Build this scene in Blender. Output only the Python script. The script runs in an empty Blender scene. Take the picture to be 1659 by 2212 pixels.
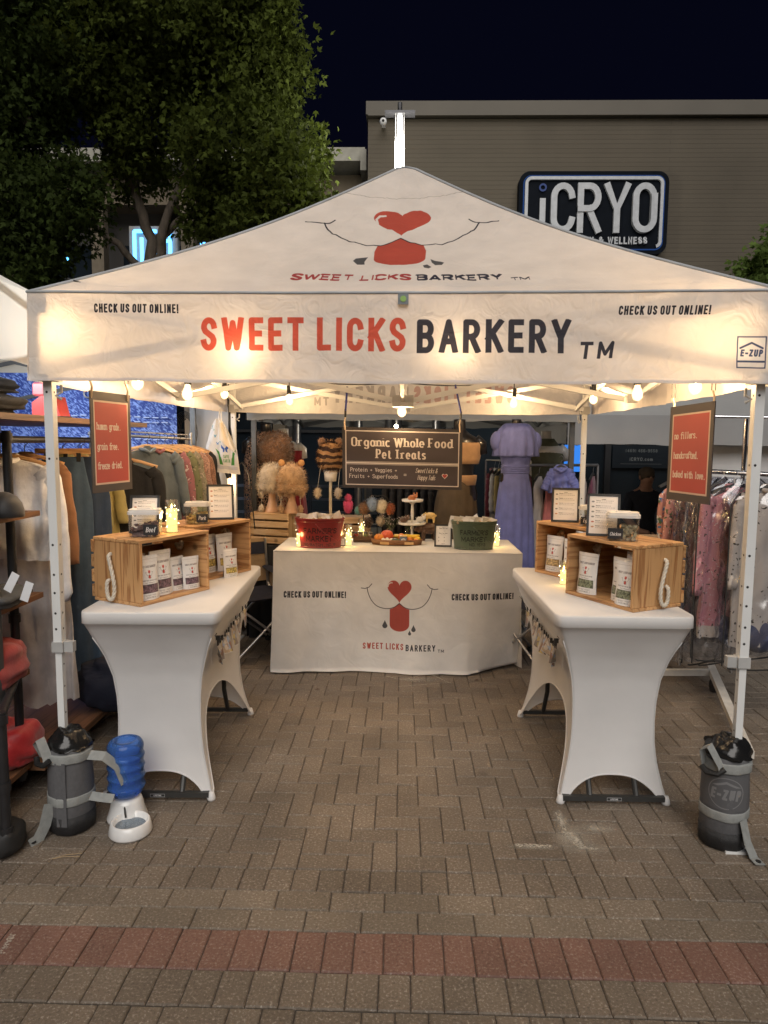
import bpy, math, random
import numpy as np
from mathutils import Vector, Matrix
PI = math.pi
rad = math.radians
S = bpy.context.scene
COL = S.collection
rng = random.Random(7)

# ------------------------------------------------------------------ camera
CAM = Vector((0, 0, 1.70))
_th, _ps, _ro = rad(5.74), rad(1.36), rad(0.47)
_F = Vector((-math.sin(_ps) * math.cos(_th), math.cos(_ps) * math.cos(_th), -math.sin(_th)))
_R0 = Vector((math.cos(_ps), math.sin(_ps), 0))
_U0 = _R0.cross(_F)
_R = _R0 * math.cos(_ro) + _U0 * math.sin(_ro)
_U = _R.cross(_F)
cam = bpy.data.cameras.new('camera')
camo = bpy.data.objects.new('camera', cam)
COL.objects.link(camo)
m = Matrix.Identity(4)
for i, v in enumerate((_R, _U, -_F)):
    for j in range(3):
        m[j][i] = v[j]
m.translation = CAM
camo.matrix_world = m
cam.sensor_fit = 'VERTICAL'
cam.sensor_height = 36
cam.lens = 36 * 1493 / 2212
cam.clip_start = 0.05
cam.clip_end = 400
S.camera = camo

# ------------------------------------------------------------------ night sky, plaza light, exposure
W = bpy.data.worlds.new('World')
S.world = W
W.use_nodes = True
nt = W.node_tree
nt.nodes.clear()
o_ = nt.nodes.new('ShaderNodeOutputWorld')
b_ = nt.nodes.new('ShaderNodeBackground')
sk = nt.nodes.new('ShaderNodeTexSky')
sk.sky_type = 'NISHITA'
sk.sun_disc = False
sk.sun_elevation = rad(-4)
sk.sun_rotation = rad(180)
mx = nt.nodes.new('ShaderNodeMix')
mx.data_type = 'RGBA'
mx.inputs[0].default_value = 0.97
mx.inputs[7].default_value = (0.018, 0.022, 0.075, 1)
nt.links.new(sk.outputs[0], mx.inputs[6])
nt.links.new(mx.outputs[2], b_.inputs[0])
b_.inputs[1].default_value = 0.04
nt.links.new(b_.outputs[0], o_.inputs[0])
sun = bpy.data.lights.new('plaza_light', 'SUN')
sun.energy = 1.2
sun.angle = rad(50)
sun.color = (1.0, 0.95, 0.90)
suno = bpy.data.objects.new('plaza_light', sun)
COL.objects.link(suno)
suno.location = (0, -6, 8)
suno.rotation_euler = (rad(48), rad(4), 0)
S.view_settings.view_transform = 'Standard'
S.view_settings.look = 'None'
S.view_settings.gamma = 1
S.view_settings.use_curve_mapping = False
S.view_settings.exposure = 1.08
S.cycles.use_denoising = True
S.cycles.max_bounces = 6
S.cycles.transparent_max_bounces = 12
S.cycles.sample_clamp_indirect = 3
S.cycles.caustics_reflective = False
S.cycles.caustics_refractive = False

# ------------------------------------------------------------------ layout helpers: a direction seen from where the visitor stands, met with a real plane
def ray(x, y):
    return _F + _R * ((x - 829.5) / 1493) - _U * ((y - 1106) / 1493)
def pY(x, y, Y):
    d = ray(x, y)
    return CAM + d * (Y / d.y)
def pZ(x, y, z):
    d = ray(x, y)
    return CAM + d * ((z - CAM.z) / d.z)

# ------------------------------------------------------------------ materials
def nodes(name):
    mt = bpy.data.materials.new(name)
    mt.use_nodes = True
    n = mt.node_tree
    n.nodes.clear()
    out = n.nodes.new('ShaderNodeOutputMaterial')
    return mt, n, out
def N(n, t, **kw):
    x = n.nodes.new('ShaderNode' + t)
    for k, v in kw.items():
        if isinstance(k, str) and k.startswith('i_'):
            x.inputs[k[2:].replace('_', ' ')].default_value = v
        else:
            setattr(x, k, v)
    return x
def c4(c):
    return (c[0], c[1], c[2], 1)
def srgb(r, g, b):
    f = lambda u: ((u / 255 + .055) / 1.055) ** 2.4 if u > 10 else u / 255 / 12.92
    return (f(r), f(g), f(b))
_mats = {}
def M(name, col=(.5, .5, .5), rough=.6, metal=0, var=.12, scale=12, bump=0, bscale=None, stretch=None, emit=0, trans=0, alpha=1, coat=0, sheen=0, spec=.5, obj_rand=0):
    if name in _mats:
        return _mats[name]
    mt, n, out = nodes(name)
    p = N(n, 'BsdfPrincipled')
    p.inputs['Roughness'].default_value = rough
    p.inputs['Metallic'].default_value = metal
    p.inputs['Specular IOR Level'].default_value = spec
    if coat:
        p.inputs['Coat Weight'].default_value = coat
    if sheen:
        p.inputs['Sheen Weight'].default_value = sheen
    tc = N(n, 'TexCoord')
    mp = N(n, 'Mapping')
    if stretch:
        mp.inputs['Scale'].default_value = stretch
    n.links.new(tc.outputs['Object'], mp.inputs[0])
    nz = N(n, 'TexNoise')
    nz.inputs['Scale'].default_value = scale
    nz.inputs['Detail'].default_value = 4
    n.links.new(mp.outputs[0], nz.inputs['Vector'])
    mr = N(n, 'MapRange')
    mr.inputs[1].default_value = .3
    mr.inputs[2].default_value = .7
    mr.inputs[3].default_value = 1 - var
    mr.inputs[4].default_value = 1 + var
    n.links.new(nz.outputs[0], mr.inputs[0])
    hs = N(n, 'HueSaturation')
    hs.inputs['Color'].default_value = c4(col)
    n.links.new(mr.outputs[0], hs.inputs['Value'])
    if obj_rand:
        oi = N(n, 'ObjectInfo')
        m2 = N(n, 'MapRange')
        m2.inputs[3].default_value = 1 - obj_rand
        m2.inputs[4].default_value = 1 + obj_rand
        n.links.new(oi.outputs['Random'], m2.inputs[0])
        mm = N(n, 'Math', operation='MULTIPLY')
        n.links.new(mr.outputs[0], mm.inputs[0])
        n.links.new(m2.outputs[0], mm.inputs[1])
        n.links.new(mm.outputs[0], hs.inputs['Value'])
    n.links.new(hs.outputs[0], p.inputs['Base Color'])
    if emit:
        p.inputs['Emission Strength'].default_value = emit
        p.inputs['Emission Color'].default_value = c4(col)
    if bump:
        nb = N(n, 'TexNoise')
        nb.inputs['Scale'].default_value = bscale or scale * 4
        nb.inputs['Detail'].default_value = 3
        n.links.new(mp.outputs[0], nb.inputs['Vector'])
        bp = N(n, 'Bump')
        bp.inputs['Strength'].default_value = bump
        bp.inputs['Distance'].default_value = .01
        n.links.new(nb.outputs[0], bp.inputs['Height'])
        n.links.new(bp.outputs[0], p.inputs['Normal'])
    last = p
    if trans:
        tr = N(n, 'BsdfTranslucent')
        n.links.new(hs.outputs[0], tr.inputs[0])
        ms = N(n, 'MixShader')
        ms.inputs[0].default_value = trans
        n.links.new(p.outputs[0], ms.inputs[1])
        n.links.new(tr.outputs[0], ms.inputs[2])
        last = ms
    if alpha < 1:
        tp = N(n, 'BsdfTransparent')
        ms = N(n, 'MixShader')
        ms.inputs[0].default_value = alpha
        n.links.new(tp.outputs[0], ms.inputs[1])
        n.links.new(last.outputs[0], ms.inputs[2])
        last = ms
    n.links.new(last.outputs[0], out.inputs[0])
    _mats[name] = mt
    return mt
def glow(name, col, strength, clear=0):
    if name in _mats:
        return _mats[name]
    mt, n, out = nodes(name)
    e = N(n, 'Emission')
    e.inputs[0].default_value = c4(col)
    e.inputs[1].default_value = strength
    last = e
    if clear:
        tp = N(n, 'BsdfTransparent')
        ms = N(n, 'MixShader')
        ms.inputs[0].default_value = 1 - clear
        n.links.new(tp.outputs[0], ms.inputs[1])
        n.links.new(e.outputs[0], ms.inputs[2])
        last = ms
    n.links.new(last.outputs[0], out.inputs[0])
    _mats[name] = mt
    return mt
def clear(name, tint=(1, 1, 1), gloss=.12, rough=.05, edge=.6):
    """thin clear plastic or glass: see-through with a fresnel sheen"""
    if name in _mats:
        return _mats[name]
    mt, n, out = nodes(name)
    tp = N(n, 'BsdfTransparent')
    tp.inputs[0].default_value = c4(tint)
    g = N(n, 'BsdfGlossy')
    g.inputs['Roughness'].default_value = rough
    lw = N(n, 'LayerWeight')
    lw.inputs[0].default_value = .3
    mr = N(n, 'MapRange')
    mr.inputs[3].default_value = gloss
    mr.inputs[4].default_value = edge
    n.links.new(lw.outputs['Facing'], mr.inputs[0])
    ms = N(n, 'MixShader')
    n.links.new(mr.outputs[0], ms.inputs[0])
    n.links.new(tp.outputs[0], ms.inputs[1])
    n.links.new(g.outputs[0], ms.inputs[2])
    n.links.new(ms.outputs[0], out.inputs[0])
    _mats[name] = mt
    return mt
def wood(name, light, dark, axis=0, scale=1.0, rough=.55):
    if name in _mats:
        return _mats[name]
    mt, n, out = nodes(name)
    p = N(n, 'BsdfPrincipled')
    p.inputs['Roughness'].default_value = rough
    tc = N(n, 'TexCoord')
    oi = N(n, 'ObjectInfo')
    ad = N(n, 'VectorMath', operation='ADD')
    cx = N(n, 'CombineXYZ')
    mu = N(n, 'Math', operation='MULTIPLY')
    mu.inputs[1].default_value = 7.3
    n.links.new(oi.outputs['Random'], mu.inputs[0])
    for k in range(3):
        n.links.new(mu.outputs[0], cx.inputs[k])
    n.links.new(tc.outputs['Object'], ad.inputs[0])
    n.links.new(cx.outputs[0], ad.inputs[1])
    mp = N(n, 'Mapping')
    sc = [26 * scale] * 3
    sc[axis] = 1.6 * scale
    mp.inputs['Scale'].default_value = sc
    n.links.new(ad.outputs[0], mp.inputs[0])
    nz = N(n, 'TexNoise')
    nz.inputs['Scale'].default_value = 1
    nz.inputs['Detail'].default_value = 5
    nz.inputs['Distortion'].default_value = .8
    n.links.new(mp.outputs[0], nz.inputs['Vector'])
    mt2 = N(n, 'Math', operation='MULTIPLY')
    mt2.inputs[1].default_value = 22
    n.links.new(nz.outputs[0], mt2.inputs[0])
    sn = N(n, 'Math', operation='SINE')
    n.links.new(mt2.outputs[0], sn.inputs[0])
    mr = N(n, 'MapRange')
    mr.inputs[1].default_value = -1
    mr.inputs[2].default_value = 1
    n.links.new(sn.outputs[0], mr.inputs[0])
    pw = N(n, 'Math', operation='POWER')
    pw.inputs[1].default_value = 2.2
    n.links.new(mr.outputs[0], pw.inputs[0])
    mx = N(n, 'Mix', data_type='RGBA')
    mx.inputs[6].default_value = c4(light)
    mx.inputs[7].default_value = c4(dark)
    n.links.new(pw.outputs[0], mx.inputs[0])
    # knots
    vo = N(n, 'TexVoronoi')
    vo.inputs['Scale'].default_value = 5.5
    n.links.new(ad.outputs[0], vo.inputs['Vector'])
    kr = N(n, 'MapRange')
    kr.inputs[1].default_value = .05
    kr.inputs[2].default_value = .13
    kr.inputs[3].default_value = .75
    kr.inputs[4].default_value = 0
    n.links.new(vo.outputs[0], kr.inputs[0])
    m3 = N(n, 'Mix', data_type='RGBA')
    m3.inputs[7].default_value = c4([d * .25 for d in dark])
    n.links.new(kr.outputs[0], m3.inputs[0])
    n.links.new(mx.outputs[2], m3.inputs[6])
    hs = N(n, 'HueSaturation')
    r2 = N(n, 'MapRange')
    r2.inputs[3].default_value = .8
    r2.inputs[4].default_value = 1.15
    n.links.new(oi.outputs['Random'], r2.inputs[0])
    n.links.new(r2.outputs[0], hs.inputs['Value'])
    n.links.new(m3.outputs[2], hs.inputs['Color'])
    n.links.new(hs.outputs[0], p.inputs['Base Color'])
    n.links.new(p.outputs[0], out.inputs[0])
    _mats[name] = mt
    return mt

# ------------------------------------------------------------------ lettering: strokes in a unit box, drawn into pictures made here
XH = .66
_G = {
'A': (.56, '0,0 .28,1 .56,0;.1,.3 .46,.3'), 'B': (.5, '0,0 0,1 .25,1 o.26,.76,.22,.24,90,-90 0,.52;.27,.52 o.27,.26,.23,.26,90,-90 0,0'),
'C': (.5, 'o.25,.75,.25,.25,8,180 o.25,.25,.25,.25,180,352'), 'D': (.5, '0,0 0,1 .22,1 o.22,.74,.28,.26,90,0 o.22,.26,.28,.26,0,-90 0,0'),
'E': (.42, '.42,1 0,1 0,0 .42,0;0,.52 .36,.52'), 'F': (.42, '.42,1 0,1 0,0;0,.52 .34,.52'),
'G': (.5, 'o.25,.75,.25,.25,8,180 o.25,.25,.25,.25,180,360 .5,.46 .3,.46'), 'H': (.5, '0,0 0,1;.5,0 .5,1;0,.52 .5,.52'),
'I': (0, '0,0 0,1'), 'J': (.4, '.4,1 o.2,.2,.2,.2,0,-170'), 'K': (.5, '0,0 0,1;.5,1 0,.42;.16,.6 .5,0'), 'L': (.4, '0,1 0,0 .4,0'),
'M': (.64, '0,0 0,1 .32,.2 .64,1 .64,0'), 'N': (.5, '0,0 0,1 .5,0 .5,1'), 'O': (.5, 'o.25,.75,.25,.25,0,180 o.25,.25,.25,.25,180,360 .5,.75'),
'P': (.48, '0,0 0,1 .22,1 o.24,.74,.24,.26,90,-90 0,.48'), 'Q': (.5, 'o.25,.75,.25,.25,0,180 o.25,.25,.25,.25,180,360 .5,.75;.3,.25 .55,-.05'),
'R': (.5, '0,0 0,1 .22,1 o.24,.74,.24,.26,90,-90 0,.48;.24,.48 .5,0'), 'S': (.48, 'o.24,.77,.24,.23,8,180 0,.72 .07,.6 .41,.4 .48,.28 o.24,.23,.24,.23,0,-172'),
'T': (.5, '0,1 .5,1;.25,0 .25,1'), 'U': (.5, '0,1 o.25,.25,.25,.25,180,360 .5,1'), 'V': (.56, '0,1 .28,0 .56,1'), 'W': (.8, '0,1 .2,0 .4,.9 .6,0 .8,1'),
'X': (.52, '0,0 .52,1;0,1 .52,0'), 'Y': (.54, '0,1 .27,.45 .54,1;.27,.45 .27,0'), 'Z': (.46, '0,1 .46,1 0,0 .46,0'),
'0': (.46, 'o.23,.75,.23,.25,0,180 o.23,.25,.23,.25,180,360 .46,.75'), '1': (.2, '0,.82 .18,1 .18,0'), '2': (.44, 'o.22,.76,.22,.24,170,-30 0,0 .44,0'),
'3': (.44, 'o.2,.76,.2,.24,160,-90;.2,.52 o.2,.26,.24,.26,90,-160'), '4': (.5, '.38,0 .38,1 0,.3 .5,.3'), '5': (.44, '.42,1 .04,1 0,.55 o.22,.3,.22,.3,120,-160'),
'6': (.46, 'o.23,.75,.23,.25,20,180 0,.3;o.23,.28,.23,.28,0,360'), '7': (.44, '0,1 .44,1 .14,0'), '8': (.46, 'o.23,.76,.2,.24,0,360;o.23,.27,.23,.26,0,360'),
'9': (.46, 'o.23,.72,.23,.28,0,360;.46,.7 o.23,.25,.23,.25,0,-150'),
'a': (.42, 'o.21,.33,.21,.33,0,360;.42,.66 .42,0'), 'b': (.42, '0,1 0,0;o.21,.33,.21,.33,0,360'), 'c': (.4, 'o.21,.33,.21,.33,45,315'),
'd': (.42, '.42,1 .42,0;o.21,.33,.21,.33,0,360'), 'e': (.42, '.0,.35 .42,.35 o.21,.33,.21,.33,0,315'), 'f': (.34, 'o.32,.8,.18,.2,60,180 .14,0;0,.64 .34,.64'),
'g': (.42, 'o.21,.35,.21,.31,0,360;.42,.66 .42,-.1 o.21,-.1,.21,.18,0,-155'), 'h': (.4, '0,1 0,0;0,.4 o.2,.44,.2,.22,180,0 .4,0'),
'i': (.0, '0,0 0,.66;0,.9 0,.93'), 'j': (.1, '.1,.66 .1,-.1 -.05,-.25;.1,.9 .1,.93'), 'k': (.38, '0,1 0,0;.36,.66 0,.28;.12,.38 .38,0'), 'l': (.0, '0,0 0,1'),
'm': (.62, '0,0 0,.66;0,.45 o.155,.5,.155,.16,180,0 .31,0;.31,.45 o.465,.5,.155,.16,180,0 .62,0'), 'n': (.4, '0,0 0,.66;0,.4 o.2,.44,.2,.22,180,0 .4,0'),
'o': (.42, 'o.21,.33,.21,.33,0,360'), 'p': (.42, '0,.66 0,-.28;o.21,.33,.21,.33,0,360'), 'q': (.42, '.42,.66 .42,-.28;o.21,.33,.21,.33,0,360'),
'r': (.32, '0,0 0,.66;0,.4 o.2,.44,.2,.22,180,50'), 's': (.36, 'o.18,.5,.17,.16,30,180 .04,.42 .31,.26 .35,.18 o.18,.16,.17,.16,0,-150'),
't': (.3, '.12,.9 o.27,.15,.15,.15,180,310;0,.64 .3,.64'), 'u': (.4, '0,.66 o.2,.22,.2,.22,180,360 .4,.66;.4,.3 .4,0'), 'v': (.4, '0,.66 .2,0 .4,.66'),
'w': (.6, '0,.66 .15,0 .3,.6 .45,0 .6,.66'), 'x': (.38, '0,0 .38,.66;0,.66 .38,0'), 'y': (.4, '0,.66 .2,.05;.4,.66 .14,-.28 0,-.28'), 'z': (.36, '0,.66 .36,.66 0,0 .36,0'),
'+': (.4, '0,.4 .4,.4;.2,.2 .2,.6'), '=': (.4, '0,.3 .4,.3;0,.5 .4,.5'), '.': (.04, '.02,0 .04,.02'), ',': (.06, '.05,.03 .0,-.12'), '!': (.0, '0,.3 0,1;0,0 0,.02'),
"'": (.0, '0,.8 0,1'), '-': (.28, '0,.42 .28,.42'), '/': (.34, '0,0 .34,1'), ':': (0, '0,.1 0,.12;0,.5 0,.52'), '(': (.14, 'o.2,.5,.2,.62,130,230'), ')': (.14, 'o-.06,.5,.2,.62,50,-50'),
'&': (.56, '.56,0 .12,.72 o.24,.82,.13,.18,200,-30 .06,.32 o.22,.24,.22,.24,160,330 .56,.42'), ' ': (.26, ''),
}
def glyph(ch):
    wd, spec = _G.get(ch, _G['-'])
    out = []
    for st in spec.split(';'):
        pts = []
        for tk in st.split():
            if tk[0] == 'o':
                cx, cy, rx, ry, a0, a1 = map(float, tk[1:].split(','))
                k = max(6, int(abs(a1 - a0) / 15))
                for i in range(k + 1):
                    a = rad(a0 + (a1 - a0) * i / k)
                    pts.append((cx + rx * math.cos(a), cy + ry * math.sin(a)))
            else:
                pts.append(tuple(map(float, tk.split(','))))
        if pts:
            out.append(pts)
    return wd, out
class Canvas:
    def __init__(s, w, h, bg):
        s.w, s.h = w, h
        s.a = np.empty((h, w, 3), np.float32)
        s.a[:] = bg
    def blend(s, x0, x1, y0, y1, cov, col):
        cov = np.clip(cov, 0, 1)[..., None]
        s.a[y0:y1, x0:x1] = s.a[y0:y1, x0:x1] * (1 - cov) + np.array(col, np.float32) * cov
    def box(s, xa, ya, xb, yb):
        x0, x1 = max(0, int(xa) - 1), min(s.w, int(xb) + 2)
        y0, y1 = max(0, int(ya) - 1), min(s.h, int(yb) + 2)
        if x0 >= x1 or y0 >= y1:
            return None
        X, Y = np.meshgrid(np.arange(x0, x1) + .5, np.arange(y0, y1) + .5)
        return x0, x1, y0, y1, X, Y
    def rect(s, xa, ya, xb, yb, col):
        b = s.box(xa, ya, xb, yb)
        if b:
            x0, x1, y0, y1, X, Y = b
            cov = np.clip(np.minimum(X - xa, xb - X) + .5, 0, 1) * np.clip(np.minimum(Y - ya, yb - Y) + .5, 0, 1)
            s.blend(x0, x1, y0, y1, cov, col)
    def frame(s, xa, ya, xb, yb, t, col):
        s.rect(xa, ya, xb, ya + t, col); s.rect(xa, yb - t, xb, yb, col)
        s.rect(xa, ya, xa + t, yb, col); s.rect(xb - t, ya, xb, yb, col)
    def poly(s, pts, col):
        xs = [p[0] for p in pts]; ys = [p[1] for p in pts]
        b = s.box(min(xs), min(ys), max(xs), max(ys))
        if not b:
            return
        x0, x1, y0, y1, X, Y = b
        acc = np.zeros(X.shape, np.float32)
        for dx, dy in ((-.25, -.25), (.25, -.25), (-.25, .25), (.25, .25)):
            ins = np.zeros(X.shape, bool)
            for i in range(len(pts)):
                ax, ay = pts[i]; bx, by = pts[i - 1]
                if ay == by:
                    continue
                c = ((ay > Y + dy) != (by > Y + dy)) & (X + dx < (bx - ax) * (Y + dy - ay) / (by - ay) + ax)
                ins ^= c
            acc += ins
        s.blend(x0, x1, y0, y1, acc / 4, col)
    def stroke(s, pts, w, col, wfun=None, square=True, clip=None):
        n = len(pts) - 1
        xs = [p[0] for p in pts]; ys = [p[1] for p in pts]
        b = s.box(min(xs) - w, min(ys) - w, max(xs) + w, max(ys) + w)
        if not b:
            return
        x0, x1, y0, y1, X, Y = b
        cov = np.zeros(X.shape, np.float32)
        for i in range(n):
            ax, ay = pts[i]; bx, by = pts[i + 1]
            L = math.hypot(bx - ax, by - ay)
            if L < 1e-6:
                continue
            ux, uy = (bx - ax) / L, (by - ay) / L
            h = (wfun(ux, uy) if wfun else w) / 2
            u = (X - ax) * ux + (Y - ay) * uy
            v = -(X - ax) * uy + (Y - ay) * ux
            if square and (i == 0 or i == n - 1):
                e0 = h if (i == 0 and not wfun) else 0
                e1 = h if (i == n - 1 and not wfun) else 0
                d = np.maximum(np.abs(v) - h, np.maximum(-u - e0, u - L - e1))
                if i > 0:
                    d = np.minimum(d, np.hypot(X - ax, Y - ay) - h)
                if i < n - 1:
                    d = np.minimum(d, np.hypot(X - bx, Y - by) - h)
            else:
                uc = np.clip(u, 0, L)
                d = np.hypot(u - uc, v) - h
            cov = np.maximum(cov, np.clip(.5 - d, 0, 1))
        if clip: cov = cov * np.clip(np.minimum(Y - clip[0], clip[1] - Y) + .5, 0, 1)
        s.blend(x0, x1, y0, y1, cov, col)
    def text(s, t, x, y, size, col, cond=.8, wt=.16, gap=.17, style='sans', slant=0, align='l', ys=1):
        """size = cap height in pixels; returns the advance"""
        adv = []
        cx = 0
        for ch in t:
            wd, st = glyph(ch)
            if style in ('type',) and ch != ' ':
                cw = .62
                adv.append((cx + (cw - wd * cond) / 2 * size / 1, st)); cx += cw * size
            else:
                adv.append((cx + wt / 2 * size, st)); cx += (wd * cond + wt + gap) * size if ch != ' ' else (wd * cond + gap * .6) * size
        tot = cx - gap * size
        ox = x - (tot / 2 if align == 'c' else tot if align == 'r' else 0)
        hw = wt / 2
        for px, st in adv:
            for pts in st:
                q = [(ox + px + p[0] * cond * size + slant * p[1] * size, y + (hw + p[1] * (1 - wt) if style == 'sans' else p[1]) * size * ys) for p in pts]
                w = wt * size
                if ys != 1:
                    s.stroke(q, w * max(1, ys), col, wfun=lambda ux, uy, w=w: w * (abs(uy) + ys * abs(ux)), clip=(y, y + size * ys))
                    continue
                cc = col
                if style == 'fat':
                    thin = w * .42
                    f = lambda ux, uy, w=w, thin=thin: thin + (w - thin) * abs(uy) ** 1.3
                    s.stroke(q, w, cc, wfun=f)
                    s.serif(pts, q, size, thin * 1.05, w * .95, cc, cond)
                elif style == 'type':
                    s.stroke(q, w, cc, square=False)
                    s.serif(pts, q, size, w * .9, .13 * size, cc, cond)
                elif style == 'script':
                    f = lambda ux, uy, w=w: w * (.5 + .7 * abs(uy))
                    s.stroke(q, w * 1.2, cc, wfun=f, square=False)
                else:
                    s.stroke(q, w, cc, clip=(y - .16 * size, y + size) if min(p[1] for p in pts) < -.05 else (y, y + size))
        return tot
    def serif(s, pts, q, size, t, L, col, cond):
        for a, b in ((0, 1), (-1, -2)):
            dx, dy = pts[a][0] - pts[b][0], pts[a][1] - pts[b][1]
            yy = pts[a][1]
            if abs(dy) > .7 * abs(dx) and min(abs(yy), abs(yy - 1), abs(yy - XH), abs(yy + .28)) < .02 and abs(dy) > .1:
                sgn = -1 if dy < 0 else 1
                Y = q[a][1] - sgn * t * .5
                left = L
                right = L if not (abs(yy - XH) < .02 or yy > .9) or pts[b][1] > yy else L * .35
                s.rect(q[a][0] - left, Y - t / 2, q[a][0] + right, Y + t / 2, col)
    def image(s, name):
        im = bpy.data.images.new(name, s.w, s.h)
        a = np.ones((s.h, s.w, 4), np.float32)
        v = np.clip(s.a, 0, 1)
        a[..., :3] = np.where(v <= .0031308, v * 12.92, 1.055 * np.power(np.maximum(v, 1e-8), 1 / 2.4) - .055)
        im.pixels.foreach_set(a.ravel())
        im.update()
        im.pack()
        return im
RED, INK, DROP = (.46, .045, .03), (.018, .018, .025), (.06, .065, .07)
def heart(c, x, y, w, h, col):
    pts = []
    for i in range(60):
        t = 2 * PI * i / 60
        hx = 16 * math.sin(t) ** 3 / 16
        hy = (13 * math.cos(t) - 5 * math.cos(2 * t) - 2 * math.cos(3 * t) - math.cos(4 * t)) / 15
        pts.append((x + hx * w / 2, y + hy * h / 2))
    c.poly(pts, col)
def logo(c, x, y, sx, sy, lw=2.0, mini=False):
    """dog's heart nose, mouth and tongue; (x, y) = middle of the mouth, sx/sy = half width / vertical unit in pixels"""
    heart(c, x, y + .62 * sy, .62 * sx, .62 * sy, RED)
    if not mini:
        pts = [(x - .24 * sx + .08 * sx * math.cos(rad(a)), y + .74 * sy + .09 * sy * math.sin(rad(a))) for a in range(70, 200, 10)]
        c.stroke(pts, lw * 1.6, (.95, .93, .9), square=False)
    tw = .26 * sx
    pts = [(x - tw, y - .04 * sy), (x, y + .2 * sy), (x + tw, y - .04 * sy), (x + tw, y - .35 * sy)]
    for i in range(13):
        a = -PI * i / 12
        pts.append((x + tw * math.cos(a), y - .38 * sy + .22 * sy * math.sin(a)))
    c.poly(pts, RED)
    if mini:
        return
    for sg in (-1, 1):
        pts = [(x + sg * .86 * sx * (i / 14), y + .17 * sy - .22 * sy * math.sin(PI * min(1, (i / 14) * 1.0) ** .9) + (.42 * sy * (i / 14) ** 5)) for i in range(15)]
        c.stroke(pts, lw, INK, square=False)
        ex, ey = pts[-1]
        c.stroke([(ex - sg * -.2 * sx, ey), (ex, ey - .0 * sy), (ex - sg * .06 * sx, ey + .03 * sy), (ex - sg * .14 * sx, ey + .13 * sy)], lw, INK, square=False)
    for dx, dy, k in ((-.38, -.34, 1), (.38, -.42, .85), (.27, -.58, .6)):
        pts = [(x + sx * dx + .065 * k * sx * math.cos(rad(a)) * (1 if math.sin(rad(a)) < 0 else 1 - .8 * math.sin(rad(a))), y + sy * dy + .12 * k * sy * math.sin(rad(a)) * (1.3 if math.sin(rad(a)) > 0 else .6)) for a in range(0, 360, 20)]
        c.poly(pts, DROP)
def smooth(P, k=8):
    out = []
    P = [Vector((a, b)) for a, b in P]
    for i in range(len(P) - 1):
        p0, p1, p2, p3 = P[max(i - 1, 0)], P[i], P[i + 1], P[min(i + 2, len(P) - 1)]
        for j in range(k):
            q = j / k
            out.append(tuple(.5 * ((2 * p1) + (p2 - p0) * q + (2 * p0 - 5 * p1 + 4 * p2 - p3) * q * q + (3 * p1 - p0 - 3 * p2 + p3) * q ** 3)))
    return out + [tuple(P[-1])]
def img_mat(name, canvas, rough=.6, trans=0, coat=0, bump=0, bscale=25, ext='EXTEND', metal=0, spec=.5, sheen=0):
    im = canvas.image(name + '_print')
    mt, n, out = nodes(name)
    t = N(n, 'TexImage')
    t.image = im
    t.extension = ext
    p = N(n, 'BsdfPrincipled')
    p.inputs['Roughness'].default_value = rough
    p.inputs['Metallic'].default_value = metal
    p.inputs['Specular IOR Level'].default_value = spec
    p.inputs['Coat Weight'].default_value = coat
    tc = N(n, 'TexCoord')
    n.links.new(tc.outputs['UV'], t.inputs[0])
    nz = N(n, 'TexNoise')
    nz.inputs['Scale'].default_value = 6
    nz.inputs['Detail'].default_value = 5
    n.links.new(tc.outputs['Object'], nz.inputs['Vector'])
    mr = N(n, 'MapRange')
    mr.inputs[1].default_value = .3; mr.inputs[2].default_value = .7
    mr.inputs[3].default_value = .92; mr.inputs[4].default_value = 1.05
    n.links.new(nz.outputs[0], mr.inputs[0])
    hs = N(n, 'HueSaturation')
    n.links.new(t.outputs[0], hs.inputs['Color'])
    n.links.new(mr.outputs[0], hs.inputs['Value'])
    n.links.new(hs.outputs[0], p.inputs['Base Color'])
    if bump:
        nb = N(n, 'TexNoise')
        nb.inputs['Scale'].default_value = bscale
        nb.inputs['Detail'].default_value = 2
        nb.inputs['Distortion'].default_value = 1.5
        n.links.new(tc.outputs['Object'], nb.inputs['Vector'])
        bp = N(n, 'Bump')
        bp.inputs['Strength'].default_value = bump
        bp.inputs['Distance'].default_value = .02
        n.links.new(nb.outputs[0], bp.inputs['Height'])
        n.links.new(bp.outputs[0], p.inputs['Normal'])
    last = p
    if trans:
        tr = N(n, 'BsdfTranslucent')
        n.links.new(hs.outputs[0], tr.inputs[0])
        if bump:
            n.links.new(bp.outputs[0], tr.inputs['Normal'])
        ms = N(n, 'MixShader')
        ms.inputs[0].default_value = trans
        n.links.new(p.outputs[0], ms.inputs[1])
        n.links.new(tr.outputs[0], ms.inputs[2])
        last = ms
    n.links.new(last.outputs[0], out.inputs[0])
    return mt

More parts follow.
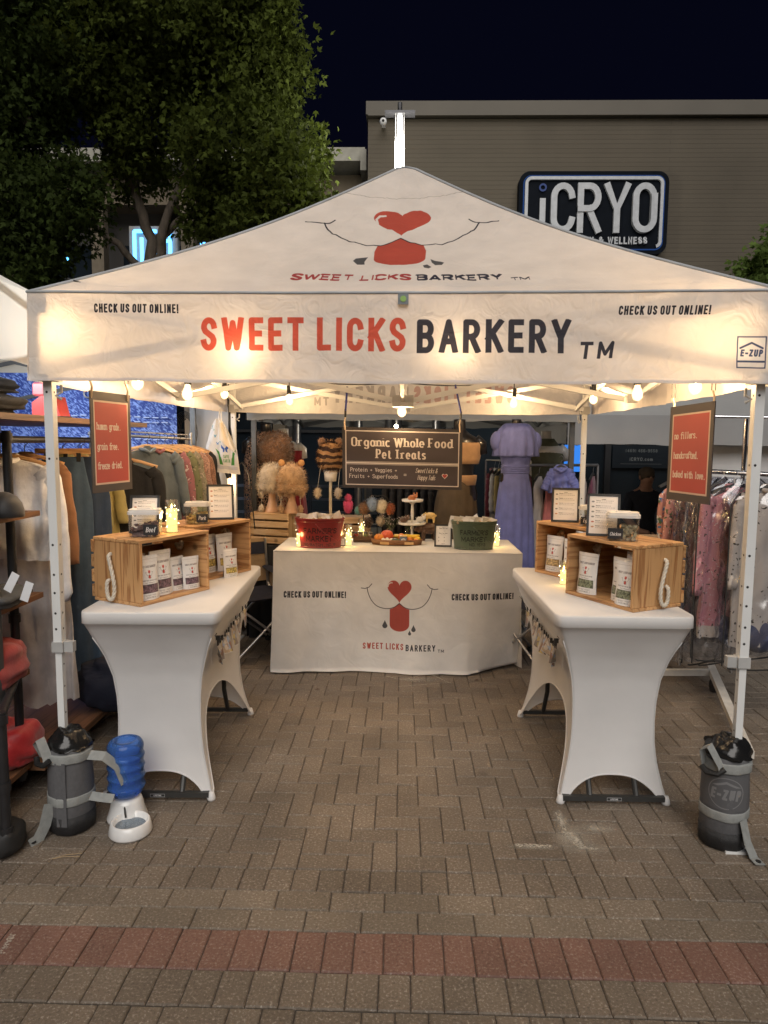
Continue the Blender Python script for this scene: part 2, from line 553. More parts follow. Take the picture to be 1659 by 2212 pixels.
# ------------------------------------------------------------------ mesh building
class MB:
    def __init__(s):
        s.v, s.f, s.uv, s.mi = [], [], [], []
    def add(s, vs, fs, uvs=None, mi=0, Mx=None):
        o = len(s.v)
        s.v += [tuple(Mx @ Vector(v)) if Mx else tuple(v) for v in vs]
        for k, f in enumerate(fs):
            s.f.append([o + i for i in f])
            s.uv.append([uvs[i] for i in f] if uvs else None)
            s.mi.append(mi)
        return s
    def box(s, c, d, rz=0, rx=0, ry=0, mi=0, bev=0):
        x, y, z = [a / 2 for a in d]
        Mx = Matrix.Translation(c) @ Matrix.Rotation(rz, 4, 'Z') @ Matrix.Rotation(ry, 4, 'Y') @ Matrix.Rotation(rx, 4, 'X')
        if bev:
            b = min(bev, x * .9, y * .9, z * .9)
            vs, fs = [], []
            for (sx, sy, sz) in [(i, j, k) for i in (-1, 1) for j in (-1, 1) for k in (-1, 1)]:
                vs += [(sx * x, sy * (y - b), sz * (z - b)), (sx * (x - b), sy * y, sz * (z - b)), (sx * (x - b), sy * (y - b), sz * z)]
            I = lambda i, j, k, a: ((i + 1) // 2 * 4 + (j + 1) // 2 * 2 + (k + 1) // 2) * 3 + a
            for g in (-1, 1):
                q = [(-1, -1), (1, -1), (1, 1), (-1, 1)]
                if g < 0:
                    q = q[::-1]
                fs.append([I(g, a, b_, 0) for a, b_ in q])
                fs.append([I(b_, g, a, 1) for a, b_ in q])
                fs.append([I(a, b_, g, 2) for a, b_ in q])
            for a in (-1, 1):
                for b_ in (-1, 1):
                    fs.append([I(a, b_, -1, 0), I(a, b_, -1, 1), I(a, b_, 1, 1), I(a, b_, 1, 0)])
                    fs.append([I(a, -1, b_, 0), I(a, -1, b_, 2), I(a, 1, b_, 2), I(a, 1, b_, 0)])
                    fs.append([I(-1, a, b_, 1), I(-1, a, b_, 2), I(1, a, b_, 2), I(1, a, b_, 1)])
            for a in (-1, 1):
                for b_ in (-1, 1):
                    for c_ in (-1, 1):
                        fs.append([I(a, b_, c_, 0), I(a, b_, c_, 1), I(a, b_, c_, 2)])
            return s.add(vs, fs, mi=mi, Mx=Mx)
        vs = [(-x, -y, -z), (x, -y, -z), (x, y, -z), (-x, y, -z), (-x, -y, z), (x, -y, z), (x, y, z), (-x, y, z)]
        return s.add(vs, [(0, 3, 2, 1), (4, 5, 6, 7), (0, 1, 5, 4), (1, 2, 6, 5), (2, 3, 7, 6), (3, 0, 4, 7)], mi=mi, Mx=Mx)
    def tube(s, pts, r, n=8, mi=0, cap=True, flat=None):
        pts = [Vector(p) for p in pts]
        vs, fs = [], []
        k = len(pts)
        prev = None
        for i, p in enumerate(pts):
            t = (pts[min(i + 1, k - 1)] - pts[max(i - 1, 0)]).normalized()
            if prev is None:
                a = t.orthogonal().normalized()
                if flat:
                    a = Vector(flat) - t * t.dot(Vector(flat)); a.normalize()
            else:
                a = (prev - t * prev.dot(t))
                a = a.normalized() if a.length > 1e-6 else t.orthogonal().normalized()
            prev = a
            b = t.cross(a)
            rr = r[i] if isinstance(r, list) else r
            ra, rb = rr if isinstance(rr, tuple) else (rr, rr)
            for j in range(n):
                an = 2 * PI * (j + .5) / n
                vs.append(tuple(p + a * math.cos(an) * ra + b * math.sin(an) * rb))
        for i in range(k - 1):
            for j in range(n):
                fs.append((i * n + j, i * n + (j + 1) % n, (i + 1) * n + (j + 1) % n, (i + 1) * n + j))
        if cap:
            fs.append(tuple(range(n))[::-1])
            fs.append(tuple((k - 1) * n + j for j in range(n)))
        return s.add(vs, fs, mi=mi)
    def bar(s, a, b, w, h=None, mi=0):
        """square tube between two points"""
        h = h or w
        return s.tube([a, b], (w * .7071, h * .7071), 4, mi, flat=(0, 0, 1) if abs((Vector(b) - Vector(a)).normalized().z) < .95 else (1, 0, 0)) if False else s._bar(a, b, w, h, mi)
    def _bar(s, a, b, w, h, mi):
        a, b = Vector(a), Vector(b)
        t = (b - a).normalized()
        up = Vector((0, 0, 1)) if abs(t.z) < .95 else Vector((0, 1, 0))
        x = t.cross(up).normalized(); y = x.cross(t)
        vs = []
        for p in (a, b):
            for sx, sy in ((-1, -1), (1, -1), (1, 1), (-1, 1)):
                vs.append(tuple(p + x * sx * w / 2 + y * sy * h / 2))
        return s.add(vs, [(3, 2, 1, 0), (4, 5, 6, 7), (0, 1, 5, 4), (1, 2, 6, 5), (2, 3, 7, 6), (3, 0, 4, 7)], mi=mi)
    def lathe(s, prof, n=24, c=(0, 0, 0), sx=1, sy=1, mi=0, Mx=None, wob=None):
        vs, fs = [], []
        for (r, z) in prof:
            for j in range(n):
                a = 2 * PI * j / n
                k = wob(a, z) if wob else 1
                vs.append((c[0] + r * k * sx * math.cos(a), c[1] + r * k * sy * math.sin(a), c[2] + z))
        for i in range(len(prof) - 1):
            for j in range(n):
                fs.append((i * n + j, i * n + (j + 1) % n, (i + 1) * n + (j + 1) % n, (i + 1) * n + j))
        if prof[0][0] > 1e-5: fs.append(tuple(range(n))[::-1])
        if prof[-1][0] > 1e-5: fs.append(tuple((len(prof) - 1) * n + j for j in range(n)))
        return s.add(vs, fs, mi=mi, Mx=Mx)
    def ball(s, c, r, n=12, mi=0, sc=(1, 1, 1), Mx=None):
        prof = [(max(1e-6, r * math.sin(PI * i / n)), -r * math.cos(PI * i / n)) for i in range(n + 1)]
        mm = (Mx or Matrix.Identity(4)) @ Matrix.Translation(c) @ Matrix.Diagonal((sc[0], sc[1], sc[2], 1))
        return s.lathe(prof, n + 2, mi=mi, Mx=mm)
    def grid(s, fn, nu, nv, mi=0, uvfn=None, closed=False):
        vs, uv, fs = [], [], []
        for j in range(nv + 1):
            for i in range(nu + 1):
                u, v = i / nu, j / nv
                vs.append(tuple(fn(u, v)))
                uv.append(uvfn(u, v) if uvfn else (u, v))
        for j in range(nv):
            for i in range(nu):
                a = j * (nu + 1) + i
                fs.append((a, a + 1, a + nu + 2, a + nu + 1))
        return s.add(vs, fs, uv, mi)
    def prism(s, outline, z0, z1, mi=0, Mx=None):
        n = len(outline)
        vs = [(x, y, z0) for x, y in outline] + [(x, y, z1) for x, y in outline]
        fs = [tuple(range(n))[::-1], tuple(range(n, 2 * n))] + [(i, (i + 1) % n, n + (i + 1) % n, n + i) for i in range(n)]
        return s.add(vs, fs, mi=mi, Mx=Mx)
    def mesh(s, name, mat, smooth=False):
        me = bpy.data.meshes.new(name)
        me.from_pydata(s.v, [], s.f)
        if any(u for u in s.uv):
            L = me.uv_layers.new(name='UVMap')
            flat = []
            for f, u in zip(s.f, s.uv):
                for k in range(len(f)):
                    flat += list(u[k]) if u else [0, 0]
            L.data.foreach_set('uv', flat)
        for mm in (mat if isinstance(mat, (list, tuple)) else [mat]):
            me.materials.append(mm)
        if any(s.mi):
            me.polygons.foreach_set('material_index', s.mi)
        if smooth:
            me.polygons.foreach_set('use_smooth', [True] * len(me.polygons))
            if smooth != 'all':
                try:
                    me.set_sharp_from_angle(angle=rad(40))
                except Exception:
                    pass
        me.update()
        return me
    def build(s, name, mat, parent=None, smooth=False, world=True, label=None, kind=None):
        """world=True: the vertices are in world space and are moved into the parent's frame"""
        if parent is not None and world:
            t = tform(parent).inverted()
            s.v = [tuple(t @ Vector(v)) for v in s.v]
        o = bpy.data.objects.new(name, s.mesh(name, mat, smooth))
        COL.objects.link(o)
        if parent is not None:
            o.parent = parent
        if label: o['label'] = label
        if kind: o['kind'] = kind
        return o
def tform(o):
    m = Matrix.Translation(o.location) @ Matrix.Rotation(o.rotation_euler.z, 4, 'Z')
    return tform(o.parent) @ m if o.parent else m
def thing(name, label, cat, loc=(0, 0, 0), rz=0, group=None):
    o = bpy.data.objects.new(name, None)
    COL.objects.link(o)
    o.empty_display_size = .1
    o.location = loc
    o.rotation_euler = (0, 0, rz)
    o['label'] = label
    o['category'] = cat
    if group: o['group'] = group
    return o
def tag(o, label, cat, group=None, kind=None):
    o['label'] = label
    o['category'] = cat
    if group: o['group'] = group
    if kind: o['kind'] = kind
    return o
def center(o):
    """move a single-mesh thing's origin to its base"""
    me = o.data
    xs = [v.co for v in me.vertices]
    c = Vector((sum(v.x for v in xs) / len(xs), sum(v.y for v in xs) / len(xs), min(v.z for v in xs)))
    for v in me.vertices:
        v.co -= c
    o.location = c
    return o
def dup(root, loc, rz, label, group=None):
    r = root.copy(); COL.objects.link(r); r.location = loc; r.rotation_euler = (0, 0, rz)
    r['label'] = label
    if group: r['group'] = group
    for ch in list(root.children):
        c = ch.copy(); COL.objects.link(c); c.parent = r
        for g in list(ch.children):
            d = g.copy(); COL.objects.link(d); d.parent = c
    return r
def lamp(loc, energy, col, size=.02, parent=None, name='lamp_light'):
    l = bpy.data.lights.new(name, 'POINT')
    l.energy = energy; l.color = col; l.shadow_soft_size = size
    o = bpy.data.objects.new(name, l)
    COL.objects.link(o)
    if parent is not None:
        o.location = tform(parent).inverted() @ Vector(loc); o.parent = parent
    else:
        o.location = loc
    return o
def noise1(x, seed=0):
    return math.sin(x * 1.7 + seed) * .5 + math.sin(x * 3.1 + seed * 2.3) * .3 + math.sin(x * 7.3 + seed * 1.1) * .2
# ================================================================== ground and pavers
def paver_mat(name, col, spk=.5):
    mt, n, out = nodes(name)
    p = N(n, 'BsdfPrincipled')
    p.inputs['Roughness'].default_value = .72
    tc = N(n, 'TexCoord')
    geo = N(n, 'NewGeometry')
    nz = N(n, 'TexNoise'); nz.inputs['Scale'].default_value = 105; nz.inputs['Detail'].default_value = 4; nz.inputs['Roughness'].default_value = .7
    n.links.new(geo.outputs['Position'], nz.inputs['Vector'])
    r1 = N(n, 'MapRange'); r1.inputs[1].default_value = .54; r1.inputs[2].default_value = .68; r1.inputs[3].default_value = 0; r1.inputs[4].default_value = spk
    n.links.new(nz.outputs[0], r1.inputs[0])
    r1b = N(n, 'MapRange'); r1b.inputs[1].default_value = .44; r1b.inputs[2].default_value = .28; r1b.inputs[3].default_value = 1; r1b.inputs[4].default_value = .45
    n.links.new(nz.outputs[0], r1b.inputs[0])
    n2 = N(n, 'TexNoise'); n2.inputs['Scale'].default_value = 2.3; n2.inputs['Detail'].default_value = 5
    n.links.new(geo.outputs['Position'], n2.inputs['Vector'])
    r2 = N(n, 'MapRange'); r2.inputs[1].default_value = .3; r2.inputs[2].default_value = .7; r2.inputs[3].default_value = .8; r2.inputs[4].default_value = 1.15
    n.links.new(n2.outputs[0], r2.inputs[0])
    oi = N(n, 'ObjectInfo')
    at = N(n, 'Attribute'); at.attribute_name = 'tone'
    ad = N(n, 'Math', operation='ADD'); n.links.new(oi.outputs['Random'], ad.inputs[0]); n.links.new(at.outputs['Fac'], ad.inputs[1])
    fr = N(n, 'Math', operation='FRACT'); n.links.new(ad.outputs[0], fr.inputs[0])
    r3 = N(n, 'MapRange'); r3.inputs[3].default_value = .88; r3.inputs[4].default_value = 1.12
    n.links.new(fr.outputs[0], r3.inputs[0])
    m1 = N(n, 'Math', operation='MULTIPLY'); n.links.new(r2.outputs[0], m1.inputs[0]); n.links.new(r3.outputs[0], m1.inputs[1])
    m2 = N(n, 'Math', operation='MULTIPLY'); n.links.new(m1.outputs[0], m2.inputs[0]); n.links.new(r1b.outputs[0], m2.inputs[1])
    mx = N(n, 'Mix', data_type='RGBA'); mx.inputs[6].default_value = c4(col); mx.inputs[7].default_value = (.42, .38, .33, 1)
    n.links.new(r1.outputs[0], mx.inputs[0])
    hs = N(n, 'HueSaturation'); n.links.new(mx.outputs[2], hs.inputs['Color']); n.links.new(m2.outputs[0], hs.inputs['Value'])
    # small dark stains
    vo = N(n, 'TexVoronoi'); vo.inputs['Scale'].default_value = 1.7
    n.links.new(geo.outputs['Position'], vo.inputs['Vector'])
    r4 = N(n, 'MapRange'); r4.inputs[1].default_value = .02; r4.inputs[2].default_value = .07; r4.inputs[3].default_value = .55; r4.inputs[4].default_value = 1
    n.links.new(vo.outputs[0], r4.inputs[0])
    m5 = N(n, 'Mix', data_type='RGBA', blend_type='MULTIPLY'); m5.inputs[0].default_value = 1
    n.links.new(hs.outputs[0], m5.inputs[6]); n.links.new(r4.outputs[0], m5.inputs[7])
    n.links.new(m5.outputs[2], p.inputs['Base Color'])
    bp = N(n, 'Bump'); bp.inputs['Strength'].default_value = .55; bp.inputs['Distance'].default_value = .004
    n.links.new(nz.outputs[0], bp.inputs['Height']); n.links.new(bp.outputs[0], p.inputs['Normal'])
    n.links.new(p.outputs[0], out.inputs[0])
    return mt
PAV = paver_mat('paver_grey', (.148, .118, .089), .7)
PAVL = paver_mat('paver_light', (.164, .133, .100), .7)
PAVR = paver_mat('paver_red', (.172, .092, .070), .5)
JOINT = M('joint_sand', (.065, .055, .045), .95, var=.3, scale=40, bump=.3)
g = MB()
g.add([(-60, -25, -.008), (60, -25, -.008), (60, 90, -.008), (-60, 90, -.008)], [(0, 1, 2, 3)])
ground = g.build('ground', JOINT)
ground['kind'] = 'structure'
def paver_geo(w, d, b=.004, h=.02):
    x, y = w / 2, d / 2
    v = [(-x, -y, -h), (x, -y, -h), (x, y, -h), (-x, y, -h), (-x, -y, -b), (x, -y, -b), (x, y, -b), (-x, y, -b),
         (-x + b, -y + b, 0), (x - b, -y + b, 0), (x - b, y - b, 0), (-x + b, y - b, 0)]
    f = [(8, 9, 10, 11)] + [(4 + i, 4 + (i + 1) % 4, 8 + (i + 1) % 4, 8 + i) for i in range(4)] + [(i, (i + 1) % 4, 4 + (i + 1) % 4, 4 + i) for i in range(4)]
    return v, f
G = .003
slots = []   # x, y, w, d, kind
def row(y0, y1, w, off, kind):
    x = -6.0 + off
    while x < 6.0:
        slots.append((x + w / 2, (y0 + y1) / 2, w - G, y1 - y0 - G, kind)); x += w
x = -6.0
k = 0
while x < 6.0:      # mixed row at the very front
    w = .2 if k % 3 == 1 else .1
    slots.append((x + w / 2, 1.84, w - G, .15 - G, 'g')); x += w; k += 1
for k in range(9): row(1.565 - .2 * k, 1.765 - .2 * k, .1, .03 + .05 * (k % 2), 'g')
row(1.918, 2.064, .1008, .0, 'g')
row(2.064, 2.25, .1008, .012, 'r')
row(2.25, 2.357, .2016, .03, 'l')
row(2.357, 2.465, .2016, .11, 'l')
row(2.465, 2.601, .1008, .05, 'g')
# herringbone field
q = .1
for i in range(-70, 71):
    for j in range(0, 72):
        d = (i - j) % 4
        xx, yy = i * q, 2.601 + j * q
        if abs(xx) > max(.62 * yy + .5, 6.1):
            continue
        if d == 0:      # lies along x: cells i, i+1
            slots.append((xx + q, yy + q / 2, 2 * q - G, q - G, 'g'))
        elif d == 3:    # stands along y: cells j, j+1 at column i
            if j == 0:
                pass
            slots.append((xx + q / 2, yy + q, q - G, 2 * q - G, 'g'))
        if j == 0 and d == 2:
            slots.append((xx + q / 2, yy + q / 2, q - G, q - G, 'g'))
mats = {'g': PAV, 'l': PAVL, 'r': PAVR}
def vis(s):
    x, y = s[0], s[1]
    if y < 1.8 or abs(x) > .56 * y + .08: return False
    if y > 2.7 and (x < -.95 and y < 4.2 or x > 1.0 and y < 4.2 and y > 3.1): return False
    return y < 5
near = sorted([s for s in slots if vis(s)], key=lambda s: s[1])[:300]
ns = set(id(s) for s in near)
cache = {}
for s in near:
    key = (round(s[2], 4), round(s[3], 4), s[4])
    if key not in cache:
        v, f = paver_geo(s[2], s[3])
        me = bpy.data.meshes.new('paver'); me.from_pydata(v, [], f); me.materials.append(mats[s[4]]); cache[key] = me
    o = bpy.data.objects.new('paver', cache[key]); COL.objects.link(o); o.parent = ground
    o.location = (s[0], s[1], rng.uniform(-.0018, .0018))
    o.rotation_euler = (rng.uniform(-.006, .006), rng.uniform(-.006, .006), rng.uniform(-.004, .004))
for kd in 'glr':
    b = MB(); tones = []
    for s in slots:
        if id(s) in ns or s[4] != kd: continue
        v, f = paver_geo(s[2], s[3])
        b.add(v, f, Mx=Matrix.Translation((s[0], s[1], rng.uniform(-.002, .001))) @ Matrix.Rotation(rng.uniform(-.006, .006), 4, 'X'))
        tones += [rng.random()] * len(f)
    if b.v:
        o = b.build('paver_field', mats[kd], ground, kind='stuff')
        at = o.data.attributes.new('tone', 'FLOAT', 'FACE'); at.data.foreach_set('value', tones)
# rest of the plaza beyond the built pavers
far = MB().add([(-60, 9.9, -.006), (60, 9.9, -.006), (60, 90, -.006), (-60, 90, -.006)], [(0, 1, 2, 3)]).build('far_paving', PAV, ground)
# chalk marks on the pavers
CHALK = M('chalk', (.62, .58, .5), .95, var=.4, scale=60, alpha=.55)
def chalk(a, b, w, n=22, dense=.75):
    mb = MB(); a, b = Vector(a), Vector(b); t = (b - a) / n; nn = Vector((-t.y, t.x, 0)).normalized()
    for i in range(n):
        for k in range(3):
            if rng.random() < dense:
                p = a + t * (i + rng.random()) + nn * (k - 1) * w / 3 + nn * rng.uniform(-w / 6, w / 6)
                L = t * rng.uniform(.3, .8)
                q = nn * w * rng.uniform(.08, .22)
                mb.add([p - L - q, p + L - q, p + L + q, p - L + q], [(0, 1, 2, 3)])
    for i, v in enumerate(mb.v): mb.v[i] = (v[0], v[1], .004)
    o = mb.build('chalk_mark', CHALK, ground); return o
for (p0, p1, w) in [((1205, 1758), (1222, 1800), .02), ((1222, 1800), (1262, 1835), .035), ((1115, 1827), (1190, 1830), .02), ((1260, 1833), (1292, 1836), .012),
                    ((0, 2065), (28, 2020), .02), ((835, 1462), (872, 1470), .012), ((872, 1470), (925, 1455), .01), ((925, 1455), (975, 1478), .012), ((860, 1484), (965, 1476), .01),
                    ((1565, 1834), (1625, 1838), .02), ((90, 1862), (130, 1850), .006)]:
    a, b = pZ(*p0, 0), pZ(*p1, 0)
    chalk(a, b, w)

mt, n, out = nodes('chalk_dust'); q_ = N(n, 'BsdfPrincipled'); q_.inputs[0].default_value = (.5, .47, .4, 1); q_.inputs['Roughness'].default_value = .95
tc = N(n, 'TexCoord'); gr_ = N(n, 'TexGradient'); gr_.gradient_type = 'SPHERICAL'; mp = N(n, 'Mapping'); mp.inputs['Location'].default_value = (-1, -1, 0); mp.inputs['Scale'].default_value = (2, 2, 0)
n.links.new(tc.outputs['UV'], mp.inputs[0]); n.links.new(mp.outputs[0], gr_.inputs[0]); nz = N(n, 'TexNoise'); nz.inputs['Scale'].default_value = 9; nz.inputs['Detail'].default_value = 8; n.links.new(tc.outputs['Object'], nz.inputs[0])
mm = N(n, 'Math', operation='MULTIPLY'); n.links.new(gr_.outputs[1], mm.inputs[0]); n.links.new(nz.outputs[0], mm.inputs[1]); tp = N(n, 'BsdfTransparent'); ms = N(n, 'MixShader'); n.links.new(mm.outputs[0], ms.inputs[0]); n.links.new(tp.outputs[0], ms.inputs[1]); n.links.new(q_.outputs[0], ms.inputs[2]); n.links.new(ms.outputs[0], out.inputs[0])
for (px, py, w_, h_) in ((1238, 1812, .10, .13), (1215, 1775, .035, .12), (1262, 1832, .13, .05), (1150, 1829, .13, .025), (1285, 1790, .1, .05), (905, 1468, .16, .06)):
    P = pZ(px, py, .0035); MB().grid(lambda u, v: (P.x + (u - .5) * 2 * w_, P.y + (v - .5) * 2 * h_, .0035), 1, 1).build('chalk_dust', mt, ground)

# ================================================================== the shop building
def brick_mat():
    mt, n, out = nodes('building_brick')
    p = N(n, 'BsdfPrincipled'); p.inputs['Roughness'].default_value = .85
    tc = N(n, 'TexCoord'); mp = N(n, 'Mapping'); mp.inputs['Rotation'].default_value = (rad(90), 0, 0)
    n.links.new(tc.outputs['Object'], mp.inputs[0])
    b = N(n, 'TexBrick'); b.inputs['Scale'].default_value = 1
    b.inputs['Color1'].default_value = (.098, .083, .061, 1); b.inputs['Color2'].default_value = (.094, .079, .058, 1); b.inputs['Mortar'].default_value = (.078, .066, .048, 1)
    b.inputs['Brick Width'].default_value = 30; b.inputs['Row Height'].default_value = .066; b.inputs['Mortar Size'].default_value = .006; b.inputs['Mortar Smooth'].default_value = .5
    n.links.new(mp.outputs[0], b.inputs[0])
    nz = N(n, 'TexNoise'); nz.inputs['Scale'].default_value = .8; nz.inputs['Detail'].default_value = 6
    n.links.new(tc.outputs['Object'], nz.inputs['Vector'])
    r = N(n, 'MapRange'); r.inputs[1].default_value = .3; r.inputs[2].default_value = .7; r.inputs[3].default_value = .85; r.inputs[4].default_value = 1.12
    n.links.new(nz.outputs[0], r.inputs[0])
    hs = N(n, 'HueSaturation'); n.links.new(b.outputs[0], hs.inputs['Color']); n.links.new(r.outputs[0], hs.inputs['Value'])
    n.links.new(hs.outputs[0], p.inputs['Base Color'])
    bp = N(n, 'Bump'); bp.inputs['Strength'].default_value = .4; bp.inputs['Distance'].default_value = .01; bp.invert = True
    n.links.new(b.outputs['Fac'], bp.inputs['Height']); n.links.new(bp.outputs[0], p.inputs['Normal'])
    n.links.new(p.outputs[0], out.inputs[0])
    return mt
BRK = brick_mat()
COPE = M('coping_metal', (.098, .086, .067), .6, var=.1, scale=1)
GLASSD = M('dark_window_glass', (.012, .017, .022), .12, var=.3, scale=.7, spec=.5)
MULL = M('dark_mullion', (.02, .02, .022), .45)
STEEL = M('brushed_steel', (.42, .43, .45), .35, 1)
bl = thing('shop_building', 'tall tan brick shop building with dark ground floor windows behind the stalls', 'building', (4, 11, 0))
MB().box((4.4, 13.5, 4.72), (9.9, 5, 3.7)).build('wall', BRK, bl)
MB().box((4.4, 13.49, 6.71), (9.96, 5.1, .19)).build('parapet', COPE, bl)
MB().box((4.4, 10.93, 6.60), (9.9, .04, .03)).build('cornice', COPE, bl)
MB().box((4.4, 10.95, 2.84), (9.9, .16, .16)).build('lintel', MULL, bl)
MB().box((4.4, 14.2, 1.4), (9.9, 3.4, 2.8)).build('interior_wall', MULL, bl)
MB().box((4.4, 11.02, .2), (9.9, .3, .4)).build('sill_wall', M('stone_sill', (.2, .19, .16), .8), bl)
x = -.5
k = 0
while x < 9.2:
    w = 1.25
    f = MB().box((x + w / 2, 11.05, 1.58), (w - .09, .03, 2.36)).build('window', GLASSD, bl)
    MB().box((x, 11.02, 1.58), (.09, .12, 2.36)).build('mullion', MULL, f)
    MB().box((x + w / 2, 11.02, 2.1), (w - .095, .08, .05)).build('transom', MULL, f)
    x += w; k += 1
# faint vinyl lettering on a window pane
c = Canvas(420, 160, (.012, .017, .022))
c.text('(469) 466-9558', 210, 110, 22, (.16, .17, .17), 1.0, .14, .25, align='c')
c.text('iCRYO.com', 210, 50, 24, (.2, .21, .21), 1.0, .16, .25, align='c')
c.rect(60, 28, 360, 30, (.13, .13, .13))
p0 = pY(1385, 985, 10.99)
MB().grid(lambda u, v: (p0.x - .45 + .9 * u, 10.98, p0.z - .19 + .36 * v), 1, 1).build('window_lettering', img_mat('window_lettering', c, .3), bl)
# blue light of a screen inside the shop
p0 = pY(1240, 990, 10.99)
MB().box((p0.x, 11.0, p0.z), (.3, .03, .42)).build('lit_window_screen', glow('blue_screen', (.04, .22, .75), .55), bl)
# wall camera
a = pY(828, 264, 10.8)
cm = thing('security_camera', 'small white dome camera high on the left end of the brick wall', 'camera', (a.x, 10.86, a.z - .05))
MB().ball((a.x, a.y - .02, a.z), .055, 10).build('dome', M('camera_white', (.75, .76, .78), .3), cm, True)
MB().box((a.x, 10.93, a.z + .03), (.06, .14, .05)).build('bracket', M('camera_white'), cm)
MB().ball((a.x, a.y - .065, a.z - .005), .022, 8).build('lens', M('lens_black', (.01, .01, .01), .1), cm, True)
# lower wing with terrace roof left of it
wg = thing('terrace_building', 'low dark building wing with a pale terrace roof beam behind the tree', 'building', (-4.5, 13, 0))
MB().box((-5.4, 15, 3.1), (9.6, 3.6, 6.2)).build('wall', M('wing_wall', (.06, .055, .05), .85, var=.2, scale=2), wg)
a, b = pY(690, 352, 12.6), pY(790, 352, 12.6)
MB().box(((-9 + b.x) / 2, 12.9, a.z + .03), (b.x + 9, 1.2, .22)).build('roof_beam', M('beam_pale', (.34, .33, .28), .8), wg)
MB().box(((-9 + b.x) / 2, 13.0, a.z - .42), (b.x + 9, .6, .5)).build('roof_fascia', M('wing_tan', (.16, .13, .09), .85), wg)
MB().box((b.x - .02, 12.5, a.z - .1), (.1, .6, .34)).build('bracket', M('beam_pale'), wg)
for i in range(6):
    xx = -8.6 + i * 1.6
    MB().box((xx, 12.6, 2.9), (.22, .22, 5.8)).build('column', M('wing_tan'), wg)
    f = MB().box((xx + .8, 13.18, 1.5), (1.3, .05, 2.6)).build('window', GLASSD, wg)
    MB().box((xx + .8, 13.13, 1.9), (1.3, .04, .05)).build('transom', MULL, f)
    f = MB().box((xx + .8, 13.18, 4.5), (1.2, .05, 1.6)).build('window', GLASSD, wg)
    MB().box((xx + .8, 13.13, 4.6), (1.2, .04, .05)).build('transom', MULL, f)
# blue-lit sign of squared bars
a, b = pY(278, 488, 11.8), pY(384, 575, 11.8)
sg = thing('lit_logo_sign', 'pale square sign with glowing blue bars seen under the tree', 'sign', ((a.x + b.x) / 2, 11.8, b.z - .3))
MB().box(((a.x + b.x) / 2, 11.86, (a.z + b.z) / 2), (b.x - a.x, .1, a.z - b.z)).build('panel', M('sign_panel', (.3, .27, .22), .6), sg)
BLU = glow('blue_led', (.09, .42, 1.0), 2.6)
X = lambda t: a.x + (b.x - a.x) * t
Z = lambda t: b.z + (a.z - b.z) * t
bars = [((.12, .1), (.12, .86)), ((.12, .86), (.3, .86)), ((.27, .1), (.27, .7)), ((.42, .1), (.42, .86)), ((.42, .86), (.58, .86)), ((.42, .48), (.6, .48)), ((.6, .1), (.6, .3)),
        ((.72, .1), (.72, .62)), ((.72, .62), (.86, .62)), ((.86, .3), (.86, .86)), ((.72, .86), (.86, .86)), ((.6, .2), (.72, .2))]
for p, q in bars:
    MB()._bar((X(p[0]), 11.78, Z(p[1])), (X(q[0]), 11.78, Z(q[1])), .045, .045, 0).build('light_bar', BLU, sg)
a = pY(436, 540, 11.9)
s2 = thing('blue_light_letter', 'single blue glowing letter showing beside the square logo sign', 'sign', (a.x, 11.9, a.z - .4))
MB()._bar((a.x, 11.9, a.z - .35), (a.x, 11.9, a.z + .12), .04, .04, 0).build('light_bar', BLU, s2)
MB()._bar((a.x, 11.9, a.z + .1), (a.x + .2, 11.9, a.z + .1), .04, .04, 0).build('light_bar', BLU, s2)
a = pY(136, 563, 11.9)
s3 = thing('round_light_sign', 'small blue ring light under the left tree branch', 'sign', (a.x, 11.9, a.z - .3))
MB().tube([(a.x + .09 * math.cos(t * .5), 11.9, a.z + .09 * math.sin(t * .5)) for t in range(0, 12)], .015, 6).build('light_ring', BLU, s3)
MB().box((a.x, 11.97, a.z - .2), (.06, .06, .7)).build('post', MULL, s3)
# iCRYO board
a, b = pY(1122, 378, 10.9), pY(1432, 550, 10.9)
cx, cz = (a.x + b.x) / 2, (a.z + b.z) / 2
sw, sh = 2.22, 1.2
ic = thing('shop_sign', 'large black rounded iCRYO sign with grey letters on the brick wall', 'sign', (cx, 10.85, cz - sh / 2))
def rrect(w, h, r, n=6):
    return [(sx * (w / 2 - r) + r * math.cos(rad(a0 + 90 * k / n)), sy * (h / 2 - r) + r * math.sin(rad(a0 + 90 * k / n))) for sx, sy, a0 in ((1, 1, 0), (-1, 1, 90), (-1, -1, 180), (1, -1, 270)) for k in range(n + 1)]
MX = Matrix.Translation((cx, 10.86, cz)) @ Matrix.Rotation(rad(90), 4, 'X')
MB().prism(rrect(sw, sh, .16), -.12, .05, Mx=MX).build('sign_box', M('sign_black', (.006, .008, .012), .7, spec=.05), ic)
GREYL = M('letter_grey', (.42, .44, .47), .45)
def ring(w, h, r, t, z0, z1, name, mat, par, gap=False):
    o1, o2 = rrect(w, h, r), rrect(w - 2 * t, h - 2 * t, max(.01, r - t))
    n = len(o1); vs = [(x, y, z1) for x, y in o1] + [(x, y, z1) for x, y in o2] + [(x, y, z0) for x, y in o1] + [(x, y, z0) for x, y in o2]
    fs = []
    for i in range(n):
        j = (i + 1) % n
        if gap and (o1[i][1] < -h * .35 and abs(o1[i][0]) < w * .46 or (o1[i][1] < -h * .3 and o1[i][0] < 0)) and (o1[j][1] < -h * .35):
            continue
        fs += [(i, j, n + j, n + i), (2 * n + i, 2 * n + j, j, i), (n + i, n + j, 3 * n + j, 3 * n + i)]
    return MB().add(vs, fs, Mx=MX).build(name, mat, par)
ring(sw - .12, sh - .12, .12, .018, .052, .06, 'blue_rim', glow('rim_blue', (.05, .13, .42), .18), ic)
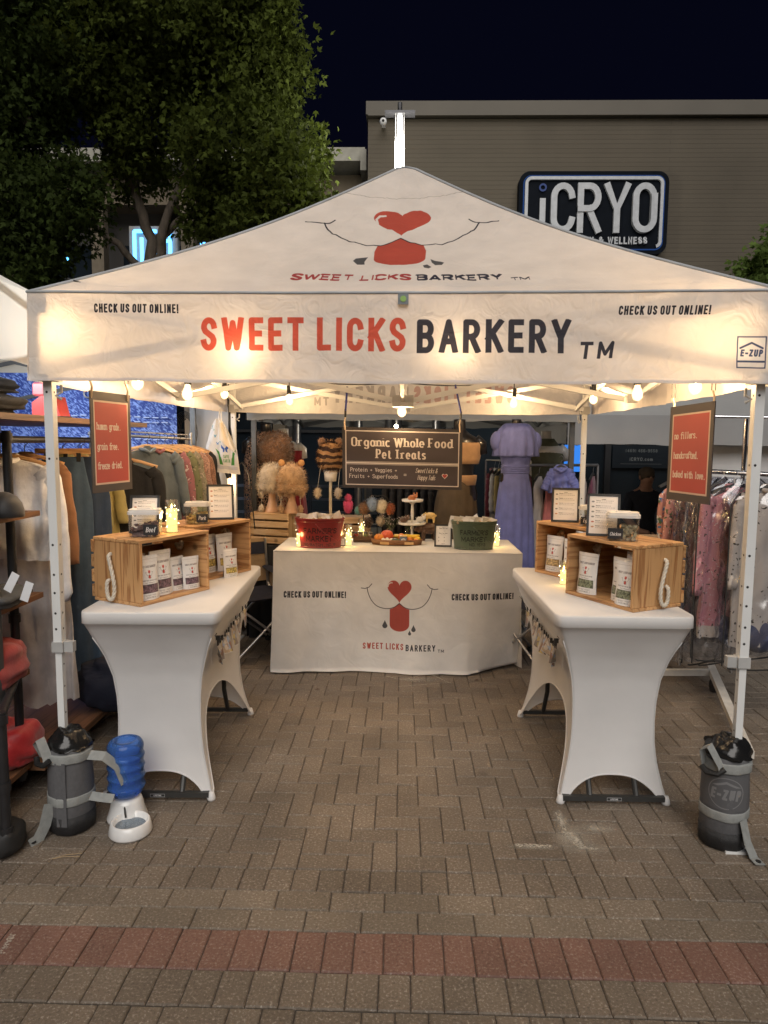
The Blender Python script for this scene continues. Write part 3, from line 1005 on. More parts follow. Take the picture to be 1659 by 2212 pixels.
ring(sw - .17, sh - .17, .10, .045, .052, .085, 'border_band', GREYL, ic, gap=True)
def stroke_letters(text, x0, z0, size, cond, wt, gap, mat, par, MX, depth=.03, name='letter'):
    x = x0
    for ch in text:
        wd, st = glyph(ch)
        mb = MB()
        for pts in st:
            P = [Vector((x + wt / 2 * size + p[0] * cond * size, z0 + (wt / 2 + p[1] * (1 - wt)) * size, 0)) for p in pts]
            h = wt * size / 2
            n = len(P); Ls = []; Rs = []
            for i, p in enumerate(P):
                d0 = (P[i] - P[i - 1]).normalized() if i else (P[1] - P[0]).normalized()
                d1 = (P[i + 1] - P[i]).normalized() if i < n - 1 else d0
                nn = Vector((-(d0 + d1).y, (d0 + d1).x, 0))
                nn = nn.normalized() if nn.length > 1e-6 else Vector((-d0.y, d0.x, 0))
                k = 1 / max(.5, nn.dot(Vector((-d0.y, d0.x, 0))))
                e = (-d0 * h if i == 0 else d0 * h if i == n - 1 else Vector())
                Ls.append(p + nn * h * k + e); Rs.append(p - nn * h * k + e)
            zt_ = [depth + .0012 * i + .004 * st.index(pts) for i in range(n)]
            vs = [(v.x, v.y, z) for v, z in zip(Ls, zt_)] + [(v.x, v.y, z) for v, z in zip(Rs, zt_)] + [(v.x, v.y, 0) for v in Ls] + [(v.x, v.y, 0) for v in Rs]
            fs = []
            for i in range(n - 1):
                fs += [(i, n + i, n + i + 1, i + 1), (2 * n + i, i, i + 1, 2 * n + i + 1), (n + i, 3 * n + i, 3 * n + i + 1, n + i + 1)]
            fs += [(0, 2 * n, 3 * n, n), (n - 1, 2 * n - 1, 4 * n - 1, 3 * n - 1)]
            mb.add(vs, fs, Mx=MX)
        if st:
            mb.build(name, mat, par)
        x += (wd * cond + wt + gap) * size
    return x
ML = MX @ Matrix.Translation((0, 0, .052))
lt = .72
# i is a short stroke with a ring above, then CRYO
MB().box((0, 0, 0), (.085, .52, .04)).build('letter', GREYL, None)
o = [x for x in bpy.data.objects if x.name.startswith('letter')][-1]
bpy.data.objects.remove(o)
xx = -.76
b_ = MB(); b_.box((xx, -.05, .02), (.085, .50, .04)); b_.v = [tuple(ML @ Vector(v)) for v in b_.v]; b_.build('letter', GREYL, ic)
b_ = MB(); b_.tube([(xx + .045 * math.cos(t * PI / 8), .36 + .045 * math.sin(t * PI / 8), .02) for t in range(17)], .013, 6, cap=False); b_.v = [tuple(ML @ Vector(v)) for v in b_.v]; b_.build('letter_dot', glow('rim_blue2', (.08, .11, .26), .3), ic)
stroke_letters('CRYO', -.64, -.30, lt, .74, .125, .055, GREYL, ic, ML, .045)
stroke_letters('CRYOTHERAPY & WELLNESS', -.80, -.455, .105, .74, .2, .15, GREYL, ic, ML, .015, 'small_letter')

# ================================================================== trees
LEAFG = {}
def leaf_mat(name, col):
    mt, n, out = nodes(name)
    d = N(n, 'BsdfPrincipled'); d.inputs['Roughness'].default_value = .85; d.inputs['Specular IOR Level'].default_value = .15
    tr = N(n, 'BsdfTranslucent')
    geo = N(n, 'NewGeometry')
    at = N(n, 'Attribute'); at.attribute_name = 'tone'
    r = N(n, 'MapRange'); r.inputs[3].default_value = .55; r.inputs[4].default_value = 1.5
    n.links.new(at.outputs['Fac'], r.inputs[0])
    hs = N(n, 'HueSaturation'); hs.inputs['Color'].default_value = c4(col); n.links.new(r.outputs[0], hs.inputs['Value'])
    n.links.new(hs.outputs[0], d.inputs['Base Color']); n.links.new(hs.outputs[0], tr.inputs[0])
    ms = N(n, 'MixShader'); ms.inputs[0].default_value = .3
    n.links.new(d.outputs[0], ms.inputs[1]); n.links.new(tr.outputs[0], ms.inputs[2]); n.links.new(ms.outputs[0], out.inputs[0])
    return mt
def leaves(name, blobs, count, size, mat, parent, seed, droop=.6):
    r = np.random.RandomState(seed)
    per = 14
    nc = count // per
    wts = np.array([b[1][0] * b[1][1] * b[1][2] for b in blobs]) ** .75
    idx = r.choice(len(blobs), nc, p=wts / wts.sum())
    C0 = np.array([b[0] for b in blobs])[idx]; Rr = np.array([b[1] for b in blobs])[idx]
    d = r.normal(size=(nc, 3)); d /= np.linalg.norm(d, axis=1)[:, None]
    rad_ = r.uniform(.35, 1.04, nc) ** .5
    nb = 17
    bo = np.array([r.normal(size=(nb, 3)) for _ in blobs]); bo /= np.linalg.norm(bo, axis=2)[..., None]
    bi = r.randint(0, nb, nc)
    bd = bo[idx, bi] * (.55 + .35 * ((bi * 7 % nb) / nb))[:, None]
    inner = r.uniform(0, 1, nc) < .12
    cl = C0 + np.where(inner[:, None], d * rad_[:, None] * .8, bd + r.normal(size=(nc, 3)) * .17) * Rr
    sd = r.normal(size=(nc, 3)) * .5 + d; sd[:, 2] -= droop; sd /= np.linalg.norm(sd, axis=1)[:, None]
    t = r.uniform(0, 1, (nc, per, 1))
    pos = cl[:, None, :] + sd[:, None, :] * t * size * 4.2 + r.normal(size=(nc, per, 3)) * size * .75
    pos = pos.reshape(-1, 3); n = len(pos)
    ax = r.normal(size=(n, 3)) + np.repeat(sd, per, 0) * 1.0; ax[:, 2] -= .5; ax /= np.linalg.norm(ax, axis=1)[:, None]
    o = r.normal(size=(n, 3)); bx = np.cross(ax, o); bx /= np.linalg.norm(bx, axis=1)[:, None]
    L = size * r.uniform(.7, 1.35, (n, 1))
    V = []
    for ang, ln in ((0, 1), (.75, .7), (-.75, .7)):
        a2 = ax * math.cos(ang) + bx * math.sin(ang); b2 = -ax * math.sin(ang) + bx * math.cos(ang)
        w = L * .2 * ln
        V += [pos, pos + a2 * L * .5 * ln + b2 * w, pos + a2 * L * ln, pos + a2 * L * .5 * ln - b2 * w]
    V = np.stack(V, 1).reshape(-1, 3)
    nf = n * 3
    me = bpy.data.meshes.new(name)
    me.vertices.add(len(V)); me.vertices.foreach_set('co', V.astype(np.float32).ravel())
    me.loops.add(nf * 4); me.loops.foreach_set('vertex_index', np.arange(nf * 4, dtype=np.int32))
    me.polygons.add(nf); me.polygons.foreach_set('loop_start', np.arange(nf, dtype=np.int32) * 4)
    me.update(calc_edges=True)
    at = me.attributes.new('tone', 'FLOAT', 'FACE')
    tone = np.repeat(np.clip(r.uniform(0, 1, nc)[:, None] * .7 + r.uniform(0, .3, (nc, per)), 0, 1).reshape(-1), 3)
    at.data.foreach_set('value', tone.astype(np.float32))
    me.materials.append(mat)
    ob = bpy.data.objects.new(name, me); COL.objects.link(ob)
    ob.parent = parent; ob.matrix_parent_inverse = Matrix.Identity(4)
    tt = tform(parent).inverted()
    me.transform(tt)
    ob['kind'] = 'stuff'
    return ob
BARK = M('bark', (.10, .08, .06), .9, var=.35, scale=9, bump=.5, stretch=(3, 3, .6))
LG = leaf_mat('leaf_green', (.048, .064, .010))
LG2 = leaf_mat('leaf_dark', (.030, .046, .009))
def limb(mb, px, r0, r1):
    P = [pY(*p) for p in px]
    Q = []
    for i in range(len(P) - 1):
        for k in range(4):
            Q.append(P[i].lerp(P[i + 1], k / 4) + Vector((rng.uniform(-.03, .03), rng.uniform(-.05, .05), 0)))
    Q.append(P[-1])
    n = len(Q)
    mb.tube(Q, [r0 + (r1 - r0) * i / (n - 1) for i in range(n)], 8)
def blob(px, py, Y, rx, ry, rz):
    c = pY(px, py, Y); k = Y / 1493
    return (tuple(c), (rx * k, rz, ry * k))
b0 = pZ(330, 1000, 0.0) if False else Vector((-2.9, 8.6, 0))
tr = thing('large_tree', 'large leafy tree filling the upper left, its right edge against the dark sky', 'tree', b0)
tb = MB()
limb(tb, [(340, 1180, 8.6), (335, 700, 8.6), (325, 520, 8.6), (285, 400, 8.5), (268, 250, 8.3), (300, 60, 8.2)], .085, .035)
tb2 = MB(); limb(tb2, [(332, 600, 8.6), (352, 500, 8.5), (420, 330, 8.4), (520, 180, 8.2)], .07, .02)
tb3 = MB(); limb(tb3, [(335, 640, 8.6), (272, 545, 8.6), (190, 470, 8.5), (60, 390, 8.2)], .055, .02)
tb4 = MB(); limb(tb4, [(325, 520, 8.6), (450, 440, 8.4), (600, 370, 8.2)], .05, .012)
tb5 = MB(); limb(tb5, [(285, 400, 8.5), (200, 250, 8.5), (90, 120, 8.3)], .06, .02)
lo = b0
tb.tube([(lo.x, lo.y, 0), pY(340, 1180, 8.6)], [.2, .17], 8) if False else None
tb.build('trunk', BARK, tr, 'all')
for q_ in (tb2, tb3, tb4, tb5): q_.build('branch', BARK, tr, 'all')
blobs = [blob(330, 40, 8.2, 170, 150, 1.1), blob(480, 90, 8.1, 110, 140, 1.0), blob(560, 180, 8.0, 70, 110, .8), blob(520, 300, 7.8, 110, 90, .9), blob(605, 400, 7.6, 80, 75, .7),
         blob(640, 330, 7.8, 55, 70, .6), blob(470, 390, 7.9, 90, 80, .55), blob(330, 250, 8.4, 110, 120, .8), blob(545, 470, 7.6, 90, 40, .6), blob(450, 470, 8.1, 50, 40, .28),
         blob(560, 20, 8.0, 60, 90, .7), blob(250, 130, 8.3, 110, 130, 1.0), blob(200, 0, 8.2, 120, 100, .9), blob(665, 430, 7.7, 40, 35, .4), blob(600, 60, 8, 45, 60, .5), blob(630, 130, 8, 35, 45, .4), blob(520, -60, 8, 120, 80, .8), blob(290, 350, 8.6, 60, 70, .4)]
leaves('crown', blobs, 76000, .060, LG, tr, 3)
b1 = Vector((-5.2, 8.2, 0))
tr2 = thing('shade_tree', 'darker tree at the left edge whose low boughs hang over the neighbour tent', 'tree', b1)
tb = MB(); limb(tb, [(-60, 1200, 8.0), (-50, 700, 8.0), (-20, 450, 7.8), (60, 250, 7.6)], .16, .04); tb.build('trunk', BARK, tr2, 'all')
tb = MB(); limb(tb, [(-30, 520, 7.8), (80, 430, 7.6), (170, 420, 7.5)], .06, .015); tb.build('branch', BARK, tr2, 'all')
blobs = [blob(50, 60, 7.7, 170, 170, 1.0), blob(0, 310, 7.6, 85, 160, .8), blob(90, 440, 7.4, 100, 90, .55), blob(60, 520, 7.4, 90, 70, .6), blob(170, 400, 7.4, 50, 60, .3), blob(-40, 200, 7.8, 120, 200, .9), blob(40, 590, 7.6, 80, 50, .5), blob(90, 190, 7.8, 90, 60, .45)]
leaves('crown', blobs, 46000, .060, LG2, tr2, 5)
a = pY(1640, 575, 8.6)
tr3 = thing('small_tree', 'small bright green tree top peeking over the right corner of the canopy', 'tree', (a.x + .35, a.y, 0))
tb = MB(); tb.tube([(a.x + .35, a.y, 0), (a.x + .3, a.y, 2), (a.x + .15, a.y, a.z)], [.07, .06, .02], 8); tb.build('trunk', BARK, tr3, 'all')
leaves('crown', [blob(1650, 600, 8.6, 42, 50, .35), blob(1630, 560, 8.6, 20, 16, .15), blob(1690, 560, 8.6, 50, 70, .35)], 3800, .075, leaf_mat('leaf_bright', (.085, .13, .03)), tr3, 9)

# ================================================================== the lit column lamp behind the tent
a, b, t_ = pY(864, 250, 8.2), pY(864, 400, 8.2), pY(864, 222, 8.2)
lp = thing('street_lamp', 'tall street lamp with a glowing white LED column above the tent peak', 'street lamp', (a.x, 8.2, 0))
MB().tube([(a.x, 8.2, 0), (a.x, 8.2, b.z - .25)], .06, 12).build('pole', M('pole_dark', (.03, .03, .035), .4, .5), lp, True)
MB().tube([(a.x, 8.2, b.z - .25), (a.x, 8.2, a.z)], .027, 12).build('light_column', glow('led_white', (1, .97, .9), 5), lp)
for sx in (-.047, .047):
    MB().box((a.x + sx, 8.2, (a.z + b.z) / 2 - .12), (.008, .03, a.z - b.z + .25)).build('side_fin', M('fin', (.6, .6, .6), .3, 1), lp)
MB().box((a.x, 8.2, a.z + .02), (.34, .12, .03)).build('cross_plate', M('pole_dark'), lp)
MB().tube([(a.x, 8.2, a.z + .03), (t_.x, 8.2, t_.z)], .026, 10).build('top_post', M('pole_dark'), lp, True)
lamp((a.x, 7.95, (a.z + b.z) / 2), 75, (1, .95, .80), .3, lp)
# ================================================================== the market tent
WHITE_T = (.80, .750, .71)
TH = 1.512; ZE = 2.30; ZB = 1.945; ZA = 3.36
tent = thing('market_tent', 'white pop up market tent printed with sweet licks barkery lettering', 'tent', (.010, 4.35, 0), rad(-1.4))
def fit(c, t, x0, x1, y, h, col, wt=.17, gap=.17, style='sans', slant=0, ys=1):
    def w(cd): return Canvas(2, 2, 0).text(t, 0, -9999, h, 0, cd, wt, gap, style, slant)
    if style == 'type':
        L = w(.9); return c.text(t, x0, y, h, col, .9, wt, gap, style, slant)
    w0, w1 = w(.4), w(1.2)
    cd = .4 + (x1 - x0 - w0) / (w1 - w0) * .8
    c.text(t, x0, y, h, col, cd, wt, gap, style, slant, 'l', ys)
def front_print():
    K = 2400 / 1622
    X = lambda px: (px - 60) * K
    Y = lambda py: (822 - py) * 280 / 194
    c = Canvas(2400, 280, WHITE_T)
    fit(c, 'SWEET LICKS', X(447), X(893), Y(752), 73 * 1.44, (.60, .10, .06), .18, .15)
    fit(c, 'BARKERY', X(917), X(1243), Y(756), 73 * 1.44, (.035, .035, .05), .18, .15)
    fit(c, 'TM', X(1262), X(1332), Y(768), 37 * 1.44, (.035, .035, .05), .2, .3, slant=.1)
    fit(c, 'CHECK US OUT ONLINE!', X(210), X(397), Y(671), 20 * 1.44, INK, .19, .13)
    fit(c, 'CHECK US OUT ONLINE!', X(1342), X(1532), Y(676), 20 * 1.44, INK, .19, .13, slant=.08)
    # maker's label near the right corner
    x0, x1, y0, y1 = X(1590), X(1651), Y(790), Y(722)
    nv = (.05, .07, .16)
    c.rect(x0, y0, x1, y1, nv); c.rect(x0 + 4, y0 + 4, x1 - 4, y1 - 4, (.78, .77, .76)); c.rect(x0 + 4, y0 + 18, x1 - 4, y0 + 24, nv)
    cx = (x0 + x1) / 2
    fit(c, 'E-ZUP', cx - 34, cx + 34, y0 + 36, 22, nv, .24, .14, slant=.1)
    c.stroke([(cx - 34, y0 + 62), (cx, y0 + 78), (cx + 34, y0 + 62)], 6, nv, square=False)
    return c
def back_print():
    c = Canvas(1600, 190, WHITE_T)
    fit(c, 'SWEET LICKS', 330, 770, 50, 76, (.62, .42, .38), .2, .2)
    fit(c, 'BARKERY', 795, 1130, 50, 76, (.48, .44, .42), .2, .2)
    fit(c, 'TM', 1150, 1215, 36, 38, (.48, .44, .42), .2, .3)
    fit(c, 'CHECK US OUT ONLINE!', 120, 310, 150, 18, (.5, .46, .43), .2, .17)
    return c
def roof_print():
    K = 1024
    c = Canvas(2048, 900, WHITE_T)
    T = lambda py: np.interp(py, TY, TT) * 900
    # t for each picture row on the panel's centre line, found from the panel itself
    xm = lambda px, py: 1024 + (px - 866) * XS(py)
    def P(px, py): return (xm(px, py), T(py))
    def pl(pts, col): c.poly([P(*q) for q in pts], col)
    # heart
    pts = []
    for i in range(70):
        t = 2 * PI * i / 70
        pts.append((865 + 62 * math.sin(t) ** 3, 477 - 27 * ((13 * math.cos(t) - 5 * math.cos(2 * t) - 2 * math.cos(3 * t) - math.cos(4 * t)) / 14)))
    RD = (.50, .085, .055)
    pl(pts, RD)
    c.stroke([P(*q) for q in ((812, 481), (809, 473), (816, 466), (828, 463))], 9, WHITE_T, square=False)
    tong = [(809, 540), (815, 528), (840, 524), (864, 515), (888, 524), (914, 527), (921, 540), (921, 555)] + [(865 + 56 * math.cos(rad(a)), 556 - 16 * math.sin(rad(a)) * -1) for a in range(0, 181, 12)]
    pl(tong, RD)
    for sg in (-1, 1):
        q = [(864, 515), (864 + sg * 34, 526), (864 + sg * 74, 528), (864 + sg * 110, 522), (864 + sg * 140, 512), (864 + sg * 158, 501), (864 + sg * 168, 489)]
        q2 = smooth(q)
        c.stroke([P(*z) for z in q2], 5.5, INK, square=False)
        c.stroke([P(*z) for z in smooth([(864 + sg * 145, 479), (864 + sg * 158, 487), (864 + sg * 176, 490), (864 + sg * 209, 491)])], 4.5, INK, square=False)
    pl([(764, 561), (770, 555), (796, 550), (789, 561), (790, 568), (774, 569)], (.09, .09, .095))
    pl([(932, 557), (940, 560), (962, 566), (958, 572), (944, 572), (936, 566)], (.09, .09, .095))
    pl([(917, 572), (926, 570), (936, 576), (930, 579), (920, 577)], (.09, .09, .095))
    for s, x0, x1, y, h, col in (('SWEET LICKS', 631, 893, 605, 14, (.38, .05, .05)), ('BARKERY', 908, 1094, 606, 14, (.03, .03, .05)), ('TM', 1112, 1152, 608, 7, (.03, .03, .05))):
        ya, yb = T(y), T(y - h)
        hh = yb - ya
        fit(c, s, xm(x0, y), xm(x1, y), ya, h * XS(y), col, .24, .36, ys=hh / (h * XS(y)))
    # seam across near the peak
    c.rect(0, 900 * .78, 2048, 900 * .78 + 3, (.5, .47, .43))
    return c
def roof_pt(k, s, t):
    """side k (0 front, 1 right, 2 back, 3 left), s along the eave -1..1, t up the slope 0..1"""
    sag = .062 * math.sin(PI * min(1, t * 1.02)) + .055 * math.sin(PI * t) * (1 - s * s)
    e = (1 - t)
    wob = .006 * noise1(s * 9 + k, 1 + k) * math.sin(PI * t) * (1 - abs(s) ** 6) + .004 * noise1(s * 31 + t * 13, k) * math.sin(PI * t) * (1 - abs(s) ** 8)
    x, y = TH * s * e, -TH * e
    z = ZE + (ZA - ZE) * t - sag + wob
    if t > .97: z = min(z, ZA - .012)
    # eave dips a little between the corners
    z -= .008 * (1 - s * s) * (1 - t) ** 6
    for _ in range(k):
        x, y = -y, x
    return (x, y, z)
# rows of the picture against t on the front centre line
_tm = tform(tent)
TT, TY = [], []
def project(P):
    v = Vector(P) - CAM; k = v.dot(_F)
    return (829.5 + 1493 * v.dot(_R) / k, 1106 - 1493 * v.dot(_U) / k)
_xs = []
for i in range(60, -1, -1):
    t = i / 60
    P = _tm @ Vector(roof_pt(0, 0, t)); q1 = project(P)
    e = 1 - t
    P2 = _tm @ Vector((TH * .2, roof_pt(0, 0, t)[1], roof_pt(0, 0, t)[2])); q2 = project(P2)
    TT.append(t); TY.append(q1[1]); _xs.append(1024 * .2 / (q2[0] - q1[0]))
XS = lambda py: float(np.interp(py, TY, _xs))
FAB = M('tent_fabric', WHITE_T, .75, var=.03, scale=3, trans=.30, bump=.35, bscale=9)
roofm = img_mat('tent_roof_front', roof_print(), .75, trans=.30, bump=.35, bscale=9)
SEAM = M('tent_seam', (.42, .44, .46), .7)
for k in range(4):
    b = MB().grid(lambda u, v: roof_pt(k, 2 * u - 1, v), 48, 30, uvfn=lambda u, v: (.5 + .5 * (2 * u - 1) * (1 - v), v))
    b.build('roof_panel', roofm if k == 0 else FAB, tent, 'all', world=False)
for k in range(4):
    MB().tube([Vector(roof_pt(k, 1, t / 24)) + Vector((0, 0, .003)) for t in range(25)], .0075, 6).build('ridge_piping', SEAM, tent, 'all', world=False)
def val_pt(k, u, v):
    s = 2 * u - 1
    z = ZE + (ZB - ZE) * v
    rip = (.007 * noise1(s * 14, k * 2 + 1) + .004 * noise1(s * 37 + v * 5, k)) * v + .004 * noise1(s * 9 - v * 6, 3 + k)
    x, y = TH * s, -TH - .004 - rip * (1 - abs(s) ** 10) - .012 * v
    z -= .008 * (1 - s * s)
    z += .004 * noise1(s * 8, k + 5) * v
    for _ in range(k):
        x, y = -y, x
    return (x, y, z)
vmats = [img_mat('tent_front_valance', front_print(), .75, trans=.36, bump=.5, bscale=11), FAB, img_mat('tent_back_valance', back_print(), .75, trans=.42, bump=.5, bscale=11), FAB]
for k in range(4):
    MB().grid(lambda u, v: val_pt(k, u, v), 130, 12, uvfn=lambda u, v: (u, 1 - v)).build('valance', vmats[k], tent, 'all', world=False)
    MB().grid(lambda u, v: Vector(val_pt(k, u, .965 + .035 * v)) + Vector(((0, -1, 0), (1, 0, 0), (0, 1, 0), (-1, 0, 0))[k]) * .0025, 130, 1).build('valance_hem', FAB, tent, 'all', world=False)
    MB().tube([Vector(val_pt(k, i / 40, 0)) + Vector((0, 0, .004)) for i in range(41)], .006, 6).build('eave_piping', SEAM, tent, 'all', world=False)
# cloth corner reinforcements and maker's tag in the middle of the eave
TAGM = M('tag_grey', (.22, .24, .25), .7)
tg = MB().box((.03, -TH - .02, 2.268), (.042, .006, .042)).build('eave_tag', TAGM, tent, world=False)
MB().lathe([(.001, 0), (.012, 0), (.012, .002), (.001, .002)], 14, Mx=Matrix.Translation((.03, -TH - .0235, 2.268)) @ Matrix.Rotation(rad(90), 4, 'X')).build('round_emblem', M('emblem_green', (.3, .5, .12), .5), tg, world=False)
TW = M('frame_white', (.72, .73, .72), .45, var=.05, scale=4)
HOLE = M('hole_dark', (.03, .03, .03), .7)
LGREY = M('bracket_grey', (.42, .42, .41), .5)
LX = 1.462
for sx in (-1, 1):
    for sy in (-1, 1):
        x, y = sx * LX, sy * LX
        lg = MB().box((x, y, 1.52), (.037, .037, 1.45)).build('leg', TW, tent, world=False)
        MB().box((x, y, .42), (.029, .029, .82)).build('inner_leg', TW, lg, world=False)
        MB().box((x, y, .80), (.05, .05, .045)).box((x - sx * .045, y, .8), (.04, .03, .045)).build('height_clip', LGREY, lg, world=False)
        MB().box((x, y - .02, .006), (.12, .14, .012)).build('foot_plate', TW, lg, world=False)
        hb = MB()
        for z in [1.9, 1.62, 1.25, 1.12, 1.04, .95, .88]:
            hb.lathe([(.001, 0), (.0055, 0)], 8, Mx=Matrix.Translation((x - .004, y - .0190, z)) @ Matrix.Rotation(rad(90), 4, 'X'))
            hb.lathe([(.001, 0), (.005, 0)], 8, Mx=Matrix.Translation((x - sx * .0190, y, z)) @ Matrix.Rotation(rad(90), 4, 'Y'))
        for z in [.72, .62, .5, .38]:
            hb.lathe([(.001, 0), (.0045, 0)], 8, Mx=Matrix.Translation((x - sx * .0150, y, z)) @ Matrix.Rotation(rad(90), 4, 'Y'))
        hb.build('pin_holes', HOLE, lg, world=False, kind='stuff')
        MB().box((x, y, 1.975), (.075, .075, .06)).tube([(x - sx * .05, y, 1.93), (x - sx * .05, y, 1.90), (x - sx * .03, y - .01, 1.885), (x - sx * .05, y, 1.87)], .006, 6).build('slider_bracket', LGREY, lg, world=False)
        MB().box((x, y, 2.235), (.07, .07, .06)).build('corner_bracket', LGREY, lg, world=False)
TB = .021
def bar(a, b, nm='truss_bar'):
    MB()._bar(a, b, TB, TB * 1.5, 0).build(nm, TW, tent, world=False)
i = .05
for k in range(4):
    R4 = Matrix.Rotation(k * PI / 2, 4, 'Z')
    for sg in (-1, 1):
        bar(R4 @ Vector((sg * (LX - .03), -LX + i, 2.22)), R4 @ Vector((sg * .02, -LX + i, 1.98)))
        bar(R4 @ Vector((sg * (LX - .03), -LX + i + .03, 1.98)), R4 @ Vector((sg * .02, -LX + i + .03, 2.24)))
    MB().box(R4 @ Vector((0, -LX + i + .015, 1.98)), (.06, .06, .05)).build('joint', LGREY, tent, world=False)
    # the arm from the middle of this side to the hub
    bar(R4 @ Vector((0, -LX + i + .05, 2.24)), R4 @ Vector((0, -.05, 1.96)))
    bar(R4 @ Vector((.03, -LX + i + .05, 1.98)), R4 @ Vector((.03, -.05, 2.22)))
hub = MB().box((0, 0, 1.955), (.13, .13, .07)).build('hub', LGREY, tent, world=False)
MB().box((0, 0, 2.22), (.11, .11, .06)).build('upper_hub', LGREY, tent, world=False)
MB().tube([(0, 0, 1.94), (0, 0, 3.30)], .02, 10).build('peak_pole', STEEL, tent, True, world=False)
bb = MB()
for sx in (-.045, .045):
    bb.lathe([(.001, 0), (.008, 0), (.008, .006), (.001, .006)], 8, Mx=Matrix.Translation((sx, -.066, 1.955)) @ Matrix.Rotation(rad(90), 4, 'X'))
bb.build('hub_bolts', STEEL, hub, world=False)

# ================================================================== string lights
WARM = (1.0, .66, .34)
CABLE = M('cable_black', (.02, .02, .02), .5)
BULB = glow('bulb_glass', (1.0, .62, .28), 2.4, clear=.5)
FIL = glow('filament', (1.0, .75, .4), 60)
def bulb(P, root, power, tilt=(0, 0)):
    P = Vector(P)
    Mx = Matrix.Translation(P) @ Matrix.Rotation(tilt[0], 4, 'X') @ Matrix.Rotation(tilt[1], 4, 'Y')
    so = MB().lathe([(.001, .1), (.013, .1), (.016, .085), (.016, .045), (.019, .043), (.019, .03), (.001, .03)], 12, Mx=Mx).build('bulb_socket', CABLE, root, True)
    MB().lathe([(.013, .03), (.015, .022), (.026, -.01), (.028, -.025), (.022, -.042), (.008, -.053), (.0005, -.054)], 14, Mx=Mx).build('bulb', BULB, root, True)
    MB().tube([Mx @ Vector((.007 * math.cos(t), .007 * math.sin(t), .02 - .05 * t / 9)) for t in range(10)], .0015, 4).build('filament', FIL, root)
    if power:
        lamp(P + Vector((0, 0, -.012)), power, WARM, .018, root)
def catenary(a, b, sag, n=10):
    a, b = Vector(a), Vector(b)
    return [a.lerp(b, i / n) - Vector((0, 0, sag * 4 * (i / n) * (1 - i / n))) for i in range(n + 1)]
BP = 8.5
sl = thing('string_lights', 'black festoon cable with warm glowing bulbs strung under the white tent', 'string lights', (0, 4.35, 1.95))
left = [(150, 720, 2.98), (297, 818, 3.35), (405, 843, 3.75), (485, 845, 4.9), (625, 860, 5.6), (868, 882, 4.36), (1110, 866, 5.6), (1282, 856, 4.9), (1377, 844, 3.75), (1502, 826, 3.2)]
prev = None
for i, (x, y, Y) in enumerate(left):
    P = pY(x, y, Y)
    bulb(P, sl, BP * (.3 if i == 0 else 1), (rng.uniform(-.1, .1), rng.uniform(-.1, .1)))
    top = P + Vector((0, 0, .16))
    MB().tube([P + Vector((0, 0, .1)), top], .004, 6).build('drop_cord', CABLE, sl)
    if prev is not None:
        MB().tube(catenary(prev, top, .03), .004, 6).build('cable', CABLE, sl)
    prev = top
s2 = thing('front_string_lights', 'second warm bulb cable hidden behind the front valance, glowing through it', 'string lights', (0, 2.95, 1.9))
prev = None
for (x, y, Y) in [(150, 700, 3.0), (530, 757, 2.94), (985, 772, 2.94), (1500, 735, 3.0)]:
    P = pY(x, y, Y)
    if x > 200: bulb(P, s2, BP * (.36 if x < 1400 else .45))
    top = P + Vector((0, 0, .12 if x > 200 else .19))
    if prev is not None: MB().tube(catenary(prev, top, .02), .004, 6).build('cable', CABLE, s2)
    prev = top
P = pY(497, 1040, 5.72)
s3 = thing('hanging_bulb', 'lone warm bulb hanging low on a black cord beside the rear left tent leg', 'light bulb', (P.x, P.y, P.z))
bulb(P, s3, 1.6, (.1, -.35))
MB().tube([P + Vector((.045, 0, .1)), P + Vector((.07, 0, .17)), P + Vector((.04, 0, .24)), P + Vector((0, 0, .5)), P + Vector((-.02, 0, .88))], .005, 6).build('cord', CABLE, s3)
MB().tube([P + Vector((.045, 0, .1)), P + Vector((.1, 0, .16)), P + Vector((.16, 0, .05)), P + Vector((.2, .02, -.4))], .005, 6).build('cord', CABLE, s3)
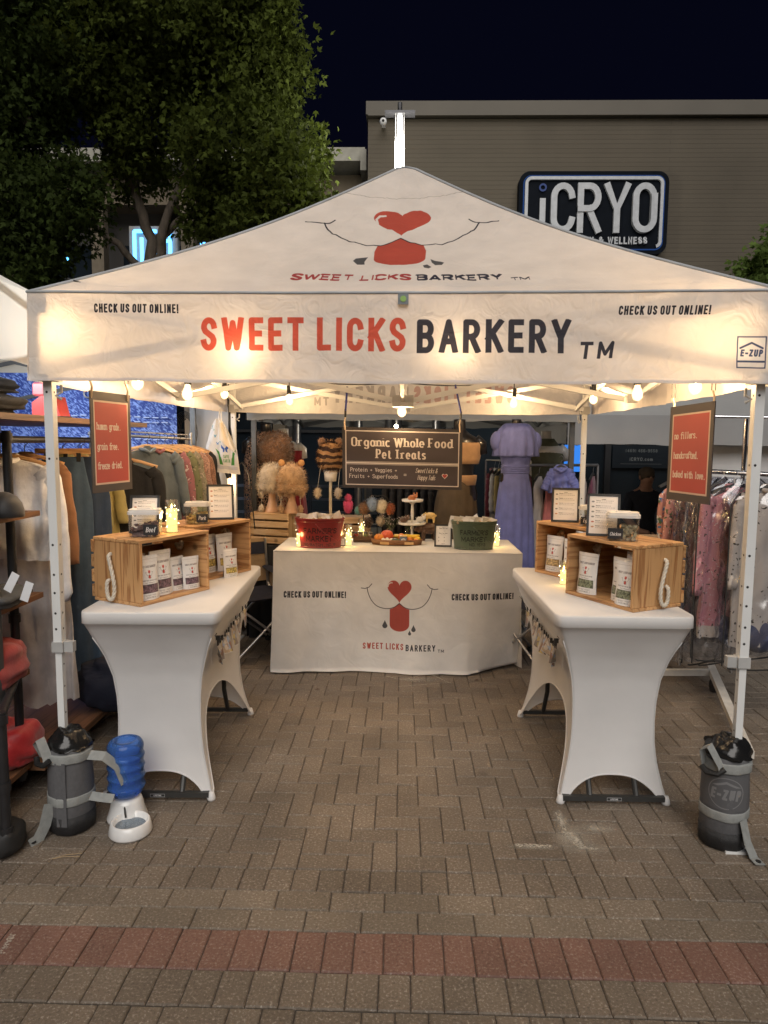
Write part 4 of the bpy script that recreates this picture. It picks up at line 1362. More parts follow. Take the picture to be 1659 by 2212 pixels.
# ================================================================== stretch-covered side tables
SPX = M('stretch_cover', (.80, .79, .78), .7, var=.03, scale=5, bump=.25, bscale=7, sheen=.2, trans=.24)
TLEG = M('table_leg_dark', (.05, .05, .048), .45, .3)
def side_table(label, x, y, rz, mirror):
    t = thing('display_table', label, 'table', (x, y, 0), rz, 'tall side tables under white stretch covers')
    hx, hy, zt = .315, .61, .93
    MB().box((0, 0, zt - .03), (2 * hx - .03, 2 * hy - .03, .045)).build('tabletop', M('table_white', (.7, .7, .68), .5), t, world=False)
    zz = [0.0, .012, .04, .1, .2, .3, .4, .5, .6, .7, .76, .80, .835, .862, .872]
    wx = [.262, .262, .250, .234, .212, .2, .197, .2, .212, .238, .258, .275, .291, .303, .309]
    wy = [.530, .530, .515, .50, .485, .480, .48, .485, .495, .52, .545, .563, .582, .597, .603]
    NS = 26
    def per(i):      # perimeter -> side, fraction
        k, f = divmod(i, NS)
        return k % 4, f / NS
    def base(k, f, a, b, r):
        # rectangle with softly rounded corners
        c = [(-a, -b), (a, -b), (a, b), (-a, b)]
        p, q = c[k], c[(k + 1) % 4]
        L = math.hypot(q[0] - p[0], q[1] - p[1])
        x_ = p[0] + (q[0] - p[0]) * f; y_ = p[1] + (q[1] - p[1]) * f
        n = math.sqrt(max(abs(x_), 0) ** 2)
        # rounding
        ex, ey = a - r, b - r
        dx, dy = max(abs(x_) - ex, 0), max(abs(y_) - ey, 0)
        if dx > 0 and dy > 0:
            m_ = math.hypot(dx, dy)
            x_ = math.copysign(ex + dx / m_ * r, x_); y_ = math.copysign(ey + dy / m_ * r, y_)
        return x_, y_
    def arch(k, f):
        s = abs(2 * f - 1)
        A = .125 if k % 2 == 0 else .36
        foot = .87 if k % 2 == 0 else .93
        if s > foot: return 0.0
        q = s / foot
        return A * (1 - q ** 2.6) ** .62
    vs, fs = [], []
    rows = []
    tot = 4 * NS
    nz = 26
    for j in range(nz + 1):
        for i in range(tot):
            k, f = per(i)
            zb = arch(k, f) + .004
            v = j / nz
            z = zb + (.872 - zb) * v ** 1.0
            a, b = np.interp(z, zz, wx), np.interp(z, zz, wy)
            x_, y_ = base(k, f, a, b, .012 + .03 * max(0, (z - .8) / .07))
            # cloth between two feet is pulled slightly inwards
            s = abs(2 * f - 1)
            pull = (.018 if k % 2 == 0 else .055) * (1 - s ** 2) * math.sin(PI * min(1, z / .87)) 
            if k == 0: y_ += pull
            if k == 2: y_ -= pull
            if k == 1: x_ -= pull
            if k == 3: x_ += pull
            vs.append((x_, y_, z))
    for (dz, din) in ((.8735, .0035), (.876, .0), (.923, .0), (.928, .0025), (.93, .009)):
        for i in range(tot):
            k, f = per(i)
            x_, y_ = base(k, f, hx - din, hy - din, .045)
            vs.append((x_, y_, dz))
    nr = nz + 1 + 5
    for j in range(nr - 1):
        for i in range(tot):
            fs.append((j * tot + i, j * tot + (i + 1) % tot, (j + 1) * tot + (i + 1) % tot, (j + 1) * tot + i))
    fs.append(tuple((nr - 1) * tot + i for i in range(tot)))
    cv = MB().add(vs, fs).build('stretch_cover', SPX, t, 'all', world=False)
    sm = MB()
    for sx in (-1, 1):
        for sy in (-1, 1):
            pts = [(sx * (np.interp(z, zz, wx) - .003), sy * (np.interp(z, zz, wy) - .003), z) for z in np.linspace(.03, .80, 16)]
            MB().tube(pts, .0022, 5).build('cover_seam', SPX, cv, 'all', world=False)
            MB().lathe([(.019, 0), (.021, .008), (.018, .02), (.012, .04)], 10, (sx * .25, sy * .52, 0)).build('foot_pocket', SPX, t, 'all', world=False)
    for sy in (-1, 1):
        f = MB().box((0, sy * .525, .03), (.48, .024, .024)).build('foot_bar', TLEG, t, world=False)
        for sx in (-.11, .11):
            MB().tube([(sx, sy * .515, .035), (sx, sy * .42, .2), (sx, sy * .40, .88)], .013, 8).build('leg', TLEG, t, True, world=False)
        if sy < 0:
            c = Canvas(160, 36, (.02, .02, .02)); c.frame(2, 2, 158, 34, 3, (.6, .6, .6)); c.text('LIFETIME', 80, 10, 15, (.75, .75, .75), .9, .2, .2, align='c')
            lx = .0
            MB().grid(lambda u, v: (lx - .035 + .07 * u, sy * .525 - .0135, .021 + .018 * v), 1, 1).build('maker_label', img_mat('lifetime_label', c, .4), f, world=False)
    # arch edges have a rolled hem
    for k in range(4):
        pts = []
        for i in range(NS + 1):
            f = i / NS
            z = arch(k, min(f, .9999)) + .004
            a, b = np.interp(z, zz, wx), np.interp(z, zz, wy)
            x_, y_ = base(k, f, a, b, .012)
            s = abs(2 * f - 1); pull = (.018 if k % 2 == 0 else .055) * (1 - s ** 2) * math.sin(PI * min(1, z / .87))
            y_ += pull * (k == 0) - pull * (k == 2); x_ += pull * (k == 3) - pull * (k == 1)
            pts.append((x_, y_, z))
        MB().tube(pts, .004, 6).build('cover_hem', SPX, cv, 'all', world=False)
    return t
TL = side_table('left white stretch covered display table with two wooden crates on it', -1.155, 3.63, rad(2.2), 1)
TR = side_table('right white stretch covered display table beside the floral dresses', 1.02, 3.68, rad(.6), -1)
# strings of photo prints pinned along the aisle side of both tables
PEG = M('peg_black', (.02, .018, .015), .6)
def photo_mat(i):
    r = random.Random(i); c = Canvas(60, 84, (.25, .22, .2))
    cols = [(.45, .35, .25), (.12, .10, .09), (.3, .4, .6), (.55, .45, .2), (.6, .55, .5), (.25, .14, .1)]
    for _ in range(16):
        x, y = r.uniform(0, 60), r.uniform(0, 84)
        c.poly([(x + r.uniform(5, 22) * math.cos(a), y + r.uniform(5, 22) * math.sin(a)) for a in np.linspace(0, 6, 8)], r.choice(cols))
    c.frame(0, 0, 60, 84, 2, (.75, .74, .72))
    return img_mat('photo_print', c, .3)
PH = [photo_mat(i) for i in range(5)]
def photo_line(tab, sx, label):
    root = thing('photo_garland', label, 'photo garland', tuple(tform(tab) @ Vector((sx * .3, 0, .7))), 0, 'photo garlands on the side tables')
    def side(yy, z):
        w = np.interp(z, [0.0, .2, .4, .6, .7, .76, .80, .862], [.262, .212, .197, .212, .24, .262, .282, .312])
        s = abs(yy / .6); pull = .055 * (1 - min(1, s) ** 2) * math.sin(PI * min(1, z / .87))
        return tform(tab) @ Vector((sx * (w - pull + .02), yy, z))
    pts = []
    for i in range(25):
        f = i / 24; yy = -.47 + .95 * f; z = .775 - .12 * 4 * f * (1 - f) * (1 - .0 * f)
        p = side(yy, z)
        pts.append(p)
    MB().tube(pts, .0015, 4).build('string', PEG, root)
    e = pts[0]; MB().box(e, (.02, .014, .02)).tube([e, e + Vector((-sx * .01, -.02, .015)), e + Vector((sx * .002, -.025, .03))], .0015, 4).build('binder_clip', PEG, root)
    MB().tube([e, e + Vector((-sx * .03, -.01, -.03)), e + Vector((-sx * .035, 0, -.1)), e + Vector((-sx * .03, .0, -.13))], .0007, 4).build('string_tail', M('string_white', (.6, .6, .58), .8), root)
    for n, f in enumerate([.17, .26, .36, .46, .56, .66, .76, .86]):
        i = f * 24; p = pts[int(i)].lerp(pts[int(i) + 1], i % 1)
        d = (pts[int(i) + 1] - pts[int(i)]).normalized(); d.z = 0; d.normalize()
        w_, h_ = (.075, .105) if n % 3 else (.11, .085)
        sw_ = rng.uniform(-.15, .15)
        out = Vector((sx, 0, 0)) * .004
        tl = rng.uniform(-.25, .25)
        def gp(u, v, p=p, d=d, w_=w_, h_=h_, tl=tl):
            a = (u - .5) * w_; b = -v * h_ - .004
            return p + d * (a * math.cos(tl) - b * math.sin(tl)) + Vector((0, 0, a * math.sin(tl) + b * math.cos(tl))) + out + Vector((sx, 0, 0)) * (.03 * v * (.4 + .6 * math.cos(3 * u + n)))
        MB().grid(gp, 4, 4, uvfn=lambda u, v: (u, 1 - v)).build('photo', PH[n % 5], root)
        for du in (-.3, .3):
            q = p + d * du * w_ + out
            MB().box(q + Vector((0, 0, .004)), (.006, .005, .028), rx=rng.uniform(-.3, .3)).box(q + Vector((0, .004, .006)), (.005, .004, .026), rx=.35).build('peg', PEG, root)
photo_line(TL, 1, 'string of small photo prints pegged along the aisle side of the left table')
photo_line(TR, -1, 'string of small photo prints pegged along the aisle side of the right table')

# ================================================================== centre table and its printed cloth
ct = thing('folding_table', 'six foot folding table hidden under the printed cloth at the rear', 'table', (0, 5.33, 0))
CTX0, CTX1, CTY0, CTY1, CTZ = -.925, .89, 4.98, 5.70, .905
MB().box(((CTX0 + CTX1) / 2, (CTY0 + CTY1) / 2, CTZ - .03), (CTX1 - CTX0 - .03, CTY1 - CTY0 - .03, .045)).build('tabletop', M('table_white'), ct)
for sx in (CTX0 + .25, CTX1 - .25):
    MB().box((sx, 5.34, .02), (.03, .55, .03)).box((sx, 5.34, .45), (.03, .03, .85)).build('leg', TLEG, ct)
def cloth_print():
    # front face of the cloth, 1.815 m by .905 m
    Wp, Hp = 1400, 700
    c = Canvas(Wp, Hp, (.80, .78, .75))
    K = Wp / 520.
    X = lambda px: (px - 594) * K; Y = lambda py: (1450 - py) * Hp / 262.
    fit(c, 'CHECK US OUT ONLINE!', X(617), X(747), Y(1287), 14 * K, INK, .19, .12)
    fit(c, 'CHECK US OUT ONLINE!', X(968), X(1098), Y(1289), 14 * K, INK, .19, .12)
    RD = (.42, .075, .055)
    heart(c, X(859), Y(1268), 50 * K, 50 * K, RD)
    c.stroke([(X(859) - 17 * K + 7 * K * math.cos(rad(a)), Y(1258) - 3 * K + 8 * K * math.sin(rad(a))) for a in range(75, 190, 10)], 5, (.8, .78, .75), square=False)
    tg_ = [(X(839), Y(1310)), (X(845), Y(1308)), (X(859), Y(1296)), (X(873), Y(1308)), (X(880), Y(1310)), (X(880), Y(1343))] + [(X(859.5) + 20.5 * K * math.cos(rad(a)), Y(1343) - 15 * K * math.sin(rad(a))) for a in range(0, 181, 12)]
    c.poly(tg_, RD)
    for sg in (-1, 1):
        q = [(859, 1297), (859 + sg * 12, 1306), (859 + sg * 28, 1309), (859 + sg * 46, 1304), (859 + sg * 58, 1292), (859 + sg * 65, 1277), (859 + sg * 68, 1264)]
        c.stroke([(X(a), Y(b)) for a, b in smooth(q)], 4.2, INK, square=False)
        c.stroke([(X(859 + sg * 58), Y(1256)), (X(859 + sg * 64), Y(1263)), (X(859 + sg * 72), Y(1266)), (X(859 + sg * 80), Y(1265))], 4, INK, square=False)
    for (dx, dy, k) in ((829, 1346, 1), (877, 1350, .85), (887.5, 1357, .7)) if False else ((829, 1346, 1.0), (889, 1353, .85), (881, 1362, .6)):
        c.poly([(X(dx) + K * k * 5.5 * math.cos(rad(a)) * (1 if math.sin(rad(a)) < 0 else 1 - .9 * math.sin(rad(a))), Y(dy) + K * k * (12 if math.sin(rad(a)) > 0 else 6) * math.sin(rad(a))) for a in range(0, 360, 18)], (.08, .085, .09))
    fit(c, 'SWEET LICKS', X(783), X(868), Y(1398), 13.5 * K, RD, .17, .2)
    fit(c, 'BARKERY', X(873), X(935), Y(1399.5), 13.5 * K, (.03, .03, .04), .17, .2)
    fit(c, 'TM', X(940), X(953), Y(1402), 6.5 * K, (.03, .03, .04), .17, .25)
    return c
CLM = img_mat('cloth_print', cloth_print(), .62, trans=.12, bump=.25, bscale=7)
CLW = M('cloth_plain', (.80, .78, .75), .62, var=.03, scale=4, trans=.12, bump=.25, bscale=7)
def cloth_front(u, v):
    x = CTX0 + (CTX1 - CTX0) * u
    z = CTZ * (1 - v)
    d = v ** 1.3
    # gentle folds that grow towards the floor, a loose billow at the bottom left and a sweep back at the right
    y = CTY0 - .004 - d * (.012 + .018 * math.sin(u * 11 + .6) + .010 * math.sin(u * 23 + v * 2) + .03 * math.exp(-((u - .08) / .07) ** 2) - .0 * u)
    y += .008 * math.sin(u * 5 + v * 7) * v
    s = max(0, (u - .78) / .22)
    y += s ** 1.5 * v * .16 + s * .05 * v
    x += .02 * d * (u - .5) + s * v * .02 - .01 * math.exp(-((u) / .05) ** 2) * v
    # gathered creases along the bottom
    y -= .016 * max(0, v - .72) / .28 * abs(math.sin(u * 17 + 1)) * (1 if u < .8 else .3)
    z = max(z, .012 + .010 * math.sin(u * 9))
    if v > .97: z = .006 + .008 * (1 + math.sin(u * 9)) * .5 + s * .02
    return (x, y, z)
clo = thing('table_cloth', 'white cloth printed with dog mouth logo over the rear centre table', 'tablecloth', (0, 5.3, 0))
MB().grid(cloth_front, 110, 40, uvfn=lambda u, v: (u, 1 - v)).build('cloth_front', CLM, clo, 'all')
MB().grid(lambda u, v: (CTX0 + (CTX1 - CTX0) * u, CTY0 - .004 + (CTY1 - CTY0 + .01) * v, CTZ + .002 * math.sin(u * 40) * math.sin(v * 9) * .4), 60, 16).build('cloth_top', CLW, clo, 'all')
def cloth_side(sx):
    def f(u, v):
        y = CTY0 - .004 + (CTY1 - CTY0) * u
        d = v ** 1.3
        x = (CTX1 if sx > 0 else CTX0) + sx * (.004 + d * (.02 + .025 * math.sin(u * 14) ))
        fx, fy, fz = cloth_front(1 if sx > 0 else 0, v)
        k = max(0, 1 - u * 5)
        return (x * (1 - k) + fx * k, y * (1 - k) + fy * k, max(.01, CTZ * (1 - v)))
    return f
for sx in (-1, 1):
    MB().grid(cloth_side(sx), 24, 24).build('cloth_side', CLW, clo, 'all')
MB().tube([Vector(cloth_front(i / 60, 0)) + Vector((0, 0, .001)) for i in range(61)], .004, 5).build('fold_line', CLW, clo, 'all')

# ================================================================== crates
def frame_box(pts):
    return pts
WOODS = {}
def woodset(kind):
    if kind == 'old': return [wood('crate_wood_%s_%d' % (kind, a), (.56, .32, .14), (.33, .15, .055), a, rough=.5) for a in range(3)]
    return [wood('crate_wood_%s_%d' % (kind, a), (.66, .47, .28), (.48, .30, .15), a, rough=.6) for a in range(3)]
def display_crate(label, near, ang, openside, slats=4):
    """crate lying on its side; near = its corner closest to the aisle visitor; long side runs along +y of its frame, open side towards openside*x"""
    L, D, H = .455, .315, .31
    t = thing('wooden_crate', label, 'crate', near, ang, 'crates lying open on the side tables')
    W3 = woodset('old'); th = .016
    s = -openside
    # frame: origin at near corner, y along the long side, x*s away from the open side
    for y in (th / 2, L - th / 2):
        e = MB().box((s * D / 2, y, H / 2), (D, th, H - 2 * th - .001), bev=.002).build('end_board', W3[2 if y < .1 else 0], t, world=False)
    n = slats
    w = D / n
    for i in range(n):
        MB().box((s * (w * (i + .5)), L / 2, H - th / 2), (w - .004, L + .006, th), bev=.002).build('top_slat', W3[1], t, world=False)
        MB().box((s * (w * (i + .5)), L / 2, th / 2), (w - .004, L + .006, th), bev=.002).build('bottom_slat', W3[1], t, world=False)
    for i in range(4):
        h = (H - .02) / 4
        MB().box((s * (D + th / 2 + .001), L / 2, .01 + h * (i + .5)), (th, L + .004, h - .012), bev=.002).build('back_slat', W3[1], t, world=False)
    ROPE = M('rope_white', (.72, .66, .55), .85, bump=.6, scale=8, bscale=160, stretch=(1, 1, 3))
    # twisted rope handle hanging on the near end board, its knot inside
    P = [(.19, -.003, .235), (.185, -.02, .225), (.172, -.024, .19), (.158, -.024, .14), (.148, -.024, .09), (.152, -.024, .045), (.17, -.024, .022), (.19, -.024, .03), (.198, -.024, .06), (.2, -.02, .1), (.203, -.003, .108)]
    pts = []
    V = [Vector((s * (a if s > 0 else a), b, c)) for a, b, c in P]
    for i in range(len(V) - 1):
        p0, p1, p2, p3 = V[max(i - 1, 0)], V[i], V[i + 1], V[min(i + 2, len(V) - 1)]
        for k in range(8):
            q = k / 8
            pts.append(.5 * ((2 * p1) + (p2 - p0) * q + (2 * p0 - 5 * p1 + 4 * p2 - p3) * q * q + (3 * p1 - p0 - 3 * p2 + p3) * q ** 3))
    rb = MB()
    for strand in range(3):
        q = []
        for i, p in enumerate(pts):
            tn = (pts[min(i + 1, len(pts) - 1)] - pts[max(i - 1, 0)]).normalized()
            a = tn.cross(Vector((0, 1, 0)))
            a = a.normalized() if a.length > .1 else Vector((1, 0, 0)); b = tn.cross(a)
            an = i * .55 + strand * 2 * PI / 3
            q.append(p + (a * math.cos(an) + b * math.sin(an)) * .0048)
        rb.tube(q, .0052, 6)
    h_ = rb.build('rope_handle', ROPE, t, 'all', world=False)
    kb = MB()
    for j in range(14):
        kb.ball((s * .17 + rng.uniform(-.016, .016), L - th - rng.uniform(.005, .035), .225 + rng.uniform(-.016, .016)), rng.uniform(.007, .013), 5)
    kb.build('rope_knot', ROPE, t, 'all', world=False)
    return t
ZT = .9305
cr = {}
cr['L1'] = display_crate('front left crate with rope handle, filled with purple treat pouches', (-1.197, 3.117, ZT), rad(-27.2), 1)
cr['L2'] = display_crate('rear left crate holding yellow treat pouches, pork jar on top', (-1.10, 3.665, ZT), rad(-27.5), 1)
cr['R1'] = display_crate('front right crate with rope handle, filled with green treat pouches', (1.071, 3.142, ZT), rad(27.8), -1)
cr['R2'] = display_crate('rear right crate showing one tan treat pouch, egg jar on top', (1.05, 3.75, ZT), rad(31), -1)
def cpt(k, along, depth, z):
    """a point in a crate's frame: along its length, in from the open side, above its base"""
    s = -1 if k[0] == 'L' else 1
    return tform(cr[k]) @ Vector((s * depth, along, z))

# ================================================================== treat pouches
def pouch_mat(col, seed):
    c = Canvas(150, 220, (.74, .72, .70))
    c.rect(0, 200, 150, 204, (.6, .58, .56))
    c.rect(0, 186, 150, 188, (.66, .64, .62))
    fit(c, 'SWEET LICKS BARKERY', 18, 132, 160, 11, (.10, .08, .08), .2, .16)
    heart(c, 75, 142, 16, 15, (.55, .13, .10)); logo(c, 75, 122, 26, 26, 1.2)
    fit(c, 'GROUND TREAT AND MIX TOPPER', 22, 128, 94, 6, (.15, .13, .13), .2, .2)
    c.text('Beef + Blueberry', 75, 83, 6, (.2, .18, .18), .8, .18, .2, align='c')
    r = random.Random(seed)
    c.rect(14, 34, 136, 78, [k * .45 for k in col])
    for _ in range(70):
        x, y, s = r.uniform(18, 132), r.uniform(38, 74), r.uniform(4, 8)
        v = r.uniform(.6, 1.5)
        c.poly([(min(136, max(14, x + s * math.cos(a + s))), min(78, max(34, y + s * .8 * math.sin(a + s)))) for a in (0, 1.2, 2.4, 3.6, 5)], [min(1, k * v) for k in col])
    c.frame(30, 8, 120, 28, 1.2, (.3, .3, .3))
    fit(c, 'PROTEINS + VEGGIES', 38, 112, 20, 5, (.2, .2, .2), .2, .2)
    c.text('Sweet Licks & Happy Tails', 75, 11, 6, (.15, .15, .15), .6, .14, .1, 'script', .2, 'c')
    return img_mat('pouch_front', c, .38, coat=.2, bump=.2, bscale=30)
PCOL = {'purple': (.16, .10, .12), 'yellow': (.55, .42, .12), 'tan': (.50, .36, .17), 'green': (.20, .22, .14)}
PM = {k: pouch_mat(v, i) for i, (k, v) in enumerate(PCOL.items())}
PW = M('pouch_white', (.74, .72, .70), .4, coat=.2, bump=.2, scale=8)
def pouch(label, k, along, depth, turn, col, s=1.0, grp=None, z=.017, on=None):
    w, h, d = .122 * s, .205 * s, .05 * s
    loc = cpt(k, along, depth, z) if on is None else Vector(on)
    base_rz = (rad(-27) if k[0] == 'L' else rad(28))
    # facing out of the open side, turned a little to the visitor
    rz = base_rz + (rad(90) if k[0] == 'L' else rad(-90)) + turn
    t = thing('treat_pouch', label, 'treat pouch', loc, rz, grp or 'treat pouches in the crates')
    def th_(v): return d * .5 * max(0, math.cos(v * PI / 2)) ** .7
    def wd(v): return w * (1 - .06 * math.sin(v * PI)) * .5
    def face(sg):
        def f(u, v):
            x = (2 * u - 1) * wd(v)
            y = sg * (th_(v) * (1 - abs(2 * u - 1) ** 3) * 1.0 + .0015) + .004 * math.sin(v * 9 + u * 5) * sg * .4
            return (x, y + .012 * v * s, h * v)
        return f
    MB().grid(face(-1), 12, 14).build('pouch_front', PM[col], t, 'all', world=False)
    MB().grid(face(1), 8, 10).build('pouch_back', PW, t, 'all', world=False)
    MB().lathe([(.001, 0), (w * .5, .0005), (w * .5, .003)], 16, sy=d / w).build('pouch_base', PW, t, True, world=False)
    return t
pouch('front purple treat pouch at the near end of the front left crate', 'L1', .085, .045, rad(-8), 'purple', 1.02)
pouch('tall purple treat pouch, second from the near end of the front left crate', 'L1', .20, .075, rad(-4), 'purple', 1.06)
pouch('purple treat pouch half hidden at the back near end of the front left crate', 'L1', .09, .13, rad(-6), 'purple', 1.0)
pouch('small purple treat pouch leaning behind another in the far end of the front left crate', 'L1', .315, .085, rad(2), 'purple', .82)
pouch('small purple treat pouch at the open edge, far end of the front left crate', 'L1', .375, .05, rad(-14), 'purple', .8)
pouch('tall yellow treat pouch at the far end of the rear left crate', 'L2', .32, .08, rad(-5), 'yellow', 1.05)
pouch('yellow treat pouch behind, inside the rear left crate', 'L2', .22, .12, rad(-3), 'yellow', 1.05)
pouch('small yellow treat pouch standing on the table cloth before the rear left crate', 'L2', .24, -.03, rad(-14), 'yellow', .78, z=.0)
pouch('dark green treat pouch alone at the far end of the front right crate', 'R1', .355, .05, rad(8), 'green', 1.0)
pouch('green treat pouch leaning second from the near end of the front right crate', 'R1', .145, .075, rad(4), 'green', 1.02)
pouch('green treat pouch nearest the rope end of the front right crate', 'R1', .075, .035, rad(12), 'green', 1.0)
pouch('green treat pouch at the very back of the front right crate', 'R1', .15, .17, rad(2), 'green', 1.1)
pouch('tan treat pouch in the rear right crate', 'R2', .36, .06, rad(10), 'tan', 1.02)
pouch('white edged treat pouch mostly hidden behind the front right crate', 'R2', .22, .06, rad(8), 'tan', 1.0)

# ================================================================== on top of the crates
LID = M('lid_white', (.74, .73, .71), .35)
BOX = clear('clear_plastic', (.92, .93, .94), .10, .06, .55)
SLATE = (.02, .02, .022)
def jar(label, loc, rz, word, col, s=1.0):
    t = thing('treat_jar', label, 'jar', loc, rz, 'clear treat jars with white lids')
    w, d, h = .125 * s, .095 * s, .105 * s
    o = rrect(w, d, .022)
    n = len(o)
    vs = [(x * .95, y * .95, .002) for x, y in o] + [(x, y, h * .75) for x, y in o] + [(x, y, h * .98) for x, y in o]
    fs = [tuple(range(n))[::-1]] + [(a * n + i, a * n + (i + 1) % n, (a + 1) * n + (i + 1) % n, (a + 1) * n + i) for a in (0, 1) for i in range(n)]
    MB().add(vs, fs).build('jar_body', BOX, t, True, world=False)
    o2 = rrect(w + .008, d + .008, .026)
    L = MB().prism(o2, h * .9, h * 1.02); L.prism(rrect(w - .004, d - .004, .024), h * 1.02, h * 1.1)
    l = L.build('lid', LID, t, world=False)
    MB().prism(rrect(w * .5, d * .38, .01), h * 1.1, h * 1.135).build('lid_latch', LID, l, world=False)
    r = random.Random(len(word) * 7)
    tb = MB()
    for _ in range(95):
        x, y = r.uniform(-.45, .45) * w * .86, r.uniform(-.45, .45) * d * .84
        z = r.uniform(.006, h * (.42 + .16 * (x > 0)))
        tb.box((x, y, z), (.014 * s, .012 * s, .010 * s), rz=r.uniform(0, 3), rx=r.uniform(-.6, .6))
    tb.build('treats', M('treats_' + word, col, .8, var=.35, scale=60), t, world=False, kind='stuff')
    c = Canvas(150, 110, SLATE)
    c.text(word, 75, 34, 50 if len(word) < 5 else 34, (.78, .77, .74), .72, .11, .1, 'script', .18, 'c')
    a = MB()
    lw, lh = .058 * s, .043 * s
    sd = .24 * w if word in ('Beef', 'Pork') else -.24 * w
    a.grid(lambda u, v: (sd - lw / 2 + lw * u, -d / 2 - .0025, .012 + lh * v), 1, 1)
    a.box((sd, -d / 2 - .0014, .012 + lh / 2), (lw, .0018, lh))
    a.build('chalk_label', img_mat('label_' + word, c, .5), t, world=False)
ZC = ZT + .3105
def top(k, along, depth): 
    p = cpt(k, along, depth, .3105); return p
jar('treat jar with a black chalk Beef label on the front left crate', top('L1', .13, .10), rad(8), 'Beef', (.20, .13, .12), 1.15)
jar('treat jar with a black chalk Pork label on the rear left crate', top('L2', .12, .10), rad(8), 'Pork', (.55, .40, .14), 1.05)
jar('treat jar with a black chalk Chicken label on the front right crate', top('R1', .17, .09), rad(-14), 'Chicken', (.45, .40, .26), 1.18)
jar('treat jar with a black chalk Egg label on the rear right crate', top('R2', .12, .1), rad(-10), 'Egg', (.55, .38, .16), 1.0)
BLK = M('frame_black', (.018, .018, .018), .4)
def menu_mat(i):
    r = random.Random(i); c = Canvas(200, 270, (.80, .77, .74))
    n = 6 if i % 2 else 5
    for k in range(n):
        y = 235 - k * (215 / n)
        cc = [(.45, .15, .1), (.2, .2, .2), (.5, .25, .12), (.15, .15, .15)][r.randrange(4)]
        c.poly([(26 + 11 * math.cos(a), y - 6 + 6 * math.sin(a)) for a in np.linspace(0, 6, 9)], cc)
        fit(c, r.choice(['Beef:', 'Pumpkin:', 'Mango:', 'Yogurt:', 'Turkey:', 'Banana:', 'Carrot:']), 46, 80, y - 3, 9, (.08, .08, .08), .2, .12)
        for q in range(2):
            x = 84 if q == 0 else 46
            e = r.uniform(150, 185)
            while x < e:
                wl = r.uniform(6, 16); c.rect(x, y - 2 - q * 13, min(e, x + wl), y + 3 - q * 13, (.42, .40, .39)); x += wl + 3
    return img_mat('menu_card', c, .35, coat=.3)
def stand_frame(label, loc, rz, i, w=.145, h=.19, mat=None, cat='framed card', grp='black framed menu cards', tilt=rad(14)):
    t = thing('card_frame', label, cat, loc, rz, grp)
    Mx = Matrix.Rotation(-tilt, 4, 'X')
    b = MB()
    for (x, z, ww, hh) in ((0, .006, w, .012), (0, h - .006, w, .012), (-w / 2 + .006, h / 2, .012, h), (w / 2 - .006, h / 2, .012, h)):
        b2 = MB().box((x, 0, z), (ww, .014, hh)); b.add([tuple(Mx @ Vector(v)) for v in b2.v], b2.f)
    b.build('frame', BLK, t, world=False)
    MB().add([tuple(Mx @ Vector(v)) for v in ((-w / 2 + .011, -.003, .011), (w / 2 - .011, -.003, .011), (w / 2 - .011, -.003, h - .011), (-w / 2 + .011, -.003, h - .011))], [(0, 1, 2, 3)], [(0, 0), (1, 0), (1, 1), (0, 1)]).build('card', mat or menu_mat(i), t, world=False)
    MB().add([tuple(Mx @ Vector(v)) for v in ((-w / 2 + .006, .004, .01), (w / 2 - .006, .004, .01), (w / 2 - .006, .004, h - .006), (-w / 2 + .006, .004, h - .006))], [(0, 1, 2, 3)]).build('back_board', BLK, t, world=False)
    yb = .3 * h
    MB()._bar((0, .2 * h, .85 * h), (0, .28 * h + .05, .004), .02, .004, 0).build('easel_leg', BLK, t, world=False)
    return t
stand_frame('black framed menu card behind the beef jar', top('L1', .20, .19), rad(6), 1)
stand_frame('black framed menu card at the far end of the rear left crate', top('L2', .33, .12), rad(18), 2, .155, .21)
stand_frame('black framed menu card leaning behind the chicken jar', top('R1', .31, .10), rad(-16), 3, .16, .215)
stand_frame('black framed menu card beside the egg jar on the rear right crate', top('R2', .32, .10), rad(-14), 4, .16, .205)
GL = clear('candle_glass', (.97, .98, .96), .06, .03, .7)
WAX = glow('candle_wax', (1.0, .74, .26), .85)
FLAME = glow('candle_flame', (1.0, .62, .2), 8)
FAIRY = glow('fairy_dot', (1.0, .85, .5), 5)
def candle(label, loc, h=.15, r=.027, wax=.6, power=.35):
    t = thing('led_candle', label, 'candle', loc, 0, 'glass candles wrapped in fairy lights')
    MB().lathe([(r, .001), (r, h)], 20).build('glass_cylinder', GL, t, 'all', world=False)
    MB().lathe([(.001, .004), (r * .86, .004), (r * .86, h * wax), (r * .6, h * wax - .003), (.001, h * wax - .006)], 18).build('wax', WAX, t, True, world=False)
    MB().lathe([(.0005, 0), (.0045, .005), (.004, .012), (.0005, .024)], 8, (0, 0, h * wax + .002)).build('flame', FLAME, t, 'all', world=False)
    rr = random.Random(int(loc[0] * 1000)); wr = []
    for i in range(60):
        a = i * .42; wr.append(((r + .001) * math.cos(a), (r + .001) * math.sin(a), .01 + (h * .8) * i / 60))
    w = MB().tube(wr, .0006, 3).build('fairy_wire', M('wire_copper', (.5, .3, .12), .4, .8), t, world=False)
    for i in range(4, 60, 6):
        MB().ball(wr[i], .003, 5).build('fairy_light', FAIRY, w, world=False)
    lamp(Vector(loc) + Vector((0, -.045, h * .55)), power, (1, .62, .22), .02, t)
candle('tall glowing candle on the front left crate', top('L1', .30, .10), .165, .031, .72)
candle('clear candle glass behind the menu card of the rear left crate', top('L2', .40, .2), .17, .03, .5, .2)
candle('glowing candle behind the left frame of the rear right crate', top('R2', .41, .14), .175, .031, .7)
candle('candle glass between egg jar and front right card', top('R1', .37, .18), .155, .028, .55, .2)
